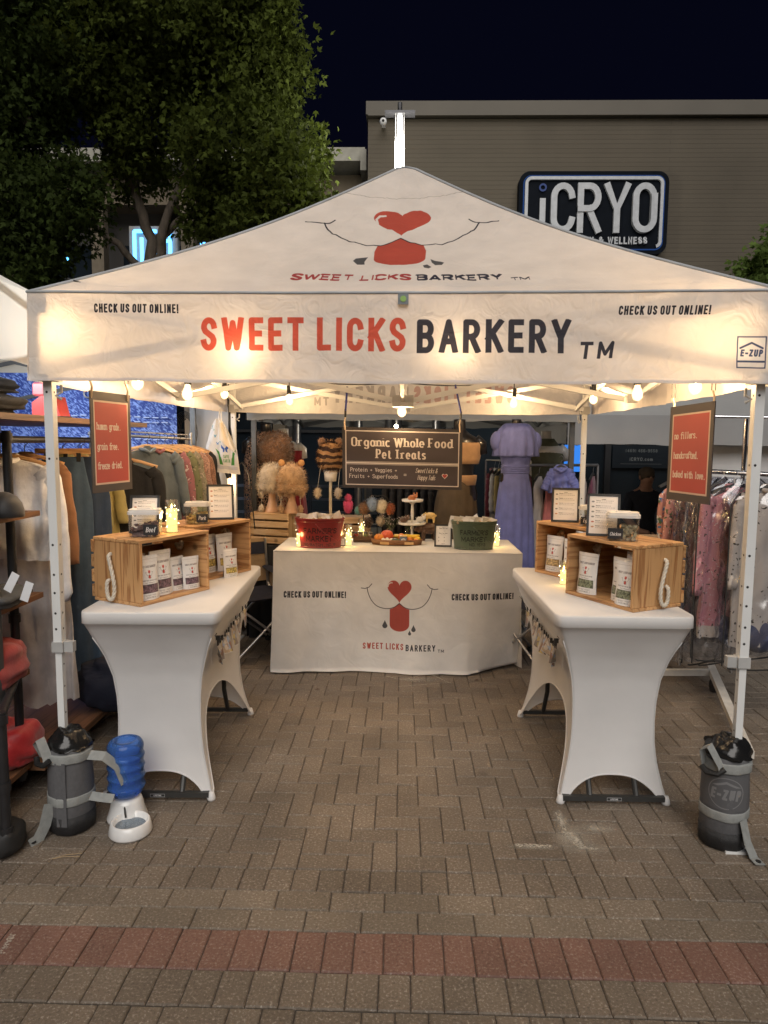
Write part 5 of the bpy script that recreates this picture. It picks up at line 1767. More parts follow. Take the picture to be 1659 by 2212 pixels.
candle('candle on the white table in the gap between the right crates', tuple(pZ(1217, 1262, .931)), .13, .022, .6, .2)
# ================================================================== things on the centre table
def TP(px, py, z=.9085): return pZ(px, py, z)
def paint_mat(name, col, rough, coat=.2, **k): return M(name, col, rough, coat=coat, **k)
def tub(label, px, Y, w, col, lines, seed, h=.2):
    P = pY(px, 1172, Y); loc = (P.x, Y, .908)
    t = thing('metal_tub', label, 'tub', loc, 0, 'painted tubs of paper wrapped samples')
    a0, a1 = w * .42, w * .5
    k = .62
    prof = [(.001, .002), (a0, .002), (a0 + .004, .012), (a1 - .004, h - .03), (a1, h - .028), (a1 - .001, h - .02), (a1 + .001, h - .012), (a1 + .006, h - .006), (a1 + .002, h), (a1 - .004, h - .004), (a0 - .004, .02), (.001, .014)]
    c = Canvas(900, 200, col)
    dk = [q * .08 for q in col]
    # lettering sits on the side facing the aisle
    for (s_, y, hh, x0, x1) in lines: fit(c, s_, x0, x1, y, hh, dk, .2, .16)
    rr = random.Random(seed)
    for _ in range(60): c.rect((x := rr.uniform(0, 900)), 0, x + rr.uniform(3, 12), rr.uniform(2, 7), dk)
    m_ = img_mat('tub_paint_%d' % seed, c, .32, coat=.3, bump=.08, bscale=9)
    vs, fs, uv = [], [], []
    n = 48
    for j in range(9):
        z = .012 + (h - .042) * j / 8; r = a0 + .004 + (a1 - a0 - .008) * j / 8
        for i in range(n + 1):
            a = 2 * PI * i / n
            vs.append((r * math.cos(a), r * k * math.sin(a), z)); uv.append((((a - PI) / PI) if a > PI else .0, j / 8))
    for j in range(8):
        for i in range(n):
            fs.append((j * (n + 1) + i, j * (n + 1) + i + 1, (j + 1) * (n + 1) + i + 1, (j + 1) * (n + 1) + i))
    MB().add(vs, fs, uv).build('tub_side', m_, t, 'all', world=False)
    pm = paint_mat('tub_rim_%d' % seed, col, .3)
    MB().lathe([(a1 - .004, h - .03), (a1 + .002, h - .026), (a1 - .002, h - .02), (a1 + .003, h - .012), (a1 + .007, h - .005), (a1 + .002, h), (a1 - .005, h - .006), (a0 - .003, .02), (.001, .016)], n, sy=k).build('rim', pm, t, 'all', world=False)
    MB().lathe([(.001, .0), (a0 + .005, .0), (a0 + .005, .012)], n, sy=k).build('tub_base', pm, t, 'all', world=False)
    MB().tube([(a1 * math.cos(b) * 1.0, -a1 * k * abs(math.sin(b)) - .008, h - .03 - .11 * math.sin((b - .9) / 2.2 * PI)) for b in np.linspace(.9, 3.1, 18)][:12], .003, 6).build('wire_handle', STEEL, t, 'all', world=False) if False else MB().tube([(-a1 * .1, -a1 * k - .008, h * .82), (a1 * .3, -a1 * k * .93 - .008, h * .5), (a1 * .8, -a1 * k * .62 - .006, h * .22), (a1 * .98, -.01, h * .5), (a1 * 1.03, 0, h * .8)], .0035, 6).build('wire_handle', pm, t, 'all', world=False)
    PAP = M('paper_white', (.76, .74, .70), .7, var=.04)
    for i in range(11):
        x = rr.uniform(-.8, .8) * a1; y = rr.uniform(-.6, .6) * a1 * k
        tl = rr.uniform(-.5, .5); tz = rr.uniform(-.6, .6)
        MB().add([tuple(Matrix.Rotation(tz, 3, 'Z') @ Matrix.Rotation(tl, 3, 'Y') @ Vector(q) + Vector((x, y, h - .02))) for q in ((-.05, 0, -.06), (.05, 0, -.06), (.06, .004, .05), (-.055, -.004, .03), (.01, .02, .045), (0, -.006, -.06))], [(0, 5, 4, 3), (5, 1, 2, 4)]).build('paper_bag', PAP, t, world=False)
    tb = MB()
    for i in range(26):
        tb.ball((rr.uniform(-.85, .85) * a1 * .9, rr.uniform(-.8, .8) * a1 * k * .8, h - .012), rr.uniform(.009, .015), 5)
    tb.build('wrapped_samples', M('kraft_samples', (.35, .26, .16), .7, var=.3, scale=30), t, 'all', world=False, kind='stuff')
    return t
tub("red painted metal tub lettered Farmer's Market, full of paper wrapped samples", 691, 5.2, .372, (.20, .018, .016),
    [("FARMER'S", 108, 46, 250, 700), ('MARKET', 42, 50, 280, 640), ('760/BATCH   NO. 15', 6, 22, 215, 700)], 3, .225)
tub("green painted metal tub lettered Farmer's Market, full of paper wrapped samples", 1023, 5.2, .34, (.070, .098, .060),
    [("FARMER'S", 115, 44, 235, 640), ("MARKET", 56, 44, 250, 620), ('NO. 15113', 18, 28, 370, 610)], 4, .215)
def tcandle(label, px, py, h=.165, r=.026, wax=.62, power=.3):
    p = TP(px, py); candle(label, (p.x, p.y, .9085), h, r, wax, power)
tcandle('glowing candle at the left end of the centre table', 647, 1181, .17)
tcandle('glowing candle in front of the red tub, right side', 753, 1178, .165)
tcandle('small glowing candle behind the jar rack', 781, 1163, .165, .025)
tcandle('glowing candle at the right end of the centre table', 1072, 1179, .165)
# small card clock in front of the red tub
p = TP(735, 1181)
t = thing('calendar_card', 'small rounded white calendar card in a black stand before the red tub', 'calendar', (p.x, p.y, .9085))
Mx = Matrix.Translation((0, 0, .036)) @ Matrix.Rotation(rad(82), 4, 'X')
MB().prism(rrect(.078, .066, .012), -.004, .004, Mx=Mx).build('holder', BLK, t, world=False)
c = Canvas(120, 96, (.76, .75, .72))
for j in range(6):
    for i in range(4): c.rect(18 + i * 24, 12 + j * 12, 18 + i * 24 + 8 + (i * j % 3) * 3, 18 + j * 12, (.25, .25, .25))
o = MB().add([tuple(Mx @ Vector(v)) for v in ((-.034, -.024, .0052), (.034, -.024, .0052), (.034, .028, .0052), (-.034, .028, .0052))], [(0, 1, 2, 3)], [(0, 0), (1, 0), (1, 1), (0, 1)]).build('card', img_mat('calendar_print', c, .4), t, world=False)
# rack of little spice jars
p = TP(785, 1170)
DW = wood('dark_wood', (.13, .065, .03), (.06, .028, .012), 0)
t = thing('jar_rack', 'small dark wooden rack holding little glass jars', 'rack', (p.x, p.y, .9085))
b = MB().box((0, 0, .006), (.16, .06, .012)).build('rack_base', DW, t, world=False)
for y in (-.027, .027): MB().box((0, y, .03), (.16, .006, .03)).build('rail', DW, t, world=False)
for x in (-.077, .077): MB().box((x, 0, .028), (.006, .06, .05)).build('end_panel', DW, t, world=False)
for i, cc in enumerate([(.3, .05, .03), (.25, .18, .12), (.16, .2, .08), (.2, .15, .1)]):
    j = MB().lathe([(.001, .013), (.017, .013), (.017, .06), (.014, .066)], 14, (-.058 + i * .038, 0, 0)).build('jar', M('spice_%d' % i, cc, .35, coat=.5), t, 'all', world=False)
    MB().lathe([(.0165, .066), (.0165, .08), (.001, .081)], 14, (-.058 + i * .038, 0, 0)).build('lid', M('spice_lid', (.10, .09, .08), .4), j, 'all', world=False)
# oval tray of vegetables: tray is one thing, each piece of produce another
p = TP(857, 1178); tx, ty, tz = p.x, p.y + .07, .9085
t = thing('wooden_tray', 'oval bentwood tray holding pumpkins, eggs and fruit', 'tray', (tx, ty, tz))
MB().lathe([(.001, .004), (.19, .004), (.195, .0), (.001, .0)], 40, sy=.42).build('tray_bottom', DW, t, 'all', world=False)
MB().lathe([(.193, .0), (.203, .04), (.198, .041), (.188, .004)], 40, sy=.42).build('tray_wall', wood('tray_wood', (.26, .12, .05), (.13, .06, .025), 0), t, 'all', world=False)
for sx in (-1, 1):
    MB().box((sx * .095, -.076, .016), (.07, .006, .02), rz=sx * .18).build('tray_inlay', M('inlay_light', (.55, .36, .17), .5), t, world=False)
def pumpkin(label, x, y, r, col, sq=.8, z=.012):
    t = thing('pumpkin', label, 'pumpkin', (tx + x, ty + y, tz + z))
    n = 14
    prof = [(max(.0008, r * math.sin(PI * i / n) ** .8), r * sq * (1 - math.cos(PI * i / n))) for i in range(n + 1)]
    MB().lathe(prof, 40, wob=lambda a, z_: 1 - .09 * abs(math.sin(a * 5)) ** .5 if False else 1 - .10 * (1 - abs(math.sin(a * 4.5))) ** 2).build('pumpkin_skin', M('pumpkin_%.2f' % col[1], col, .4, var=.25, scale=25, stretch=(1, 1, .3)), t, 'all', world=False)
    MB().tube([(0, 0, r * sq * 1.85), (.003, 0, r * sq * 2.2), (.01, 0, r * sq * 2.45)], [.006, .004, .003], 7).build('stem', M('stem_brown', (.2, .14, .06), .7), t, 'all', world=False)
pumpkin('orange ribbed mini pumpkin at the left end of the oval tray', -.138, .0, .040, (.62, .22, .03), .85)
pumpkin('red orange mini pumpkin behind the eggs', -.078, .03, .050, (.60, .10, .04), .85, .02)
def prod(name, label, cat, x, y, z, rx, ry, rz_, col, rot=0, rough=.4, grp=None, bend=0):
    b = MB().ball((0, 0, 0), 1, 12, sc=(rx, ry, rz_), Mx=Matrix.Rotation(rot, 4, 'Z'))
    if bend: b.v = [(v[0], v[1] , v[2] + bend * (v[0] / rx) ** 2) for v in b.v]
    o = b.build(name, M('prod_%s' % name + '%.2f' % col[0], col, rough, var=.12, scale=40, coat=.15), None, 'all')
    o.location = (tx + x, ty + y, tz + z)
    tag(o, label, cat, grp)
for i, x in enumerate((-.105, -.075, -.043)):
    prod('egg', ['white egg nearest the orange pumpkin', 'white egg in the middle of the three', 'white egg nearest the avocado'][i], 'egg', x, -.04, .03 + .004 * (i % 2), .018, .017, .022, (.80, .77, .70), grp='eggs in the oval tray')
prod('avocado', 'dark green avocado lying at the front of the tray', 'avocado', -.012, -.045, .026, .042, .024, .023, (.035, .06, .015), .1)
prod('orange_fruit', 'round orange right of the yogurt carton', 'orange', .098, -.038, .034, .029, .027, .027, (.70, .22, .03))
prod('tomato', 'small red orange tomato near the right end of the tray', 'tomato', .148, -.028, .028, .022, .02, .018, (.68, .17, .04))
prod('lemon', 'small yellow lemon at the right rim of the tray', 'lemon', .168, .0, .042, .018, .016, .017, (.75, .50, .05))
prod('banana', 'yellow banana lying along the back of the tray', 'banana', .115, .02, .058, .065, .017, .016, (.78, .52, .05), -.1, bend=.012)
prod('banana', 'second yellow banana at the right end, below the other', 'banana', .15, .012, .045, .04, .014, .014, (.75, .48, .05), -.5, bend=.01)
prod('peach', 'orange peach behind the yogurt carton', 'peach', .035, .03, .055, .028, .026, .026, (.72, .25, .06))
prod('squash', 'pale yellow squash beside the peach', 'squash', -.002, .035, .058, .03, .02, .016, (.72, .50, .10))
c = Canvas(120, 130, (.13, .17, .24)); c.poly([(60 + 42 * math.cos(a), 62 + 46 * math.sin(a)) for a in np.linspace(0, 6.1, 20)], (.7, .7, .66))
c.text('GREEK', 60, 84, 12, (.1, .14, .2), .7, .2, .15, align='c'); c.text('YOGURT', 60, 66, 12, (.1, .14, .2), .7, .2, .15, align='c'); c.poly([(42, 48), (50, 34), (60, 42), (72, 32), (78, 50), (60, 28)], (.1, .14, .2))
t = thing('yogurt_cup', 'small blue greek yogurt carton standing in the tray', 'carton', (tx + .05, ty - .055, tz + .006), rad(4))
MB().box((0, 0, .032), (.054, .04, .06), bev=.003).build('cup', M('cup_blue', (.13, .17, .24), .4), t, world=False)
MB().add([(-.026, -.0212, .004), (.026, -.0212, .004), (.026, -.0212, .060), (-.026, -.0212, .060)], [(0, 1, 2, 3)], [(0, 0), (1, 0), (1, 1), (0, 1)]).build('cup_label', img_mat('yogurt_label', c, .4), t, world=False)
MB().box((0, 0, .0655), (.058, .044, .006), bev=.002).build('cup_lid', M('lid_gold', (.6, .42, .2), .4), t, world=False)
# glass vases with sprigs
SPR = leaf_mat('sprig_leaf', (.12, .15, .10))
def vase(label, px, py):
    p = TP(px, py); t = thing('vase', label, 'vase', (p.x, p.y, .9085), 0, 'glass vases with sprigs')
    MB().lathe([(.026, .001), (.026, .075)], 18).build('glass', GL, t, 'all', world=False)
    r = random.Random(px); sb = MB(); lb = MB(); bb = MB()
    for i in range(26):
        a = r.uniform(0, 2 * PI); R_ = r.uniform(.02, .085); h = r.uniform(.10, .185)
        pts = [(0, 0, .01), (.012 * math.cos(a), .012 * math.sin(a), .07), (R_ * .7 * math.cos(a), R_ * .7 * math.sin(a), h * .8), (R_ * math.cos(a), R_ * math.sin(a), h)]
        sb.tube(pts, .0009, 4)
        for k in range(9):
            q = Vector(pts[2]).lerp(Vector(pts[3]), r.uniform(-1.2, 1.1)) + Vector((r.gauss(0, .008), r.gauss(0, .008), r.gauss(0, .008)))
            d = Vector((r.gauss(0, 1), r.gauss(0, 1), r.gauss(.4, 1))).normalized(); e = d.orthogonal().normalized(); l = r.uniform(.008, .017)
            lb.add([q, q + d * l * .5 + e * l * .28, q + d * l, q + d * l * .5 - e * l * .28], [(0, 1, 2, 3)])
        for k in range(2):
            bb.ball(Vector(pts[3]) + Vector((r.gauss(0, .01), r.gauss(0, .01), r.gauss(0, .008))), .0038, 4)
    sb.build('stems', M('stem_green', (.12, .14, .06), .7), t, world=False, kind='stuff'); lb.build('sprig_leaves', SPR, t, world=False, kind='stuff'); bb.build('berries', M('berry_pale', (.45, .40, .42), .6), t, world=False, kind='stuff')
vase('glass vase of grey green sprigs behind the tray, left one', 845, 1160)
vase('glass vase of grey green sprigs beside the carved pigs, right one', 881, 1160)
# carved pigs
def quad_animal(name, label, loc, s, col, rz, rough=.4):
    t = thing(name, label, 'figurine', loc, rz, 'carved pig figurines')
    me_ = MB()
    me_.ball((0, 0, .62 * s), 1, 12, sc=(.52 * s, .30 * s, .31 * s)); me_.ball((-.48 * s, 0, .62 * s), 1, 10, sc=(.24 * s, .2 * s, .22 * s)); me_.ball((-.70 * s, 0, .57 * s), 1, 8, sc=(.1 * s, .1 * s, .1 * s))
    for x in (-.28, .3):
        for y in (-.14, .14):
            me_.tube([(x * s, y * s, .5 * s), (x * s * 1.05, y * s, .25 * s), (x * s * 1.05, y * s, 0)], [.13 * s, .09 * s, .075 * s], 9)
    o = me_.build('body', M(name + '_mat', col, rough, var=.25, scale=25, coat=.2), t, 'all', world=False)
    md = o.modifiers.new('blend', 'REMESH'); md.mode = 'VOXEL'; md.voxel_size = .028 * s; md.use_smooth_shade = True
    sm = o.modifiers.new('soft', 'SMOOTH'); sm.iterations = 6
    for y in (-.12, .12):
        MB().ball((-.44 * s, y * s, .84 * s), 1, 7, sc=(.06 * s, .035 * s, .09 * s)).build('ear', M(name + '_mat'), t, 'all', world=False)
    MB().tube([(.5 * s, 0, .68 * s), (.56 * s, 0, .7 * s), (.56 * s, .03 * s, .62 * s), (.55 * s, .0, .55 * s)], .022 * s, 6).build('tail', M(name + '_mat'), t, 'all', world=False)
    return t
p = TP(926, 1168)
quad_animal('carved_boar', 'dark brown carved wooden pig standing behind the framed card', (p.x, p.y + .03, .9085), .155, (.075, .035, .018), rad(12))
quad_animal('carved_pig', 'small pale yellow carved pig standing on the back of the dark one', (p.x + .012, p.y + .03, .9085 + .155 * .93), .092, (.66, .46, .17), rad(-8))
# share-the-love card
c = Canvas(200, 270, (.76, .74, .70))
c.text('Share the Love', 100, 225, 20, (.15, .14, .14), .72, .1, .06, 'script', .2, 'c'); heart(c, 118, 196, 20, 20, (.15, .14, .14)); heart(c, 118, 196, 16, 16, (.76, .74, .70))
c.text('Snap. Tag. Wag.', 100, 160, 13, (.1, .1, .1), .8, .2, .16, align='c'); c.text('Follow us online', 100, 142, 7, (.2, .2, .2), .8, .2, .18, align='c'); c.text('Thank you', 100, 18, 9, (.2, .2, .2), .8, .15, .1, 'script', .2, 'c')
for x, y in ((40, 110), (115, 110), (40, 60), (115, 60)): c.poly([(x + 6 * math.cos(a), y + 6 * math.sin(a)) for a in np.linspace(0, 6.1, 12)], (.12, .12, .12))
p = TP(957, 1181)
stand_frame('black framed share the love card between carved pigs and green tub', (p.x, p.y, .9085), rad(-4), 9, .135, .172, img_mat('share_card', c, .35), grp=None)

# ================================================================== stall behind: canopy, crates, hats, plush
def simple_canopy(name, label, cx, cy, hx, hy, zb, ze, za, mat, frame, rz=0, inner=True, group=None):
    t = thing(name, label, 'tent', (cx, cy, 0), rz, group)
    def pt(k, s, tt):
        e = 1 - tt; a, b = (hx, hy) if k % 2 == 0 else (hy, hx)
        x, y = a * s * e, -b * e
        z = ze + (za - ze) * tt - .09 * math.sin(PI * tt) + .008 * noise1(s * 8, k) * math.sin(PI * tt)
        for _ in range(k): x, y = -y, x
        return (x, y, z)
    for k in range(4):
        MB().grid(lambda u, v: pt(k, 2 * u - 1, v), 18, 12).build('roof_panel', mat, t, 'all', world=False)
        def vp(u, v):
            s = 2 * u - 1; a, b = (hx, hy) if k % 2 == 0 else (hy, hx)
            x, y = a * s, -b - .004 - v * (.012 + .012 * noise1(s * 12, k))
            z = ze + (zb - ze) * v + .01 * noise1(s * 6, k + 2) * v
            for _ in range(k): x, y = -y, x
            return (x, y, z)
        MB().grid(vp, 50, 6).build('valance', mat, t, 'all', world=False)
    for sx in (-1, 1):
        for sy in (-1, 1):
            MB().box((sx * (hx - .05), sy * (hy - .05), (zb + .1) / 2), (.042, .042, zb + .1)).build('leg', frame, t, world=False)
    for sy in (-1, 1):
        for sg in (-1, 1):
            MB()._bar((sg * (hx - .08), sy * (hy - .09), ze - .03), (0, sy * (hy - .09), zb), .022, .03, 0).build('truss_bar', frame, t, world=False)
            MB()._bar((sg * (hx - .08), sy * (hy - .12), zb), (0, sy * (hy - .12), ze - .03), .022, .03, 0).build('truss_bar', frame, t, world=False)
            MB()._bar((sy * (hx - .09), sg * (hy - .08), ze - .03), (sy * (hx - .09), 0, zb), .022, .03, 0).build('truss_bar', frame, t, world=False)
            MB()._bar((sy * (hx - .12), sg * (hy - .08), zb), (sy * (hx - .12), 0, ze - .03), .022, .03, 0).build('truss_bar', frame, t, world=False)
    return t
GFAB = M('canopy_grey_fabric', (.36, .37, .37), .8, var=.05, scale=3, trans=.2, bump=.3, bscale=6)
WFAB = M('canopy_white_fabric', (.74, .68, .58), .8, var=.04, scale=3, trans=.35, bump=.3, bscale=6)
DFR = M('frame_dark_grey', (.10, .105, .11), .4, .3)
simple_canopy('rear_canopy', 'grey canopy of the clothing stall directly behind the white tent', .1, 7.75, 1.5, 1.45, 1.9, 2.2, 3.0, GFAB, DFR)
p = pY(856, 921, 7.7)
t = thing('hanging_lamp', 'small bright white lamp under the grey rear canopy', 'lamp', tuple(p))
MB().ball(p, .022, 8).build('bulb', glow('lamp_white', (1, .9, .68), 22), t, 'all')
MB().tube([p + Vector((0, 0, .02)), p + Vector((0, 0, .3))], .006, 6).build('cord', CABLE, t)
lamp(p - Vector((0, .05, .03)), 9, (1, .88, .7), .03, t)
# black draped table
BLKC = M('black_cloth', (.018, .018, .02), .85, bump=.2)
def draped(name, label, x0, x1, y0, y1, z, mat, seed=1, cat='table'):
    t = thing(name, label, cat, ((x0 + x1) / 2, (y0 + y1) / 2, 0))
    pts = []
    def per(u):
        L = 2 * (x1 - x0) + 2 * (y1 - y0); d = u * L
        if d < x1 - x0: return x0 + d, y0, 0, -1
        d -= x1 - x0
        if d < y1 - y0: return x1, y0 + d, 1, 0
        d -= y1 - y0
        if d < x1 - x0: return x1 - d, y1, 0, 1
        d -= x1 - x0
        return x0, y1 - min(d, y1 - y0), -1, 0
    def f(u, v):
        x, y, nx, ny = per(u); k = v * (.03 + .03 * math.sin(u * 90 + seed) * math.sin(u * 23))
        return (x + nx * k, y + ny * k, z * (1 - v) + .01)
    MB().grid(f, 120, 8).build('cloth', mat, t, 'all')
    MB().box(((x0 + x1) / 2, (y0 + y1) / 2, z - .005), (x1 - x0, y1 - y0, .03)).build('tabletop', mat, t)
    return t
draped('low_table', 'low black draped table carrying the slatted crate of fur hats', -1.30, -.60, 5.85, 6.45, .80, BLKC)
draped('rear_table', 'long black draped table behind the pompom rack', -.45, .75, 6.0, 6.6, .82, BLKC, 4)
W3 = woodset('new')
def slat_crate(label, x, y, z, rz, L=.40, D=.32, H=.28, n=4):
    t = thing('slatted_crate', label, 'crate', (x, y, z), rz, 'pale slatted crates of the rear stall')
    for sx in (-1, 1):
        MB().box((sx * (L / 2 - .009), 0, H / 2), (.018, D - .026, H), bev=.002).build('end_board', W3[2], t, world=False)
    h = H / n
    for sy in (-1, 1):
        for i in range(n):
            MB().box((0, sy * (D / 2 - .006), h * (i + .5)), (L, .011, h - .016), bev=.002).build('side_slat', W3[0], t, world=False)
    for i in range(4): MB().box((0, -D / 2 + .05 + i * .073, .004), (L - .04, .06, .008)).build('bottom_slat', W3[0], t, world=False)
    MB().box((0, 0, H - .012), (L - .04, D - .03, .01)).build('inner_board', W3[0], t, world=False)
    return t
p = pY(598, 1172, 5.98)
slat_crate('pale slatted crate under the two tan mannequin necks', p.x - .01, 6.05, .815, rad(-16), .36, .30, .275)
p = pY(768, 1150, 6.15)
slat_crate('pale slatted crate behind the red tub under the pink plush', p.x, 6.2, .83, rad(4), .26, .24, .215, 3)
def fur(name, blobs, n, L, mat, parent, seed=1, stripe=None, world=True):
    """tufts over ellipsoids; one soft mesh"""
    r = np.random.RandomState(seed)
    b = MB()
    for (c0, sc) in blobs: b.ball(c0, 1, 12, sc=tuple(q * .93 for q in sc))
    V, Fc = [], []
    tot = sum(s[0] * s[1] for _, s in blobs)
    for (c0, sc) in blobs:
        k = int(n * sc[0] * sc[1] / tot)
        d = r.normal(size=(k, 3)); d /= np.linalg.norm(d, axis=1)[:, None]
        for i in range(k):
            P = Vector(c0) + Vector(d[i] * np.array(sc)) * .95
            nrm = Vector(d[i] / np.array(sc)).normalized()
            dr = (nrm + Vector(r.normal(size=3) * .45) + Vector((0, 0, -.35))).normalized()
            e = dr.cross(nrm + Vector((.1, .2, .3))).normalized() * L * .12
            b.add([P - e, P + e, P + dr * L * r.uniform(.6, 1.2)], [(0, 1, 2)])
    return b.build(name, mat, parent, 'all', world=world)
FB = lambda n, c, v=.35: M('fur_' + n, c, .9, var=v, scale=9, sheen=.5)
TAN = M('mannequin_tan', (.62, .38, .24), .35, coat=.2)
def hat_on_neck(label, px, py0, py1, Y, col, seed, ears=None, big=1.0, tassel=True):
    p = pY(px, py1, Y); q = pY(px, py0, Y); hgt = q.z - p.z
    t = thing('hat_stand', 'tan neck stand under the ' + label, 'hat stand', tuple(p))
    MB().lathe([(.075, 0), (.074, .01), (.05, .05), (.034, .10), (.03, .15), (.045, .2)], 20).build('neck', TAN, t, 'all', world=False)
    h = thing('fur_hat', label, 'fur hat', tuple(p + Vector((0, 0, .16))))
    m_ = FB(*col)
    fur('fur_shell', [((0, 0, hgt - .16 - .13 * big), (.125 * big, .12 * big, .135 * big)), ((0, 0, hgt - .16 - .20 * big), (.135 * big, .125 * big, .06 * big)), ((-.085 * big, -.02, .05), (.04, .035, .08)), ((.085 * big, -.02, .05), (.04, .035, .08))], 2600, .028, m_, h, seed, world=False)
    if ears:
        for s_ in (-1, 1): MB().ball((s_ * .085, 0, hgt - .16 + .0), 1, 8, sc=(.03, .012, .03)).build('ear', M('ear_tan', (.5, .26, .10), .8), h, 'all', world=False)
    if tassel:
        for s_ in (-1, 1):
            MB().tube([(s_ * .075, -.03, .02), (s_ * .085, -.05, -.09)], .0015, 4).build('tassel_cord', M('cord_white', (.7, .68, .62), .8), h, world=False)
            fur('pompom', [((s_ * .085, -.055, -.12), (.024, .024, .032))], 260, .016, m_, h, seed + 5, world=False)
hat_on_neck('grey white fur trapper hat on the left neck', 588, 1000, 1106, 6.05, ('grey', (.58, .50, .40)), 2)
hat_on_neck('golden fur hat with little ears on the right neck', 630, 1000, 1108, 5.95, ('gold', (.50, .33, .19)), 3, ears=1, big=1.05)
p = pY(596, 975, 6.45)
h = thing('fur_hat', 'big round brown fur hat above the other two hats', 'fur hat', (p.x, p.y, p.z - .16))
fur('fur_shell', [((0, 0, .16), (.165, .14, .19))], 3000, .035, FB('brown', (.21, .105, .05)), h, 7, world=False)
MB().tube([(0, .05, .1), (0, .05, -(p.z - .16))], .012, 8).build('stand_pole', STEEL, h, True, world=False)
p = pY(714, 985, 6.05)
h = thing('fur_hat', 'striped brown and tan fur hat with round ears on a white pole stand', 'fur hat', (p.x, p.y, p.z))
def stripe_fur():
    mt, n, out = nodes('fur_striped'); q = N(n, 'BsdfPrincipled'); q.inputs['Roughness'].default_value = .9
    tc = N(n, 'TexCoord'); w = N(n, 'TexWave'); w.bands_direction = 'Z'; w.inputs['Scale'].default_value = 5.2; w.inputs['Distortion'].default_value = 5; w.inputs['Detail Scale'].default_value = 1.2
    n.links.new(tc.outputs['Object'], w.inputs[0]); cr_ = N(n, 'ValToRGB'); cr_.color_ramp.elements[0].color = (.06, .03, .02, 1); cr_.color_ramp.elements[1].color = (.48, .28, .13, 1); cr_.color_ramp.elements[0].position = .4; cr_.color_ramp.elements[1].position = .55
    n.links.new(w.outputs[0], cr_.inputs[0]); n.links.new(cr_.outputs[0], q.inputs[0]); n.links.new(q.outputs[0], out.inputs[0]); return mt
SF = stripe_fur()
fur('fur_shell', [((0, 0, -.01), (.115, .11, .14))], 2600, .03, SF, h, 11, world=False)
for s_ in (-1, 1):
    fur('ear', [((s_ * .075, 0, .125), (.035, .025, .035))], 300, .016, FB('brown', (.21, .105, .05)), h, 3, world=False)
    fur('pompom', [((s_ * .09 - .02, -.04, -.32), (.03, .03, .045))], 320, .02, FB('grey', (.58, .50, .40)), h, 13, world=False)
    MB().tube([(s_ * .085, -.02, -.1), (s_ * .09 - .02, -.04, -.28)], .0015, 4).build('tassel_cord', M('cord_white'), h, world=False)
MB().lathe([(.05, -.22), (.062, -.12)], 16).build('neck_cuff', M('cuff_white', (.72, .68, .6), .8), h, 'all', world=False)
MB().tube([(0, 0, -.2), (0, 0, .82 - p.z)], .014, 8).build('stand_pole', M('pole_cream', (.6, .55, .45), .5), h, True, world=False)
# pompom keyrings on a black wire rack
p = pY(815, 1120, 5.95)
t = thing('wire_rack', 'black curled wire rack behind the sprigs', 'rack', (p.x, p.y, .83))
for dx in (-.12, 0, .12):
    MB().tube([(dx, 0, 0), (dx, 0, .33)], .004, 6).build('upright', CABLE, t, world=False)
for s_ in (-1, 1):
    MB().tube([(s_ * .04 + s_ * .05 * q_ / 10 * math.cos(q_ * .55), 0, .36 + .04 * q_ / 10 * math.sin(q_ * .55) ) for q_ in range(18)], .003, 6).build('scroll', CABLE, t, world=False)
MB().tube([(-.16, 0, .31), (.16, 0, .31)], .004, 6).build('crossbar', CABLE, t, world=False)
MB().box((0, 0, .004), (.3, .12, .008)).build('base', CABLE, t, world=False)
for (px, py, r_, nm, cc) in ((787, 1098, .045, 'brown', (.16, .06, .02)), (804, 1089, .048, 'sky blue', (.28, .38, .55)), (825, 1094, .047, 'cream white', (.74, .68, .56)), (842, 1099, .036, 'rust orange', (.45, .13, .04)), (822, 1125, .03, 'grey', (.3, .28, .24)), (795, 1128, .035, 'dark brown', (.1, .05, .03))):
    q = pY(px, py, 5.9); g_ = thing('pompom_keyring', '%s fur pompom keyring hanging from the wire rack' % nm, 'keyring', (q.x, q.y, q.z), 0, 'fur pompom keyrings')
    fur('pompom', [((0, 0, 0), (r_, r_, r_ * 1.1))], 700, .022, FB(nm, cc, .2), g_, px, world=False)
    MB().tube([(.011 * math.cos(a), 0, r_ + .016 + .011 * math.sin(a)) for a in np.linspace(0, 2 * PI, 13)], .0015, 5, cap=False).build('ring', STEEL, g_, world=False)
p = pY(752, 1110, 6.15)
t = thing('plush_toy', 'bright pink plush figure standing on the small slatted crate', 'plush toy', (p.x, p.y, p.z))
fur('plush_body', [((0, 0, .06), (.042, .035, .06)), ((0, 0, .14), (.033, .03, .04)), ((-.03, -.01, .09), (.015, .015, .03)), ((.03, -.01, .09), (.015, .015, .03))], 900, .01, FB('pink', (.8, .10, .28), .1), t, 4, world=False)
p = pY(776, 1110, 6.1)
t = thing('plush_toy', 'small teal plush toy beside the pink one', 'plush toy', (p.x, p.y, p.z - .02))
fur('plush_body', [((0, 0, .05), (.045, .035, .045))], 400, .01, FB('teal', (.12, .30, .27), .1), t, 5, world=False)
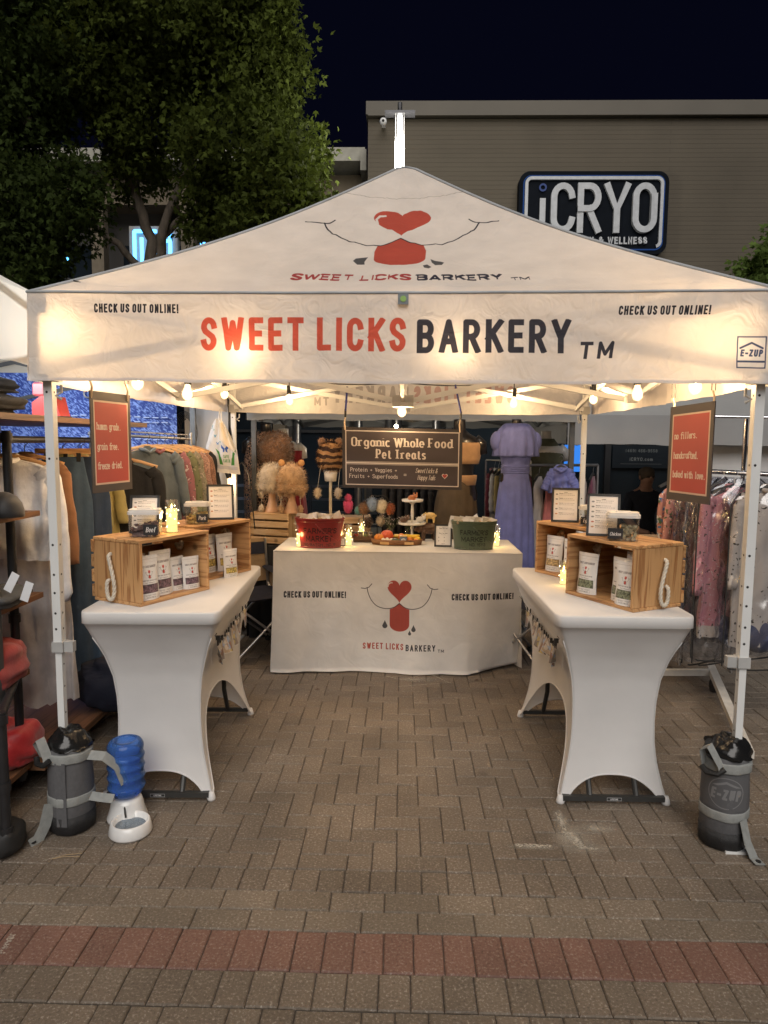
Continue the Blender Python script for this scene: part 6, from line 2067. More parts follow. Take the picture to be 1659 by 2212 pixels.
# two tier cake stand
p = pY(891, 1082, 5.62)
t = thing('cake_stand', 'white two tier cake stand behind the sprigs', 'cake stand', (p.x, 5.62, .9085))
hz = p.z - .9085
CER = M('ceramic_white', (.72, .71, .68), .25, coat=.4)
MB().lathe([(.001, 0), (.05, 0), (.045, .012), (.012, .03), (.010, .08), (.016, .1), (.010, .12), (.010, hz * .5), (.014, hz * .7), (.010, hz - .03), (.03, hz - .012), (.001, hz - .01)], 24).build('stem', CER, t, 'all', world=False)
for (z, r_) in ((hz * .42, .115), (hz, .088)):
    MB().lathe([(.001, z - .006), (r_ - .004, z - .006), (r_, z), (r_, z + .014), (r_ - .004, z + .014), (r_ - .006, z), (.001, z)], 32).build('plate', CER, t, 'all', world=False)
for (dx, z, cc, nm) in ((-.005, hz + .02, (.5, .18, .06), 'orange fox plush on the top plate of the cake stand'), (-.07, hz * .42 + .025, (.12, .07, .05), 'dark brown plush on the lower plate, left'), (.065, hz * .42 + .03, (.7, .68, .64), 'white and black cow plush on the lower plate, right')):
    g_ = thing('plush_toy', nm, 'plush toy', (p.x + dx, 5.60, .9085 + z - .02), 0, 'little plush toys on the cake stand')
    fur('plush_body', [((0, 0, .025), (.035, .028, .026)), ((.028, -.01, .04), (.018, .018, .018))], 350, .008, FB('pl%d' % int(dx * 1000), cc, .3), g_, int(dx * 999) % 97, world=False)
    for s_ in (-1, 1): MB().ball((.028 + s_ * .012, -.01, .06), 1, 6, sc=(.006, .004, .012)).build('ear', FB('pl%d' % int(dx * 1000), cc), g_, 'all', world=False)
p = pY(904, 1070, 5.7)
# centre sign on blue cords
def board(name, label, P4, mat, th=.006, cat='sign', cords=None):
    """P4 = bottom-left, bottom-right, top-right, top-left"""
    P4 = [Vector(q) for q in P4]
    o = (P4[0] + P4[1]) / 2
    t = thing(name, label, cat, tuple(o))
    n_ = (P4[1] - P4[0]).cross(P4[3] - P4[0]).normalized()
    vs = [tuple(q + n_ * th / 2) for q in P4] + [tuple(q - n_ * th / 2) for q in P4]
    MB().add(vs, [(0, 1, 2, 3)], [(0, 0), (1, 0), (1, 1), (0, 1)] + [(0, 0)] * 4).build('printed_face', mat, t)
    MB().add(vs, [(7, 6, 5, 4), (0, 4, 5, 1), (1, 5, 6, 2), (2, 6, 7, 3), (3, 7, 4, 0)]).build('board', M('board_grey', (.06, .05, .05), .6), t)
    return t
c = Canvas(1290, 660, (.062, .050, .054))
for _ in range(40):
    pass
yy, xx_ = np.mgrid[0:660, 0:1290]
cl = np.zeros((660, 1290), np.float32)
rr = np.random.RandomState(2)
for _ in range(30):
    cx_, cy_, rx_, ry_ = rr.uniform(0, 1290), rr.uniform(0, 660), rr.uniform(80, 300), rr.uniform(30, 90)
    cl += np.exp(-((xx_ - cx_) / rx_) ** 2 - ((yy - cy_) / ry_) ** 2) * rr.uniform(.3, 1)
c.a *= (1 + .14 * cl[..., None])
c.rect(0, 0, 1290, 30, (.050, .042, .042)); c.rect(0, 630, 1290, 660, (.050, .042, .042)); c.rect(0, 0, 28, 660, (.050, .042, .042)); c.rect(1262, 0, 1290, 660, (.050, .042, .042))
CRM = (.74, .68, .63)
c.frame(34, 34, 1256, 626, 10, CRM)
c.rect(44, 258, 1246, 262, CRM); c.rect(44, 268, 1246, 282, CRM); c.rect(44, 288, 1246, 292, CRM)
def fitf(t_, x0, x1, y, h, wt, style='fat', slant=0, gap=.12):
    def w(cd): return Canvas(2, 2, 0).text(t_, 0, -9999, h, 0, cd, wt, gap, style, slant)
    w0, w1 = w(.4), w(1.6); cd = .4 + (x1 - x0 - w0) / (w1 - w0) * 1.2
    c.text(t_, x0, y, h, CRM, cd, wt, gap, style, slant)
fitf('Organic Whole Food', 96, 1185, 458, 92, .21, gap=.10)
fitf('Pet Treats', 360, 900, 330, 92, .21, gap=.10)
def typefit(c, t_, x0, x1, y, h, col, wt=.13):
    # fixed pitch slab lettering
    n_ = len(t_); pitch = (x1 - x0) / (n_ - .35)
    for i, ch in enumerate(t_):
        if ch == ' ': continue
        wd, st = glyph(ch); cd = min(1.15, pitch * .72 / h / max(wd, .3))
        off = x0 + i * pitch + (pitch * .72 - wd * cd * h) / 2
        c.text(ch, off - wt * h / 2, y, h, col, cd, wt, 0, 'ser')
for args in (('Protein + Veggies +', 90, 585, 180, 40), ('Fruits + Superfoods', 78, 595, 112, 40)):
    pass
_old = Canvas.text
def text2(s, t, x, y, size, col, cond=.8, wt=.16, gap=.17, style='sans', slant=0, align='l', ys=1):
    if style == 'ser':
        wd, st = glyph(t)
        for pts in st:
            q = [(x + wt / 2 * size + p[0] * cond * size, y + p[1] * size) for p in pts]
            s.stroke(q, wt * size, col, square=False)
            s.serif(pts, q, size, wt * size * .95, .125 * size, col, cond)
        return 0
    return _old(s, t, x, y, size, col, cond, wt, gap, style, slant, align, ys)
Canvas.text = text2
typefit(c, 'Protein + Veggies +', 88, 585, 182, 40, CRM); typefit(c, 'Fruits + Superfoods', 76, 596, 112, 40, CRM)
c.rect(662, 158, 692, 164, CRM); c.rect(662, 144, 692, 150, CRM)
c.text('Sweet Licks &', 905, 180, 50, CRM, .62, .085, .07, 'script', .22, 'c'); c.text('Happy Tails', 905, 104, 50, CRM, .62, .085, .07, 'script', .22, 'c')
heart(c, 1105, 150, 62, 60, CRM); heart(c, 1105, 150, 48, 46, (.40, .05, .05))
cs = board('hanging_sign', 'dark centre sign reading Organic Whole Food Pet Treats, hanging in the tent', [(-.37, 4.4, 1.412), (.388, 4.4, 1.402), (.388, 4.4, 1.786), (-.374, 4.4, 1.797)], img_mat('centre_sign', c, .5))
BLC = M('blue_cord', (.03, .04, .22), .6)
for (x, z, px, py) in ((-.355, 1.797, 750, 856), (.37, 1.787, 983, 852)):
    q = pY(px, py, 4.38)
    MB().tube([(x, 4.395, z - .02), (x - .004, 4.39, z + .03), (x + .002, 4.385, z + .07)], .005, 6).build('twine', M('twine', (.66, .52, .38), .9), cs)
    MB().tube([(x + .002, 4.385, z + .06), (x + .004, 4.38, z + .11)], .007, 6).build('clip', CABLE, cs)
    MB().tube([(x + .004, 4.38, z + .1), (q.x, 4.38, q.z + .06)], .0065, 6).build('cord', BLC, cs)
def red_sign(lines):
    c = Canvas(440, 700, (.075, .062, .06))
    c.rect(30, 55, 410, 640, (.68, .52, .42)); c.rect(42, 68, 398, 627, (.50, .082, .068))
    for (s_, y, x1) in lines: typefit(c, s_, 62, x1, y, 46, (.74, .62, .54), .17)
    return c
ls = board('hanging_sign', 'red sign reading human grade, grain free, freeze dried at the left tent side', [(-1.367, 3.03, 1.464), (-1.30, 3.31, 1.467), (-1.30, 3.31, 1.914), (-1.367, 3.03, 1.917)],
           img_mat('red_sign_left', red_sign([('human grade.', 440, 318), ('grain free.', 300, 292), ('freeze dried.', 165, 332)]), .5))
rs = board('hanging_sign', 'red sign reading no fillers, handcrafted, baked with love at the right tent side', [(1.278, 3.34, 1.442), (1.346, 3.03, 1.441), (1.346, 3.03, 1.889), (1.278, 3.34, 1.877)],
           img_mat('red_sign_right', red_sign([('no fillers.', 455, 290), ('handcrafted.', 310, 308), ('baked with love.', 170, 385)]), .5))
for (t_, a_, b_) in ((ls, (-1.365, 3.04, 1.915), (-1.305, 3.29, 1.915)), (rs, (1.344, 3.05, 1.885), (1.282, 3.33, 1.87))):
    for q in (a_, b_):
        q = Vector(q)
        MB().tube([q + Vector((0, 0, -.03)), q + Vector((.006, 0, .02)), q + Vector((-.003, 0, .05))], .005, 6).build('twine', M('twine'), t_)
        for dx in (-.008, .008): MB().tube([q + Vector((dx, 0, .05)), q + Vector((dx, 0, .30))], .002, 5).build('hook_cord', CABLE, t_)
# ================================================================== clothing
def flora(name, base, cols, scale=22, amount=.5, rough=.8, trans=.0):
    if name in _mats: return _mats[name]
    mt, n, out = nodes(name); q = N(n, 'BsdfPrincipled'); q.inputs['Roughness'].default_value = rough
    tc = N(n, 'TexCoord'); last = None
    nz = N(n, 'TexNoise'); nz.inputs['Scale'].default_value = scale * .7; n.links.new(tc.outputs['Object'], nz.inputs[0])
    mixv = N(n, 'Mix', data_type='VECTOR'); mixv.inputs[0].default_value = .08
    n.links.new(tc.outputs['Object'], mixv.inputs[4]); n.links.new(nz.outputs['Color'], mixv.inputs[5])
    prev = None
    for i, cc in enumerate(cols):
        vo = N(n, 'TexVoronoi'); vo.inputs['Scale'].default_value = scale * (1 + .45 * i)
        n.links.new(mixv.outputs[1], vo.inputs['Vector'])
        r = N(n, 'MapRange'); r.inputs[1].default_value = .12 + .28 * amount; r.inputs[2].default_value = .10 + .22 * amount; n.links.new(vo.outputs['Distance'], r.inputs[0])
        mx = N(n, 'Mix', data_type='RGBA'); n.links.new(r.outputs[0], mx.inputs[0])
        if prev: n.links.new(prev, mx.inputs[6])
        else: mx.inputs[6].default_value = c4(base)
        mx.inputs[7].default_value = c4(cc); prev = mx.outputs[2]
    n.links.new(prev, q.inputs[0]); n.links.new(q.outputs[0], out.inputs[0]); _mats[name] = mt
    return mt
def cloth(name, c, **k): return M('cloth_' + name, c, k.pop('rough', .85), var=k.pop('var', .12), scale=k.pop('scale', 14), bump=.5, bscale=22, sheen=.25 if max(c) > .1 else 0, **k)
WOODH = wood('hanger_wood', (.60, .36, .17), (.42, .22, .09), 0)
PROF = {
 'shirt': [(0, .10), (.03, .16), (.07, .62), (.11, .95), (.2, .96), (.5, .92), (1, 1.0)],
 'dress': [(0, .10), (.02, .2), (.05, .6), (.08, .8), (.3, .66), (.36, .62), (.6, .85), (1, 1.1)],
 'skirt': [(0, .62), (.05, .66), (.2, .85), (1, 1.0)],
 'strap': [(0, .35), (.04, .5), (.1, .62), (.3, .58), (1, 1.1)],
}
def garment(label, hook, w, L, mat, rz=0, kind='shirt', cat='clothes', hanger=WOODH, sleeves=0, grp=None, depth=.05, smat=None, name='hanging_garment', seed=1, hem=None, folds=7, puff=0):
    """hook = point on the rail; w = full width; L = garment length below the hanger bar"""
    hook = Vector(hook)
    t = thing(name, label, cat, tuple(hook), rz, grp)
    r = random.Random(seed); ph = r.uniform(0, 6)
    top = -.10
    pr = PROF[kind]
    def W(v): return float(np.interp(v, [p[0] for p in pr], [p[1] for p in pr])) * w / 2
    def f(u, v):
        a = 2 * PI * u
        ww = W(v)
        D = depth * .55 * (.5 + .7 * min(1, v * 2)) * (1 if v > .05 else .6)
        x = ww * math.copysign(abs(math.cos(a)) ** .75, math.cos(a)) + .010 * math.sin(5 * v + ph) * v
        fq = folds * 1.5 / max(.2, w) * 2.2
        g = math.sin(x * fq + ph + .8 * math.sin(v * 4 + ph)) + .5 * math.sin(x * fq * 2.3 + v * 3 + ph * 2)
        y = D * math.sin(a) + .30 * depth * g * min(1, .15 + v * 1.2) * (.4 + .6 * abs(math.sin(a)) ** .5)
        y += .10 * depth * math.sin(v * 17 + x * 25 + ph)
        z = top - L * v
        if kind == 'shirt' and v < .12: z = top + .02 - L * v - .0
        z += .010 * math.sin(x * 22 + ph) * v
        return (x, y, z)
    m2 = [mat] + ([hem] if hem else [])
    b = MB().grid(f, 56, 26)
    if hem:
        for i, fc in enumerate(b.f):
            if i // 56 >= 24: b.mi[i] = 1
    b.build('garment_body', m2, t, 'all', world=False)
    if kind == 'shirt':
        MB().tube([(-.055, -.0, top + .0), (-.03, -depth * .8, top - .01), (0, -depth, top - .03), (.03, -depth * .8, top - .01), (.055, 0, top + .0), (.03, .03, top + .02), (-.03, .03, top + .02), (-.055, 0, top)], .014, 6, cap=False).build('collar', smat or mat, t, 'all', world=False)
    for s_ in ((-1, 1) if sleeves else ()):
        sx = w / 2 * .90
        P = [(s_ * sx * .78, 0, top - .05), (s_ * (sx + .0), -.01, top - .10), (s_ * (sx + .03), -.018, top - .10 - sleeves * .5), (s_ * (sx + .035 + .02 * r.random()), -.03, top - .10 - sleeves)]
        Q = []
        for i in range(3):
            for k in range(7): Q.append(Vector(P[i]).lerp(Vector(P[i + 1]), k / 7) + Vector((.0025 * math.sin(k * .9 + i * 3 + ph), 0, 0)))
        Q.append(Vector(P[3]))
        rr = [(.026 + .004 * math.sin(i * 1.9 + ph), (.060 if puff else .046) - .012 * i / len(Q) + .0025 * math.sin(i * .6 + ph)) for i in range(len(Q))]
        rr[-1] = (.018, .03)
        MB().tube(Q, rr, 14, flat=(0, 1, 0)).build('sleeve', smat or mat, t, 'all', world=False)
    # hanger
    hb = MB()
    if hanger is not None:
        hw = w / 2 * (.92 if kind == 'shirt' or kind == 'dress' else .7)
        hb.tube([(-hw, 0, top - .035), (-hw * .5, 0, top - .0), (0, 0, top + .025), (hw * .5, 0, top), (hw, 0, top - .035)], (.013, .007) if kind != 'skirt' else .006, 8)
        if kind == 'skirt':
            hb = MB().box((0, 0, top + .035), (w * .82, .014, .03))
            for s_ in (-1, 1): MB().box((s_ * w * .24, -.008, top + .0), (.022, .022, .05)).build('clip', CABLE, t, world=False)
        hg = hb.build('hanger', hanger, t, True, world=False)
        MB().tube([(0, 0, top + .02), (0, 0, -.035), (.018, 0, -.02), (.02, 0, .002), (0, 0, .014), (-.015, 0, .004)], .0025, 6).build('hanger_hook', CABLE if hanger is WOODH else STEEL, hg, True, world=False)
    return t
PIPE = M('black_pipe', (.045, .045, .048), .45, .6, bump=.15)
DKW = wood('shelf_wood', (.20, .10, .05), (.10, .05, .025), 1)
# left neighbour: tent, denim backdrop, white wall
ln = simple_canopy('left_neighbour_tent', 'warm lit white canopy of the neighbour stall at the left edge', -3.18, 4.3, 1.5, 1.5, 2.03, 2.36, 3.1, WFAB, DFR)
mt, n, out = nodes('denim_print')
q = N(n, 'BsdfPrincipled'); q.inputs['Roughness'].default_value = .7
tc = N(n, 'TexCoord'); m0 = N(n, 'Mapping'); m0.inputs['Rotation'].default_value = (0, rad(-38), 0); mp = N(n, 'Mapping'); mp.inputs['Scale'].default_value = (34, 34, 90)
n.links.new(tc.outputs['Object'], m0.inputs[0]); n.links.new(m0.outputs[0], mp.inputs[0])
nz = N(n, 'TexNoise'); nz.inputs['Scale'].default_value = 1; nz.inputs['Detail'].default_value = 2; n.links.new(mp.outputs[0], nz.inputs[0])
n2 = N(n, 'TexNoise'); n2.inputs['Scale'].default_value = 3; n.links.new(tc.outputs['Object'], n2.inputs[0])
ad = N(n, 'Math', operation='ADD'); n.links.new(nz.outputs[0], ad.inputs[0])
m9 = N(n, 'Math', operation='MULTIPLY'); m9.inputs[1].default_value = .35; n.links.new(n2.outputs[0], m9.inputs[0]); n.links.new(m9.outputs[0], ad.inputs[1])
cr_ = N(n, 'ValToRGB'); e = cr_.color_ramp.elements; e[0].position = .60; e[0].color = (.012, .04, .24, 1); e[1].position = .80; e[1].color = (.20, .31, .70, 1)
n.links.new(ad.outputs[0], cr_.inputs[0]); n.links.new(cr_.outputs[0], q.inputs[0]); n.links.new(q.outputs[0], out.inputs[0])
DEN = mt
def sheet(name, label, cat, x0, x1, y, z0, z1, mat, amp=.015, nf=9, y1=None):
    y1 = y if y1 is None else y1
    t = thing(name, label, cat, ((x0 + x1) / 2, (y + y1) / 2, z0))
    for k, nm in ((0, 'cloth_sheet'),):
        MB().grid(lambda u, v: (x0 + (x1 - x0) * u + (0 if abs(x1 - x0) > .3 else amp * math.sin(u * nf * 3)), y + (y1 - y) * u + amp * math.sin(u * nf * 3 + v * 2), z1 + (z0 - z1) * v), 60, 12, uvfn=lambda u, v: (u, 1 - v)).build(nm, mat, t, 'all')
    return t
t = sheet('denim_backdrop', 'blue banner printed like giant denim behind the left clothes rail', 'backdrop', -4.6, -1.86, 5.72, .55, 2.25, DEN)
sb = MB()
for z in (1.86, 1.90, 1.58, 1.54, 1.72, 1.30):
    x = -4.5
    while x < -1.9:
        MB_ = sb.box((x, 5.695, z + .012 * math.sin(x * 7)), (.05, .004, .008)); x += .075
sb.build('printed_stitches', M('stitch_pale', (.42, .52, .78), .8), t, kind='stuff')
for x in (-3.75, -3.35, -2.95, -2.58, -2.22):
    MB().tube([(x + .032 * math.cos(a), 5.69, 2.08 + .032 * math.sin(a)) for a in np.linspace(0, 2 * PI, 15)], .007, 6, cap=False).build('eyelet', STEEL, t)
WWAL = M('tent_wall_white', (.70, .71, .74), .8, var=.05, trans=.3, bump=.3, scale=4, bscale=7)
sheet('tent_side_wall', 'white tent wall panel right of the denim backdrop', 'tent wall', -1.88, -1.50, 6.0, .02, 2.0, WWAL, .02, 3)
p = pY(410, 930, 5.9)
t = thing('cable_coil', 'bundle of black cable hanging on the white tent wall', 'cable', tuple(p))
for i in range(6):
    MB().tube([p + Vector(((.05 + .012 * i) * math.cos(a) - .03, -.01 * i, (.13 + .01 * i) * math.sin(a) - .02)) for a in np.linspace(0, 2 * PI, 18)], .0035, 5, cap=False).build('cable_loop', CABLE, t)
MB().tube([p + Vector((-.03, 0, .1)), p + Vector((-.14, 0, .0)), p + Vector((-.22, 0, .02)), p + Vector((-.26, 0, -.12)), p + Vector((-.12, 0, -.15))], .0035, 5).build('cable_tail', CABLE, t)
p = Vector((-2.9, 4.4, 2.12))
for (lx, ly, pw, nm) in ((-2.5, 4.75, 17, 'cool white lamp bulb under the left neighbour canopy, near its back'), (-2.45, 3.15, 30, 'cool white lamp bulb under the left neighbour canopy, near its front')):
    t = thing('tent_lamp', nm, 'lamp', (lx, ly, 2.22))
    MB().ball((lx, ly, 2.25), .03, 8).build('bulb', glow('lamp_cool', (.85, .92, 1), 10), t, 'all')
    MB().tube([(lx, ly, 2.27), (lx, ly, 2.43)], .006, 6).build('cord', CABLE, t)
    lamp((lx, ly, 2.19), pw, (.86, .92, 1), .05, t)
# pipe rack with shelves at the far left
rk = thing('pipe_rack', 'black pipe clothing rack with dark wood shelves at the far left', 'clothes rack', (-2.0, 3.5, 0))
A = pY(30, 1300, 3.12); B_ = pY(218, 1000, 4.55); C_ = pY(4, 1600, 2.62)
for (q, z1, nm) in ((A, 1.74, 'post'), (B_, 1.80, 'post'), (C_, .62, 'post'), (Vector((A.x - .75, A.y + .1, 0)), 1.74, 'post'), (Vector((B_.x - .75, B_.y + .1, 0)), 1.8, 'post')):
    o = MB().tube([(q.x, q.y, .08), (q.x, q.y, z1)], .02, 12).build(nm, PIPE, rk, True)
    for z in (.12, z1 * .5, z1 - .03): MB().tube([(q.x, q.y, z - .02), (q.x, q.y, z + .02)], .026, 12).build('pipe_collar', PIPE, o, True)
MB().tube([(A.x, A.y, 1.70), (B_.x, B_.y, 1.70)], .017, 10).build('hanging_rail', PIPE, rk, True)
MB().tube([(A.x - .75, A.y, 1.70), (A.x, A.y, 1.70)], .017, 10).build('hanging_rail', PIPE, rk, True)
MB().tube([(C_.x, C_.y, .6), (A.x, A.y, .6)], .018, 10).build('cross_pipe', PIPE, rk, True)
def plank(P4, th, nm='shelf', mat=DKW, par=rk):
    vs = [tuple(q) for q in P4] + [(q[0], q[1], q[2] - th) for q in P4]
    return MB().add(vs, [(0, 1, 2, 3), (7, 6, 5, 4), (0, 4, 5, 1), (1, 5, 6, 2), (2, 6, 7, 3), (3, 7, 4, 0)]).build(nm, mat, par)
plank([(-2.6, 2.75, 1.815), (-1.70, 2.75, 1.815), (-1.70, 4.62, 1.815), (-2.6, 4.62, 1.815)], .028)
for (z, y1, xr) in ((1.36, 3.28, -1.68), (.96, 3.28, -1.68), (.60, 3.2, -1.72), (.16, 3.3, -1.7)):
    plank([(-2.4, 2.72, z), (xr - .06, 2.72, z), (xr - .06, y1, z), (-2.4, y1, z)], .025)
MB().box((-2.1, 3.9, .13), (.8, 1.5, .035)).build('base_board', DKW, rk)
for (x, y) in ((-1.70, 4.5), (-1.68, 2.75), (-1.72, 3.4)):
    w_ = MB().tube([(x - .018, y, .05), (x + .018, y, .05)], .05, 14).build('caster', M('rubber_black', (.015, .015, .015), .6), rk, True)
    MB().box((x, y, .10), (.03, .05, .03)).build('caster_fork', PIPE, w_)
# garments on its rail, nearest first
def railx(y): return A.x + (B_.x - A.x) * (y - A.y) / (B_.y - A.y)
LG_ = 'clothes on the left black pipe rail'
Y_ = 3.42; garment('white long sleeved button blouse at the front of the left rail', (railx(Y_) - .13, Y_, 1.70), .46, .50, cloth('bright_white', (.86, .86, .87)), rad(8), 'shirt', sleeves=.62, grp=LG_, seed=3, depth=.08, puff=1)
Y_ = 3.60; garment('long sheer white pleated skirt under the white blouse', (railx(Y_) - .13, Y_, 1.46), .46, 1.08, cloth('sheer', (.74, .71, .71), trans=.3), rad(12), 'skirt', grp=LG_, seed=5, folds=16, depth=.09)
Y_ = 3.80; garment('rust brown shirt edge just behind the white blouse', (railx(Y_) - .20, Y_, 1.70), .44, .78, cloth('rust', (.34, .17, .09)), rad(12), 'shirt', sleeves=.5, grp=LG_, seed=6)
Y_ = 3.98; garment('long dark denim skirt hanging nearly to the ground', (railx(Y_) - .05, Y_, 1.70), .36, 1.30, cloth('denim', (.055, .10, .17)), rad(16), 'skirt', grp=LG_, seed=7, depth=.07, folds=5)
Y_ = 4.10; garment('navy denim long skirt behind the other denim skirt', (railx(Y_) + .02, Y_, 1.70), .36, 1.22, cloth('navy', (.03, .055, .11)), rad(16), 'skirt', grp=LG_, seed=8, depth=.07, folds=5)
Y_ = 4.24; garment('olive yellow knit top on a wooden hanger', (railx(Y_) - .14, Y_, 1.70), .46, .62, cloth('olive', (.42, .38, .16)), rad(16), 'shirt', sleeves=.36, grp=LG_, seed=9, depth=.07)
Y_ = 4.40; garment('pale yellow knit top, rearmost on the left rail', (railx(Y_) - .10, Y_, 1.70), .48, .64, cloth('straw', (.52, .44, .18)), rad(16), 'shirt', sleeves=.34, grp=LG_, seed=10, depth=.07)
Y_ = 4.52; garment('black garment at the end of the left pipe rail', (railx(Y_) + .16, Y_, 1.66), .46, .9, cloth('black', (.02, .02, .022)), rad(18), 'shirt', sleeves=.4, grp=LG_, seed=12)
# chrome rail behind
p0, p1 = pY(278, 938, 5.0), pY(412, 948, 5.4)
cr2 = thing('chrome_rack', 'chrome garment rack of shirts in front of the denim banner', 'clothes rack', (p0.x, 5.0, 0))
MB().tube([(p0.x - .3, 5.0, p0.z), (p1.x, 5.4, p1.z)], .011, 10).build('rail', STEEL, cr2, True)
MB().tube([(p0.x - .3, 5.03, p0.z + .03), (p1.x, 5.43, p1.z + .03)], .006, 8).build('top_rail', STEEL, cr2, True)
for q, y in ((p0.x - .28, 5.0), (p1.x, 5.4)):
    MB().tube([(q, y, .06), (q, y, p0.z + .02)], .012, 10).build('upright', STEEL, cr2, True)
    MB().tube([(q - .05, y - .28, .06), (q + .05, y + .28, .06)], .012, 10).build('base_tube', STEEL, cr2, True)
pp = pY(249, 1100, 4.6); MB().tube([(pp.x, 4.6, .05), (pp.x, 4.6, 1.25)], .012, 10).build('upright', STEEL, cr2, True)
G2 = 'clothes on the chrome rack by the denim banner'
for i, (px, Y_, w_, L_, c_, lb, kd) in enumerate([(318, 5.02, .50, .72, cloth('grey_denim', (.13, .16, .18)), 'grey blue denim shirt nearest on the chrome rack', 'shirt'), (340, 5.10, .46, .70, flora('pinkleaf', (.30, .12, .14), [(.6, .5, .5), (.12, .10, .1)], 30, .5), 'pink patterned shirt behind the grey denim one', 'shirt'),
      (356, 5.17, .46, .66, flora('camo', (.16, .17, .09), [(.32, .30, .2), (.06, .07, .04)], 20, .6), 'green camouflage shirt on the chrome rack', 'shirt'), (372, 5.24, .44, .64, flora('moss', (.24, .22, .16), [(.1, .12, .08), (.5, .4, .35)], 34, .5), 'mossy grey patterned top on the chrome rack', 'shirt'),
      (385, 5.30, .44, .66, cloth('tweed', (.34, .20, .16), var=.5, scale=90), 'reddish brown knitted cardigan on the chrome rack', 'shirt'), (398, 5.36, .42, .68, cloth('brownknit', (.24, .12, .08), var=.5, scale=90), 'dark brown knitted cardigan near the rack end', 'shirt'), (408, 5.42, .42, .9, cloth('black', (.02, .02, .022)), 'black garment at the end of the chrome rack', 'shirt')]):
    q = pY(px, 948, Y_)
    garment(lb, (q.x, Y_, p0.z - .004), w_, L_, c_, rad(38), kd, sleeves=.4, grp=G2, seed=20 + i)
# items on the left shelves
def crumple(name, label, cat, c0, sc, mat, seed=1, n=14, grp=None, amp=.10, flat=None, freq=3.2):
    r = random.Random(seed); ph = [r.uniform(0, 6) for _ in range(6)]
    b = MB().ball((0, 0, 0), 1, n)
    out = []
    for v in b.v:
        x, y, z = v; k = 1 + amp * (math.sin(freq * x * 2 + ph[0] + 2 * math.sin(freq * z + ph[3])) * .5 + math.sin(freq * y * 2.3 + ph[1] + z * 3) * .5 + .6 * math.sin(freq * 2.9 * (x + z) + ph[2]))
        sx = math.copysign(abs(x) ** .7, x); sz = math.copysign(abs(z) ** .75, z); sy = math.copysign(abs(y) ** .7, y)
        out.append((sx * k * sc[0], sy * k * sc[1], max(-sc[2], sz * k * sc[2]) + sc[2]))
    b.v = out
    o = b.build(name, mat, None, 'all'); o.location = c0
    tag(o, label, cat, grp); return o
crumple('folded_jeans', 'black folded jeans with a white tag on the top shelf', 'jeans', (-1.93, 3.05, 1.816), (.20, .22, .05), cloth('black', (.02, .02, .022)), 1, 22)
crumple('folded_jeans', 'second black folded jeans lying on top of the others', 'jeans', (-1.93, 3.08, 1.905), (.17, .20, .04), cloth('charcoal', (.03, .032, .035)), 2, 22)
o = MB().box((-1.82, 2.86, 1.93), (.05, .003, .05), ry=.3).build('paper_tag', M('tag_white', (.75, .76, .78), .6)); center(o); tag(o, 'small white paper tag on the black folded jeans', 'tag')
q = pY(118, 905, 3.75)
t = thing('red_case', 'red and black plastic case with a clear window on the top shelf', 'case', (q.x - .02, 3.75, 1.816), rad(-8)); t.scale = (.78, .78, .72)
RP = M('red_plastic', (.50, .04, .035), .35, coat=.3)
MB().prism([(-.10, -.07), (.11, -.07), (.075, .075), (-.03, .08), (-.10, .03)], -.06, .06, Mx=Matrix.Translation((0, 0, .085)) @ Matrix.Rotation(rad(90), 4, 'X')).build('case_body', RP, t, world=False)
MB().box((.045, -.062, .085), (.05, .006, .09), ry=-.2).build('window', M('smoke_window', (.12, .10, .07), .2, coat=.5), t, world=False)
MB().box((0, 0, .008), (.24, .14, .016), bev=.004).build('case_base', M('case_black', (.02, .02, .02), .4), t, world=False)
MB().box((-.06, 0, .215), (.10, .09, .10), bev=.012).build('case_top', M('red_plastic2', (.55, .10, .11), .35, coat=.3), t, world=False)
MB().box((-.0, -.02, .17), (.03, .06, .03), bev=.006).build('latch', M('case_black'), t, world=False)
q = pY(22, 1098, 2.98)
t = thing('cap', 'black mesh cap on the middle shelf at the left edge', 'cap', (q.x - .03, 2.98, 1.362), rad(-30)); t.scale = (.78, .78, .85)
CAPM = M('cap_black', (.02, .02, .022), .55, sheen=.3)
MB().lathe([(.105, 0), (.106, .03), (.095, .07), (.07, .105), (.03, .125), (.001, .13)], 24, sx=1.05).build('crown', CAPM, t, 'all', world=False)
MB().prism([(-.09, -.08), (-.085, -.14), (-.04, -.185), (.04, -.185), (.085, -.14), (.09, -.08), (.0, -.05)], .004, .012).build('brim', CAPM, t, world=False)
crumple('folded_clothes', 'dark grey folded trousers with barcode tags on the lower left shelf', 'clothes', (-1.86, 2.95, .961), (.18, .18, .045), cloth('slate', (.07, .075, .08)), 5, 22)
for (px, py, rz_) in ((25, 1258, .5), (58, 1278, .35)):
    q = pY(px, py, 2.80); o = MB().box(q, (.035, .002, .085), ry=rz_).build('price_tag', M('tag_white')); center(o); tag(o, 'white barcode price tag hanging from the grey trousers, %s one' % ('left' if px < 40 else 'right'), 'tag', 'price tags')
q = pY(40, 1465, 3.0)
crumple('folded_clothes', 'red folded garment hanging over the low shelf', 'clothes', (-1.84, 2.95, .60), (.15, .17, .10), cloth('brick_red', (.36, .05, .045)), 8, 24, amp=.10)
crumple('red_bag', 'bright red bag on the ground beneath the rack', 'bag', (-1.86, 3.12, .16), (.14, .14, .10), M('red_nylon', (.50, .025, .03), .45, sheen=.3, bump=.5, scale=10, bscale=16), 9, 24, amp=.11)
crumple('clothes_pile', 'pile of dark navy clothes on the rack base behind the tent leg', 'clothes', (-1.58, 4.0, .15), (.30, .26, .15), cloth('darknavy', (.012, .016, .035)), 10, 26, amp=.14)
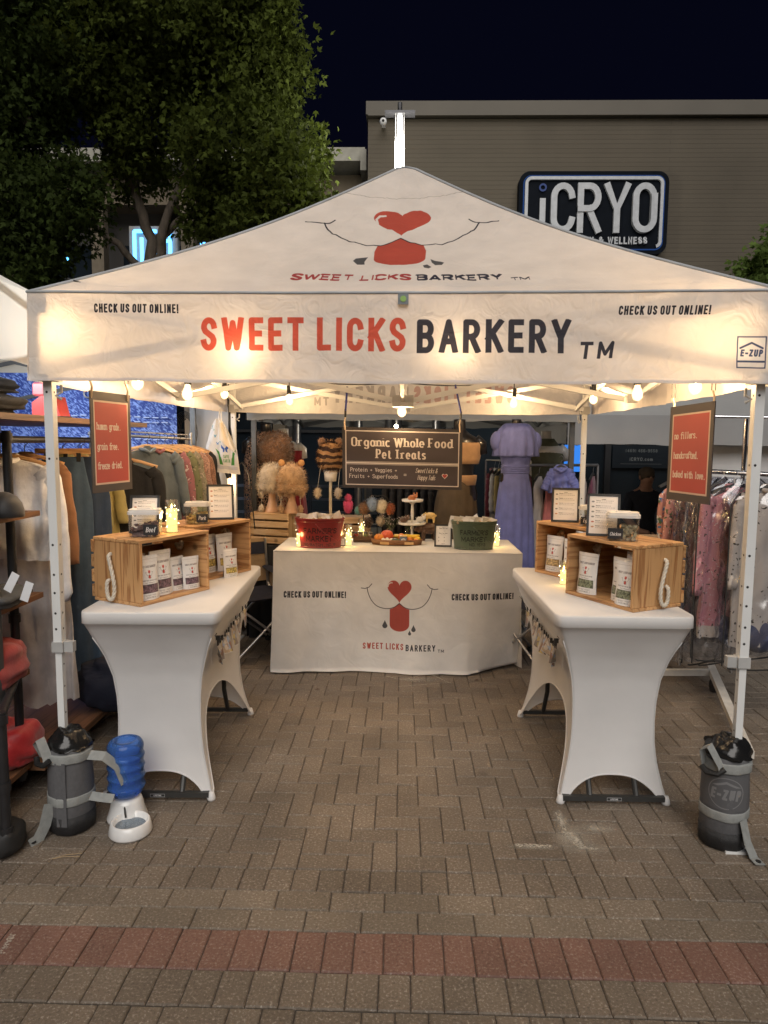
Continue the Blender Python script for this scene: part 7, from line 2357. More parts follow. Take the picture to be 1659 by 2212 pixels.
crumple('black_sack', 'rounded black bag on the paving at the left edge', 'bag', (-1.62, 2.66, 0), (.075, .08, .07), M('sack_black', (.02, .02, .02), .6), 12, 18, amp=.06)
t = thing('wicker_basket', 'brown wicker basket edge hanging at the far left', 'basket', (-1.88, 2.9, .62))
for i in range(9):
    MB().lathe([(.09 + .003 * i, .03 * i), (.098 + .003 * i, .03 * i + .015), (.09 + .003 * i, .03 * i + .03)], 18, wob=lambda a, z: 1 + .05 * math.sin(a * 9 + i * PI)).build('wicker_band', M('wicker', (.16, .10, .06), .8, var=.4, scale=60), t, 'all', world=False)
# tote bag hanging on the rear left leg
TOT = Canvas(300, 330, (.74, .73, .72))
for i in range(3): TOT.rect(20, 26 + i * 7, 285, 28 + i * 7, (.28, .32, .48))
fit(TOT, 'SAVE', 170, 215, 92, 20, (.10, .3, .12), .2, .15); fit(TOT, 'EARTH', 165, 222, 66, 20, (.10, .3, .12), .2, .15)
for s_ in (-1, 1):
    TOT.poly([(193 + s_ * 35, 50), (193 + s_ * 66, 52), (193 + s_ * 74, 110), (193 + s_ * 98, 148), (193 + s_ * 60, 128), (193 + s_ * 52, 100), (193 + s_ * 45, 90)], (.06, .26, .05))
def bfly(x, y, s, c_):
    for sg in (-1, 1):
        TOT.poly([(x, y), (x + sg * s, y + s * .8), (x + sg * s * 1.1, y + s * .1), (x + sg * s * .6, y - s * .2), (x + sg * s * .7, y - s * .8), (x + sg * s * .2, y - s * .6)], c_)
bfly(190, 150, 30, (.03, .10, .42)); bfly(120, 180, 13, (.05, .2, .5)); bfly(95, 225, 14, (.05, .3, .5)); bfly(75, 262, 9, (.1, .35, .2)); bfly(150, 190, 7, (.05, .3, .2))
TOT.text('B', 12, 268, 26, (.06, .25, .3), .8, .2, .1)
p = pY(478, 905, 5.55)
t = thing('tote_bag', 'white save earth tote bag with green hands and blue butterfly hung on the rear leg', 'tote bag', (p.x, 5.55, p.z))
def tote(sg):
    def f(u, v):
        w_ = .045 + (.255 - .045) * min(1, v / .55) ** .8
        x = -.03 + .05 * v + (u - .5) * w_ + (.02 if v > .9 else 0) * 0
        z = -.43 * v * (1 + .06 * (u - .5)) 
        y = sg * (.012 + .02 * v) * math.sin(PI * u) + .012 * math.sin(u * 14 + v * 5) * (1 - v * .5)
        return (x, y, z)
    return f
MB().grid(tote(-1), 20, 24, uvfn=lambda u, v: (u, 1 - v)).build('bag_front', img_mat('tote_print', TOT, .85, trans=.2, bump=.3, bscale=20), t, 'all', world=False)
MB().grid(tote(1), 14, 16).build('bag_back', cloth('white', (.72, .71, .70)), t, 'all', world=False)
def flap(u, v): return (.0 + .10 * u * (.3 + v) - .01, -.035 - .01 * math.sin(u * 6), -.03 - .24 * v * (.55 + .5 * u))
MB().grid(flap, 8, 8).build('folded_flap', cloth('cream', (.70, .60, .46)), t, 'all', world=False)
MB().tube([(-.02, 0, -.01), (-.015, .0, .05), (-.005, .0, .09), (.0, .0, .04), (.0, 0, -.02)], .005, 6).build('handle', cloth('white', (.72, .71, .70)), t, True, world=False)

# rear stall people and dresses
MBLK = M('mannequin_black', (.018, .016, .016), .3, coat=.3)
def mannequin(name, label, px, py_neck, Y, mat, s=1.0, head=False, rz=0):
    p = pY(px, py_neck, Y)
    t = thing(name, label, 'mannequin', (p.x, Y, 0), rz, None)
    zn = p.z
    pr = [(.001, .0), (.13, .005), (.155, .10), (.165, .18), (.125, .36), (.135, .46), (.165, .56), (.18, .62), (.165, .66), (.09, .70), (.055, .73), (.05, .80), (.052, .82), (.001, .825)]
    MB().lathe([(r * s, (z - .825) * s + zn) for r, z in pr], 28, sy=.62).build('torso', mat, t, 'all', world=False)
    for s_ in (-1, 1):
        MB().tube([(s_ * .13 * s, 0, zn - .18 * s), (s_ * .185 * s, 0, zn - .22 * s), (s_ * .20 * s, 0, zn - .30 * s)], [.06 * s, .055 * s, .04 * s], 10).build('shoulder', mat, t, 'all', world=False)
    MB().tube([(0, 0, .02), (0, 0, zn - .8 * s)], .015, 8).build('pole', STEEL, t, True, world=False)
    MB().lathe([(.001, .0), (.15, .0), (.15, .012), (.001, .016)], 20).build('base', STEEL, t, True, world=False)
    return t, zn
t, zn = mannequin('mannequin', 'black torso mannequin in tan crop top right of the centre sign', 993, 905, 6.25, MBLK, 1.05)
MB().lathe([(.178, -.40), (.192, -.35), (.198, -.28), (.20, -.24), (.196, -.21)], 28, (0, 0, zn), sy=.64, wob=lambda a, z: 1 + .012 * math.sin(a * 9 + z * 60)).build('crop_top', cloth('tan', (.46, .28, .15)), t, 'all', world=False)
MB().lathe([(.155, -.62), (.165, -.55), (.165, -.53)], 28, (0, 0, zn + .03), sy=.64).build('waistband', cloth('tan', (.46, .28, .15)), t, 'all', world=False)
MB().lathe([(.235, -1.45), (.215, -1.1), (.185, -.75), (.15, -.56), (.145, -.54)], 60, (-.02, 0, zn), sy=.7, wob=lambda a, z: 1 + .05 * math.sin(a * 13 + z * 2) * min(1, (-z - .5) * 2)).build('skirt', cloth('brown_olive', (.085, .062, .038)), t, 'all', world=False)
t, zn = mannequin('mannequin', 'dark mannequin wearing a long ruffled violet blue dress', 1116, 905, 6.2, MBLK, .84, rz=rad(8))
VIO = cloth('violet', (.135, .165, .46))
MB().lathe([(.205, -1.62), (.19, -1.3), (.175, -.95), (.15, -.66), (.125, -.52), (.120, -.44), (.13, -.40), (.155, -.3), (.165, -.2)], 90, (0, 0, zn + .02), sy=.72, wob=lambda a, z: 1 + .055 * math.sin(a * 15 + 2 * math.sin(z * 2)) * min(1, max(.1, (-z - .5) * 1.6))).build('dress_body', VIO, t, 'all', world=False)
MB().lathe([(.205, -.35), (.202, -.33), (.195, -.26), (.185, -.18), (.165, -.12), (.125, -.075), (.10, -.06)], 90, (0, 0, zn + .02), sy=.66, wob=lambda a, z: 1 + .07 * math.sin(a * 12) * min(1, max(0, (-z - .05) * 4)) + .05 * math.sin(a * 3 + 1) * (z < -.3)).build('ruffle', VIO, t, 'all', world=False)
for s_ in (-1, 1): MB().ball((s_ * .175, 0, zn - .20), 1, 10, sc=(.06, .06, .09)).build('puff_sleeve', VIO, t, 'all', world=False)
for k in range(4): MB().lathe([(.128, -.50 + k * .018), (.131, -.492 + k * .018), (.128, -.484 + k * .018)], 30, (0, 0, zn + .02), sy=.72).build('smocking_band', VIO, t, 'all', world=False)
t, zn = mannequin('mannequin', 'pale grey mannequin wearing a dark green halter vest', 1180, 930, 6.9, M('mannequin_grey', (.30, .30, .30), .4), 1.0)
MB().lathe([(.185, -.75), (.175, -.6), (.15, -.45), (.16, -.38), (.185, -.25), (.14, -.16), (.08, -.08)], 30, (0, 0, zn), sy=.66).build('halter_vest', cloth('dark_olive', (.05, .055, .035)), t, 'all', world=False)
t, zn = mannequin('mannequin', 'black mannequin in a pale crochet poncho behind the fur hats', 575, 912, 6.6, MBLK, 1.0)
mt, n, out = nodes('crochet_net'); q = N(n, 'BsdfPrincipled'); q.inputs[0].default_value = (.52, .34, .25, 1); tp = N(n, 'BsdfTransparent'); ms = N(n, 'MixShader')
tc = N(n, 'TexCoord'); vo = N(n, 'TexVoronoi'); vo.feature = 'DISTANCE_TO_EDGE'; vo.inputs['Scale'].default_value = 34; n.links.new(tc.outputs['Object'], vo.inputs[0]); g_ = N(n, 'Math', operation='LESS_THAN'); g_.inputs[1].default_value = .09
n.links.new(vo.outputs[0], g_.inputs[0]); n.links.new(g_.outputs[0], ms.inputs[0]); n.links.new(tp.outputs[0], ms.inputs[1]); n.links.new(q.outputs[0], ms.inputs[2]); n.links.new(ms.outputs[0], out.inputs[0])
MB().lathe([(.235, -.95), (.24, -.6), (.235, -.35), (.20, -.2), (.12, -.09)], 40, (.02, 0, zn), sy=.7).build('crochet_poncho', mt, t, 'all', world=False)
t, zn = mannequin('mannequin', 'white mannequin in a deep red dress behind the brown fur hat', 612, 925, 6.9, M('mannequin_white', (.62, .62, .62), .4), 1.0)
MB().lathe([(.26, -1.5), (.22, -1.0), (.19, -.7), (.15, -.45), (.17, -.3), (.18, -.22)], 50, (.03, 0, zn), sy=.7, wob=lambda a, z: 1 + .03 * math.sin(a * 9)).build('dress', cloth('deep_red', (.22, .01, .02)), t, 'all', world=False)
# round and straight racks at the rear right
p0, p1 = pY(1140, 1005, 6.55), pY(1250, 995, 6.75)
rr_ = thing('rear_rack', 'chrome rack of pink, burgundy and white dresses at the rear right', 'clothes rack', ((p0.x + p1.x) / 2, 6.6, 0))
MB().tube([(p0.x - .05, 6.5, p0.z), (p1.x + .2, 6.8, p0.z)], .014, 10).build('rail', STEEL, rr_, True)
for q, y in ((p0.x - .05, 6.5), (p1.x + .2, 6.8)): MB().tube([(q, y, .04), (q, y, p0.z)], .012, 8).build('upright', STEEL, rr_, True); MB().tube([(q, y - .3, .04), (q, y + .3, .04)], .012, 8).build('base_tube', STEEL, rr_, True)
RC = [('burgundy', (.09, .015, .025), 'dress'), ('grey_white', (.42, .42, .44), 'dress'), ('rose', (.50, .17, .18), 'dress'), ('dusty_pink', (.55, .24, .24), 'shirt'), ('taupe', (.26, .20, .17), 'dress'), ('ivory', (.52, .48, .44), 'dress'), ('plum', (.12, .03, .06), 'dress')]
for i, (nm, c_, kd) in enumerate(RC):
    f_ = i / 6; garment('%s dress hanging on the rear right chrome rack' % nm.replace('_', ' '), (p0.x + (p1.x + .15 - p0.x) * f_, 6.52 + .25 * f_, p0.z - .005), .40, .92, cloth(nm, c_), rad(62), 'strap', hanger=CABLE, grp='dresses on the rear right rack', seed=40 + i, depth=.06)
q = pY(1212, 1000, 6.35)
garment('violet blue ruffled crop top on a thick black hanger', (q.x, 6.35, q.z + .05), .22, .22, VIO, rad(-10), 'shirt', hanger=CABLE, sleeves=.10, seed=51, depth=.06)
for i, (px, c_, nm) in enumerate(((1062, (.14, .02, .04), 'wine red'), (1069, (.42, .42, .42), 'pale grey'), (1077, (.28, .22, .08), 'mustard'), (1085, (.03, .04, .05), 'near black'))):
    q = pY(px + 8, 1008, 7.0 + .0 * i); garment('%s top on the rack left of the violet dress' % nm, (q.x, 7.05 - .06 * i, 1.52), .36, .62 + .08 * i, cloth(nm, c_), rad(58), 'shirt', sleeves=.3, hanger=CABLE, grp='tops left of the violet dress', seed=60 + i)
q0 = pY(1062, 1000, 7.05)
t = thing('rear_rack', 'thin steel rack holding tops left of the violet dress', 'clothes rack', (q0.x, 7.0, 0))
MB().tube([(q0.x - .05, 7.1, 1.53), (q0.x + .35, 6.8, 1.53)], .01, 8).build('rail', STEEL, t, True)
for dx, dy in ((-.05, .1), (.35, -.2)): MB().tube([(q0.x + dx, 7.0 + dy, .0), (q0.x + dx, 7.0 + dy, 1.53)], .01, 8).build('upright', STEEL, t, True)
# dark coats between pompoms and cake stand, steel rail fence of the shop terrace
q0, q1 = pY(840, 1040, 6.9), pY(965, 1040, 6.9)
t = thing('coat_rack', 'rack of black coats behind the centre sign', 'clothes rack', ((q0.x + q1.x) / 2, 6.9, 0))
MB().tube([(q0.x - .05, 6.9, 1.40), (q1.x, 6.9, 1.40)], .01, 8).build('rail', STEEL, t, True)
for x in (q0.x - .05, q1.x): MB().tube([(x, 6.9, 0), (x, 6.9, 1.40)], .01, 8).build('upright', STEEL, t, True)
for i in range(7):
    garment('black coat on the rack behind the centre sign', (q0.x + .02 + i * .075, 6.9, 1.395), .40, .72, cloth('black', (.02, .02, .022)), rad(68), 'shirt', sleeves=.4, hanger=CABLE, grp='black coats on the rear rack', seed=70 + i)
rf = thing('steel_railing', 'blue grey steel railing in front of the dark shop windows', 'railing', (-1.2, 9.0, 0))
RST = M('rail_blue_grey', (.07, .09, .13), .4, .6)
for x in np.arange(-3.4, .9, .72): MB().box((x, 9.4, .55), (.05, .05, 1.1)).build('post', RST, rf)
for z in (.2, .38, .56, .74, .92, 1.1): MB().box((-1.25, 9.4, z), (4.4, .03, .035)).build('rail', RST, rf)
for x in (-1.35, -.55, -.15, .45):
    o = MB().tube([(x, 9.0, 0), (x, 9.0, 2.6)], .05, 14).build('steel_column', STEEL, None, True); center(o); tag(o, 'round brushed steel column before the shop windows, %s' % {-1.35: 'leftmost of four', -.55: 'second of four', -.15: 'third of four', .45: 'rightmost of four'}[x], 'column', 'steel columns before the shop')
for (px, w_, nm) in ((545, .8, 'dark bench by the railing'), ):
    q = pY(px, 1085, 8.6); t = thing('bench', 'dark outdoor bench seen between the tent leg and the fur hats', 'bench', (q.x, 8.6, 0))
    for k in range(3): MB().box((q.x, 8.5 + k * .13, .46), (1.1, .11, .03)).build('slat', DKW, t)
    for dx in (-.42, .42): MB().box((q.x + dx, 8.63, .22), (.05, .36, .44)).build('leg', PIPE, t)

# right neighbour: tent, white wall, racks, bagged dresses
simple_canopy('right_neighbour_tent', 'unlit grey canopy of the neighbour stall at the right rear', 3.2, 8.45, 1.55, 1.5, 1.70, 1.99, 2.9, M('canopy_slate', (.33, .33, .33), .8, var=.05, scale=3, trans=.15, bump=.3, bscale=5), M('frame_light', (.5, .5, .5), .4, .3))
sheet('tent_side_wall', 'white tent wall panel behind the right garment racks', 'tent wall', 2.74, 4.4, 7.15, .02, 1.72, M('tent_wall_pale', (.60, .61, .62), .8, var=.05, bump=.3, scale=4, bscale=7), .02, 3)
gr = thing('garment_rack', 'two level chrome garment rack on white wheeled base at the right', 'clothes rack', (2.2, 4.7, 0))
CHR = M('chrome', (.65, .65, .67), .15, 1)
a = pY(1495, 899, 4.9); b = pY(1660, 903, 4.7); MB().tube([a, b + Vector((.4, 0, 0))], .011, 10).build('top_rail', CHR, gr, True)
a2 = pY(1490, 1016, 4.9); b2 = pY(1660, 1031, 4.5); MB().tube([a2, b2 + Vector((.4, 0, 0))], .017, 10).build('rail', CHR, gr, True)
for (px, Y_) in ((1612, 4.75), ):
    q = pY(px, 905, Y_); q3 = pY(px - 10, 1120, Y_); MB().tube([(q.x, Y_, q.z), (q.x, Y_, .12)], .014, 10).build('upright', CHR, gr, True)
MB().tube([(a.x, 4.9, a.z), (a.x, 4.9, .12)], .014, 10).build('upright', CHR, gr, True)
WTUB = M('white_tube', (.62, .60, .55), .35, .1)
f0, f1 = pZ(1535, 1440, .12), pZ(1618, 1630, .12)
MB()._bar(f0, f1, .05, .04, 0).build('base_tube', WTUB, gr)
g0, g1 = pZ(1350, 1452, .12), pZ(1545, 1452, .12); MB()._bar(g0, g1, .04, .04, 0).build('base_tube', WTUB, gr)
for q in (pZ(1542, 1480, .05),): MB().tube([(q.x - .015, q.y, .045), (q.x + .015, q.y, .045)], .045, 14).build('caster', M('rubber_black'), gr, True)
PLB = clear('garment_bag', (.88, .89, .92), .16, .12, .45)
def bagged(label, px, py, Y_, w_, L_, mat, rz, seed, hem=None, bag=True, kd='shirt', sl=.5, grp='dresses on the right chrome rack'):
    q = pY(px, py, Y_)
    t = garment(label, (q.x, Y_, q.z), w_, L_, mat, rz, kd, sleeves=sl, grp=grp, seed=seed, hem=hem, hanger=CABLE, depth=.07)
    if bag:
        r = random.Random(seed); ph = r.uniform(0, 6)
        def f(u, v):
            a = 2 * PI * u; ww = (w_ / 2 + .07) * (min(1, .25 + v * 7) ** .6)
            k = 1 + .03 * math.sin(13 * a + v * 21 + ph) + .03 * math.sin(7 * a - v * 33)
            return (ww * math.copysign(abs(math.cos(a)) ** .8, math.cos(a)) * k, .11 * math.sin(a) * (1 + .14 * math.sin(9 * a + 13 * v + ph) + .1 * math.sin(23 * v + 5 * a)), -.03 - (L_ + .18) * v)
        o = MB().grid(f, 70, 50).build('garment_bag', PLB, t, True, world=False)
        for s_ in (-1, 1):
            MB().tube([(s_ * (w_ / 2 + .07) * (min(1, .25 + v * 7) ** .6), -.06, -.03 - (L_ + .18) * v) for v in np.linspace(0, 1, 16)], .0045, 5).build('bag_edging', CABLE, o, world=False)
        MB().tube([((w_ / 2 + .06) * math.cos(a), -.1 + .0 * a, -.21 - L_ + .02 * math.sin(a)) for a in np.linspace(PI, 2 * PI, 14)], .005, 5).build('bag_edging', CABLE, o, world=False)
        if seed % 2:
            MB().ball((-.02, 0, -L_ - .05), 1, 12, sc=(.13, .09, .10)).build('folded_lining', cloth('bagged_navy', (.05, .06, .12)), t, 'all', world=False)
    return t
FL1 = flora('floral_tropic', (.50, .24, .20), [(.05, .10, .05), (.62, .60, .55), (.05, .14, .3), (.35, .12, .08)], 13, .75)
FL2 = flora('floral_coral', (.42, .19, .16), [(.10, .05, .06), (.07, .10, .05), (.55, .35, .3)], 22, .75)
FL3 = flora('floral_pink', (.56, .25, .28), [(.09, .06, .05), (.60, .5, .48)], 30, .38)
FL4 = flora('sprig_cream', (.52, .47, .42), [(.06, .05, .04)], 26, .35)
FL5 = flora('sprig_blue', (.22, .24, .34), [(.5, .5, .55), (.08, .08, .15)], 60, .6)
bagged('tropical floral dress with green leaf and blue flowers left of the red sign', 1464, 1012, 5.2, .34, 1.0, FL1, rad(20), 1, bag=False, sl=.0)
bagged('coral and dark floral maxi dress behind the bagged ones', 1490, 1016, 5.0, .38, 1.08, FL2, rad(25), 2, bag=False, sl=.3)
bagged('blue speckled dress in a clear garment bag', 1527, 1020, 4.72, .40, 1.05, FL5, rad(35), 3, sl=.4)
bagged('grey dress in a clear garment bag, second from the front', 1560, 1022, 4.55, .42, 1.0, cloth('greybag', (.25, .25, .27)), rad(30), 4, sl=.4)
bagged('pink and cream sprigged dress in a clear black edged bag, nearest', 1588, 1022, 4.3, .42, .92, FL3, rad(12), 5, hem=FL4, sl=.55)
bagged('cream sprigged dress in a clear bag cut by the right frame edge', 1668, 1022, 4.2, .44, .95, FL4, rad(8), 7, sl=.5)
q = pY(1405, 1120, 6.3)
t = thing('cardboard_box', 'open brown cardboard box behind the right crates', 'box', (q.x, 6.3, .72))
draped('side_table', 'dark draped table under the cardboard box', q.x - .5, q.x + .35, 6.1, 6.6, .72, M('brown_cloth', (.06, .035, .02), .9), 6)
CB = M('cardboard', (.30, .19, .10), .85)
for (c_, d_) in (((0, -.12, .06), (.3, .006, .12)), ((0, .12, .06), (.3, .006, .12)), ((-.15, 0, .06), (.006, .24, .12)), ((.15, 0, .06), (.006, .24, .12))): MB().box(c_, d_).build('side', CB, t, world=False)
MB().box((-.02, -.18, .15), (.3, .13, .004), rx=.5).build('flap', CB, t, world=False)

# seated man looking down, far behind
mp_ = pY(1388, 1090, 8.9)
person = thing('person', 'man in a dark polo shirt sitting with hands together, looking down', 'person', (mp_.x, 8.9, 0), rad(6))
J = [  # joint, parent, radii
 ((0, .02, .52), -1, (.165, .14)), ((0, .03, .72), 0, (.165, .125)), ((0, .0, .92), 1, (.185, .125)), ((0, -.03, 1.06), 2, (.16, .10)), ((0, -.06, 1.15), 3, (.062, .062)), ((0, -.09, 1.24), 4, (.085, .095)), ((0, -.105, 1.33), 5, (.082, .095)),
 ((.19, -.03, 1.04), 3, (.07, .07)), ((.265, -.06, .80), 7, (.055, .055)), ((.17, -.27, .63), 8, (.042, .042)), ((.06, -.36, .60), 9, (.032, .038)),
 ((-.19, -.03, 1.04), 3, (.07, .07)), ((-.265, -.06, .80), 11, (.055, .055)), ((-.17, -.27, .63), 12, (.042, .042)), ((-.05, -.36, .61), 13, (.032, .038)),
 ((.11, -.06, .50), 0, (.10, .10)), ((.20, -.44, .52), 15, (.075, .075)), ((.19, -.46, .28), 16, (.055, .055)), ((.19, -.44, .08), 17, (.04, .045)), ((.20, -.56, .04), 18, (.045, .035)),
 ((-.11, -.06, .50), 0, (.10, .10)), ((-.20, -.44, .52), 20, (.075, .075)), ((-.19, -.46, .28), 21, (.055, .055)), ((-.19, -.44, .08), 22, (.04, .045)), ((-.20, -.56, .04), 23, (.045, .035))]
me = bpy.data.meshes.new('body'); me.from_pydata([j[0] for j in J], [(i, j[1]) for i, j in enumerate(J) if j[1] >= 0], [])
tmp = bpy.data.objects.new('body', me); COL.objects.link(tmp)
md = tmp.modifiers.new('s', 'SKIN'); tmp.modifiers.new('d', 'SUBSURF').levels = 2
for i, j in enumerate(J): me.skin_vertices[0].data[i].radius = j[2]; me.skin_vertices[0].data[i].use_root = (i == 0)
dg = bpy.context.evaluated_depsgraph_get(); ev = tmp.evaluated_get(dg); me2 = bpy.data.meshes.new_from_object(ev)
bpy.data.objects.remove(tmp)
SKIN = M('skin', (.36, .20, .14), .6, var=.05); SHIRT = cloth('polo', (.016, .02, .034)); JEAN = cloth('jeans', (.02, .028, .045)); HAIR = M('hair', (.10, .075, .055), .8); SHOE = M('shoe', (.02, .02, .02), .6)
for m_ in (SKIN, SHIRT, JEAN, SHOE): me2.materials.append(m_)
for p_ in me2.polygons:
    c_ = p_.center
    k = 0
    if c_.z < .09: k = 3
    elif c_.z < .60 and (abs(c_.x) > .02 or c_.z < .55) and not (c_.y < -.2 and c_.z > .575 and abs(c_.x) < .17): k = 2
    elif c_.z < 1.12 and not (abs(c_.x) > .14 and c_.y < -.07 and c_.z < .84) and not (c_.y < -.16 and c_.z < .75): k = 1
    p_.material_index = k; p_.use_smooth = True
bo = bpy.data.objects.new('body', me2); COL.objects.link(bo); bo.parent = person
MB().lathe([(.001, .125), (.05, .118), (.088, .085), (.097, .04), (.095, .0), (.082, -.04)], 20, (0, -.075, 1.30), sy=1.06).build('hair', HAIR, person, 'all', world=False)
MB().ball((0, -.205, 1.285), 1, 8, sc=(.014, .02, .022)).build('nose', SKIN, person, 'all', world=False)
for s_ in (-1, 1):
    MB().ball((s_ * .088, -.085, 1.29), 1, 8, sc=(.012, .02, .03)).build('ear', SKIN, person, 'all', world=False)
    MB().box((s_ * .034, -.196, 1.305), (.03, .012, .008)).build('eye', M('eye_dark', (.02, .015, .012), .4), person, world=False)
    for k in range(5):
        MB().tube([(s_ * .05 - .012 * k * s_, -.385, .625 - .01 * k), (s_ * .02 - .006 * k * s_, -.41, .60 - .008 * k), (-s_ * .012, -.405 + .004 * k, .58 - .006 * k)], [.009, .009, .007], 6).build('finger', SKIN, person, 'all', world=False)
MB().box((0, -.186, 1.235), (.045, .01, .006)).build('mouth', M('lip', (.22, .09, .07), .6), person, world=False)
MB().lathe([(.062, 1.09), (.075, 1.10), (.072, 1.13)], 16, (0, -.045, 0)).build('shirt_collar', SHIRT, person, 'all', world=False)
t = thing('stool', 'low pale seat block under the seated man', 'seat', (mp_.x, 8.95, 0))
MB().box((0, .04, .2), (1.6, .42, .40), bev=.02).build('seat_block', M('stone_sill'), t, world=False)
MB().box((0, .04, .425), (1.64, .46, .05), bev=.01).build('seat_cap', M('stone_cap', (.24, .23, .2), .8), t, world=False)

# folding camp chairs
NAV = cloth('chair_navy', (.018, .022, .045)); KHA = cloth('chair_khaki', (.36, .25, .14))
ALU = M('aluminium', (.55, .55, .56), .3, .9)
def camp_chair(label, x, y, rz):
    t = thing('camp_chair', label, 'folding chair', (x, y, 0), rz, 'navy and khaki folding chairs')
    w, d = .26, .24
    for s_ in (-1, 1):
        for (a_, b_) in (((s_ * w, -d, .03), (s_ * w, d, .50)), ((s_ * w, d, .03), (s_ * w, -d, .50))): MB().tube([a_, b_], .012, 10).build('leg', ALU, t, True, world=False)
    for s_ in (-1, 1):
        for (a_, b_) in (((-w, s_ * d, .03), (w, s_ * d, .46)), ((w, s_ * d, .03), (-w, s_ * d, .46))): MB().tube([a_, b_], .010, 10).build('cross_leg', ALU, t, True, world=False)
        for q in (-1, 1): MB().lathe([(.03, 0), (.032, .015), (.022, .05), (.001, .055)], 12, (q * w, s_ * d, 0)).build('rubber_foot', M('rubber_black'), t, True, world=False)
        MB().tube([(s_ * w, d, .45), (s_ * w, d + .05, .88)], .011, 8).build('back_post', ALU, t, True, world=False)
        MB().tube([(s_ * w, -d, .5), (s_ * w, -d, .62)], .011, 8).build('arm_post', ALU, t, True, world=False)
        MB().grid(lambda u, v: (s_ * w + (v - .5) * .09, -d - .05 + (2 * d + .08) * u, .64 - .03 * math.sin(PI * u) + .012 * math.cos((v - .5) * 3)), 8, 4).build('arm_rest', NAV, t, 'all', world=False)
        MB().grid(lambda u, v: (s_ * (w + .012), -d + 2 * d * u, .62 - v * (.12 + .10 * math.sin(PI * u))), 10, 4).build('side_pocket', KHA, t, 'all', world=False)
    MB().grid(lambda u, v: ((u - .5) * 2 * w, -d + 2 * d * v, .48 - .06 * math.sin(PI * u) * math.sin(PI * v)), 10, 8).build('seat', NAV, t, 'all', world=False)
    MB().grid(lambda u, v: ((u - .5) * 2 * w, d + .02 + .05 * v - .0, .52 + .36 * v), 10, 6).build('backrest', KHA, t, 'all', world=False)
    MB().grid(lambda u, v: ((u - .5) * 2 * w * 1.01, d + .012 + .05 * (.6 + .3 * v), .75 + .1 * v), 10, 2).build('back_stripe', NAV, t, 'all', world=False)
q = pZ(580, 1438, 0); camp_chair('navy and khaki folding chair tucked left of the centre table', q.x - .19, q.y + .35, rad(38))
q = pZ(1112, 1462, 0); camp_chair('navy and khaki folding chair tucked right of the centre table', q.x + .22, q.y + .30, rad(-50))
t = draped('dark_side_cloth', 'dark covered display behind the left folding chair', -1.72, -1.12, 6.2, 6.7, .75, M('brown_cloth'), 9)

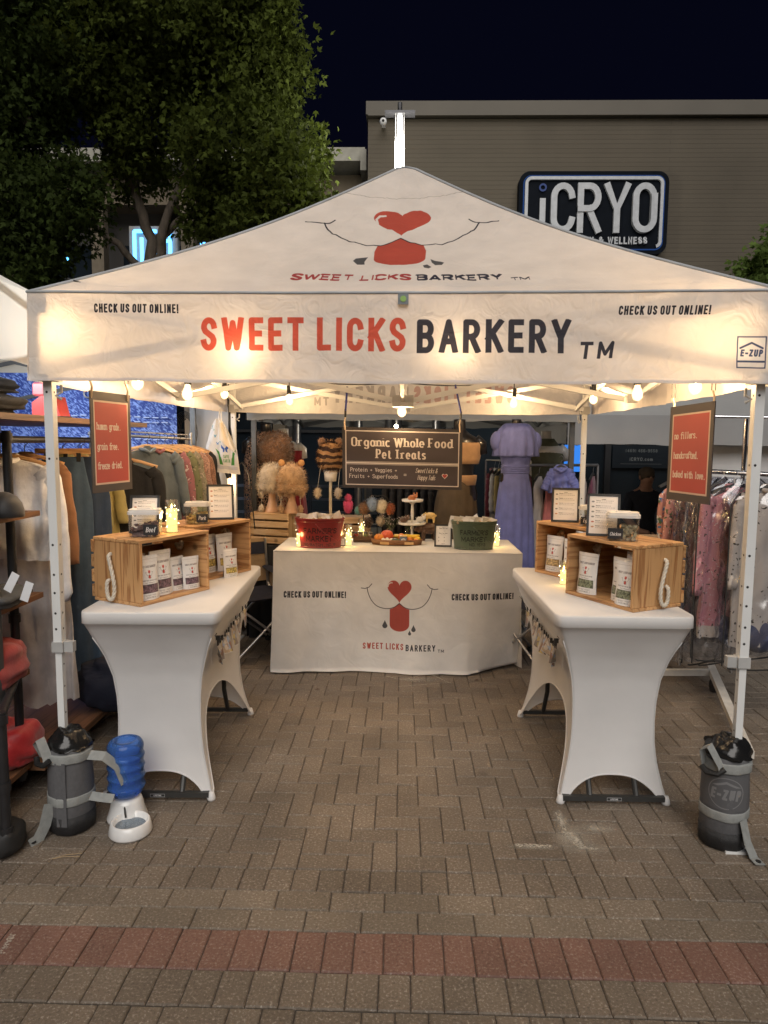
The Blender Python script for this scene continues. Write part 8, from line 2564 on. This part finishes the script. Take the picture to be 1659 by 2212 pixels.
# ================================================================== props at the front
BGR = M('bag_grey', (.10, .10, .105), .8, var=.1, scale=60, bump=.2, bscale=300)
WEB = M('webbing_grey', (.27, .28, .27), .75, bump=.3, scale=40, bscale=260)
BAG2 = M('bin_liner', (.012, .012, .012), .22, bump=.6, scale=6, bscale=14)
def weight_bag(label, x, y, rz, sx, h, mark=False):
    t = thing('weight_bag', label, 'weight bag', (x, y, 0), rz, 'grey weight bags on the tent legs')
    r = .092
    pr = [(.001, .004), (r * .9, .006), (r, .03), (r * 1.03, h * .5), (r * .98, h * .8), (r * .93, h * .93), (r * .6, h * .96), (.001, h * .97)]
    wob = lambda a, z: 1 + .02 * math.sin(a * 4 + z * 9) + .015 * math.sin(a * 9 - z * 14)
    body = MB().lathe(pr, 40, wob=wob).build('bag_body', BGR, t, 'all', world=False)
    MB().lathe([(r * .92, .002), (r * 1.02, .012), (r * 1.045, .045), (r * 1.045, .085)], 40, wob=wob).build('bottom_patch', M('patch_black', (.015, .015, .016), .5, bump=.4, scale=60, bscale=300), t, 'all', world=False)
    for z in (.135, h * .80):
        MB().lathe([(r * 1.045, z), (r * 1.06, z + .004), (r * 1.06, z + .036), (r * 1.045, z + .04)], 40, wob=wob).build('strap_band', WEB, t, 'all', world=False)
    bm = MB()
    rr = random.Random(int(x * 100))
    b = MB().ball((0, 0, 0), 1, 22)
    vs = []
    for v in b.v:
        k = 1 + .16 * math.sin(v[0] * 6 + v[2] * 4 + 1) * math.sin(v[1] * 6 + 2) + .06 * math.sin(v[0] * 13 + v[1] * 9)
        vs.append((v[0] * r * 1.0 * k, v[1] * r * .95 * k, h * .93 + max(0, v[2] * .075 * k)))
    b.v = vs; b.build('bin_liner', BAG2, t, 'all', world=False)
    # carrying handle and loose straps
    MB().tube([(-r * 1.05, -.03, h * .84), (-r * 1.25, -.05, h * 1.0), (-r * 1.0, -.07, h * 1.06), (-r * .55, -r * 1.0, h * .88), (-r * .5, -r * 1.08, h * .82)], (.022, .003), 6).build('handle_strap', WEB, t, True, world=False)
    MB().tube([(-r * 1.25, -.06, h * .84), (-r * 1.1, -r * .9, h * .80), (-r * .7, -r * 1.15, h * .81), (-r * .4, -r * 1.12, h * .86)], .012, 8).build('handle_grip', M('rubber_black'), t, True, world=False)
    MB().tube([(sx * r * .55, -r * .95, .15), (sx * r * .75, -r * 1.1, .06), (sx * r * .95, -r * 1.35, .012), (sx * r * 1.1, -r * 1.75, .006)], (.028, .003), 6).build('loose_strap', WEB, t, True, world=False)
    MB().lathe([(.001, 0), (.011, 0), (.011, .004), (.001, .004)], 12, (sx * r * 1.05, -r * 1.6, .010)).build('snap_button', M('rubber_black'), t, world=False)
    MB().grid(lambda u, v: (-.02 + .045 * u + r * 0, -r * 1.055 - .0 + .0015 * math.sin(u * 5), .05 + h * .7 * v), 3, 6).build('front_panel', BGR, t, 'all', world=False) if not mark else None
    if mark:
        c = Canvas(240, 200, (.10, .10, .105)); c2 = (.19, .19, .195)
        c.stroke([(120 + 92 * math.cos(a), 100 + 88 * math.sin(a)) for a in np.linspace(0, 2 * PI, 40)], 5, c2, square=False)
        fit(c, 'E-ZUP', 40, 196, 62, 62, c2, .22, .12, slant=.1); c.poly([(46, 138), (120, 170), (200, 138), (170, 138), (120, 156), (76, 138)], c2)
        MB().grid(lambda u, v: (r * 1.05 * math.sin((u - .5) * 1.9 - .25), -r * 1.05 * math.cos((u - .5) * 1.9 - .25), .185 + .15 * v), 14, 4).build('printed_emblem', img_mat('bag_emblem', c, .8), t, 'all', world=False)
    return t
wb = weight_bag('grey weight bag strapped to the front left leg beside the water dispenser', -1.435, 2.87, 0, -1, .405)
MB().tube([(.08, -.02, .34), (.16, -.02, .335), (.21, .0, .28), (.235, .01, .2)], (.024, .003), 6).build('side_strap', WEB, wb, True, world=False)
MB().tube([(.085, -.02, .155), (.15, -.03, .152), (.2, -.03, .147)], (.022, .003), 6).build('side_strap', WEB, wb, True, world=False)
weight_bag('grey weight bag with printed emblem on the front right leg', 1.40, 2.86, rad(-8), 1, .43, True)
# pet water dispenser
p = pZ(278, 1745, 0); q = pZ(302, 1803, 0)
wd = thing('water_dispenser', 'pet water dispenser with blue bottle on white base and bowl', 'water dispenser', (-1.215, 2.92, 0), rad(12))
WPL = M('plastic_white', (.74, .74, .73), .25, coat=.4)
MB().lathe([(.001, .002), (.088, .002), (.088, .012), (.075, .05), (.068, .085), (.062, .10), (.05, .105), (.001, .105)], 32, (-.0, .03, 0), sy=1.0).build('base', WPL, wd, 'all', world=False)
MB().lathe([(.001, .003), (.088, .003), (.092, .012), (.082, .055), (.076, .060), (.070, .055), (.062, .022), (.05, .018), (.001, .018)], 36, (.035, -.10, 0)).build('bowl', WPL, wd, 'all', world=False)
MB().lathe([(.001, .034), (.066, .034)], 30, (.035, -.10, 0)).build('water', clear('water', (.85, .9, .95), .15, .02, .7), wd, 'all', world=False)
MB().tube([(.0, -.03, .09), (.005, -.05, .065), (.008, -.055, .045)], .004, 6).build('spout', M('rubber_black'), wd, True, world=False)
mt, n, out = nodes('bottle_blue'); tp = N(n, 'BsdfTransparent'); tp.inputs[0].default_value = (.38, .60, .97, 1); g1 = N(n, 'BsdfGlossy'); g1.inputs['Roughness'].default_value = .08; df = N(n, 'BsdfDiffuse'); df.inputs[0].default_value = (.10, .25, .70, 1)
m1 = N(n, 'MixShader'); m1.inputs[0].default_value = .35; n.links.new(tp.outputs[0], m1.inputs[1]); n.links.new(df.outputs[0], m1.inputs[2]); lw = N(n, 'LayerWeight'); lw.inputs[0].default_value = .25; m2 = N(n, 'MixShader'); n.links.new(lw.outputs['Fresnel'], m2.inputs[0]); n.links.new(m1.outputs[0], m2.inputs[1]); n.links.new(g1.outputs[0], m2.inputs[2]); n.links.new(m2.outputs[0], out.inputs[0])
prof = [(.03, .10), (.055, .112), (.072, .13), (.078, .145)]
for i in range(4):
    z = .15 + i * .047
    prof += [(.080, z), (.0825, z + .005), (.080, z + .010), (.0775, z + .016), (.0765, z + .028), (.0785, z + .040)]
prof += [(.078, .345), (.068, .362), (.05, .37), (.046, .362), (.03, .35), (.001, .348)]
MB().lathe(prof, 40, (0, .03, 0)).build('bottle', mt, wd, 'all', world=False)
MB().lathe([(.001, .14), (.066, .142), (.07, .16), (.068, .2), (.068, .31), (.001, .312)], 28, (0, .03, 0)).build('bottle_water', clear('water_blue', (.45, .62, .95), .05, .02, .3), wd, 'all', world=False)
TWIG = M('dry_straw', (.38, .28, .16), .8)
for (px, py, a, lb) in ((110, 1856, .5, 'thin dry pine needle pair on the paving below the left weight bag'), (1030, 1470, .2, 'dark curled dry leaf on the paving in front of the centre table'), (685, 1490, 1.2, 'small brown dry leaf on the paving left of the aisle'), (1255, 1600, 2., 'tiny dry leaf near the right table foot')):
    P = pZ(px, py, .003); b = MB()
    if px < 300:
        for s_ in (-1, 1): b.tube([P, P + Vector((.05, .02 + s_ * .006, .004)), P + Vector((.11, .03 + s_ * .012, .002))], .0012, 4)
    else:
        b.add([P + Vector(v) for v in ((-.02, 0, .001), (0, -.008, .006), (.022, .002, .002), (.002, .010, .007), (0, 0, .002))], [(0, 1, 4), (1, 2, 4), (2, 3, 4), (3, 0, 4)])
    o = b.build('pine_needle' if px < 300 else 'dry_leaf', TWIG if px < 300 else M('leaf_brown', (.09, .05, .025), .8)); center(o); tag(o, lb, 'pine needle' if px < 300 else 'leaf')
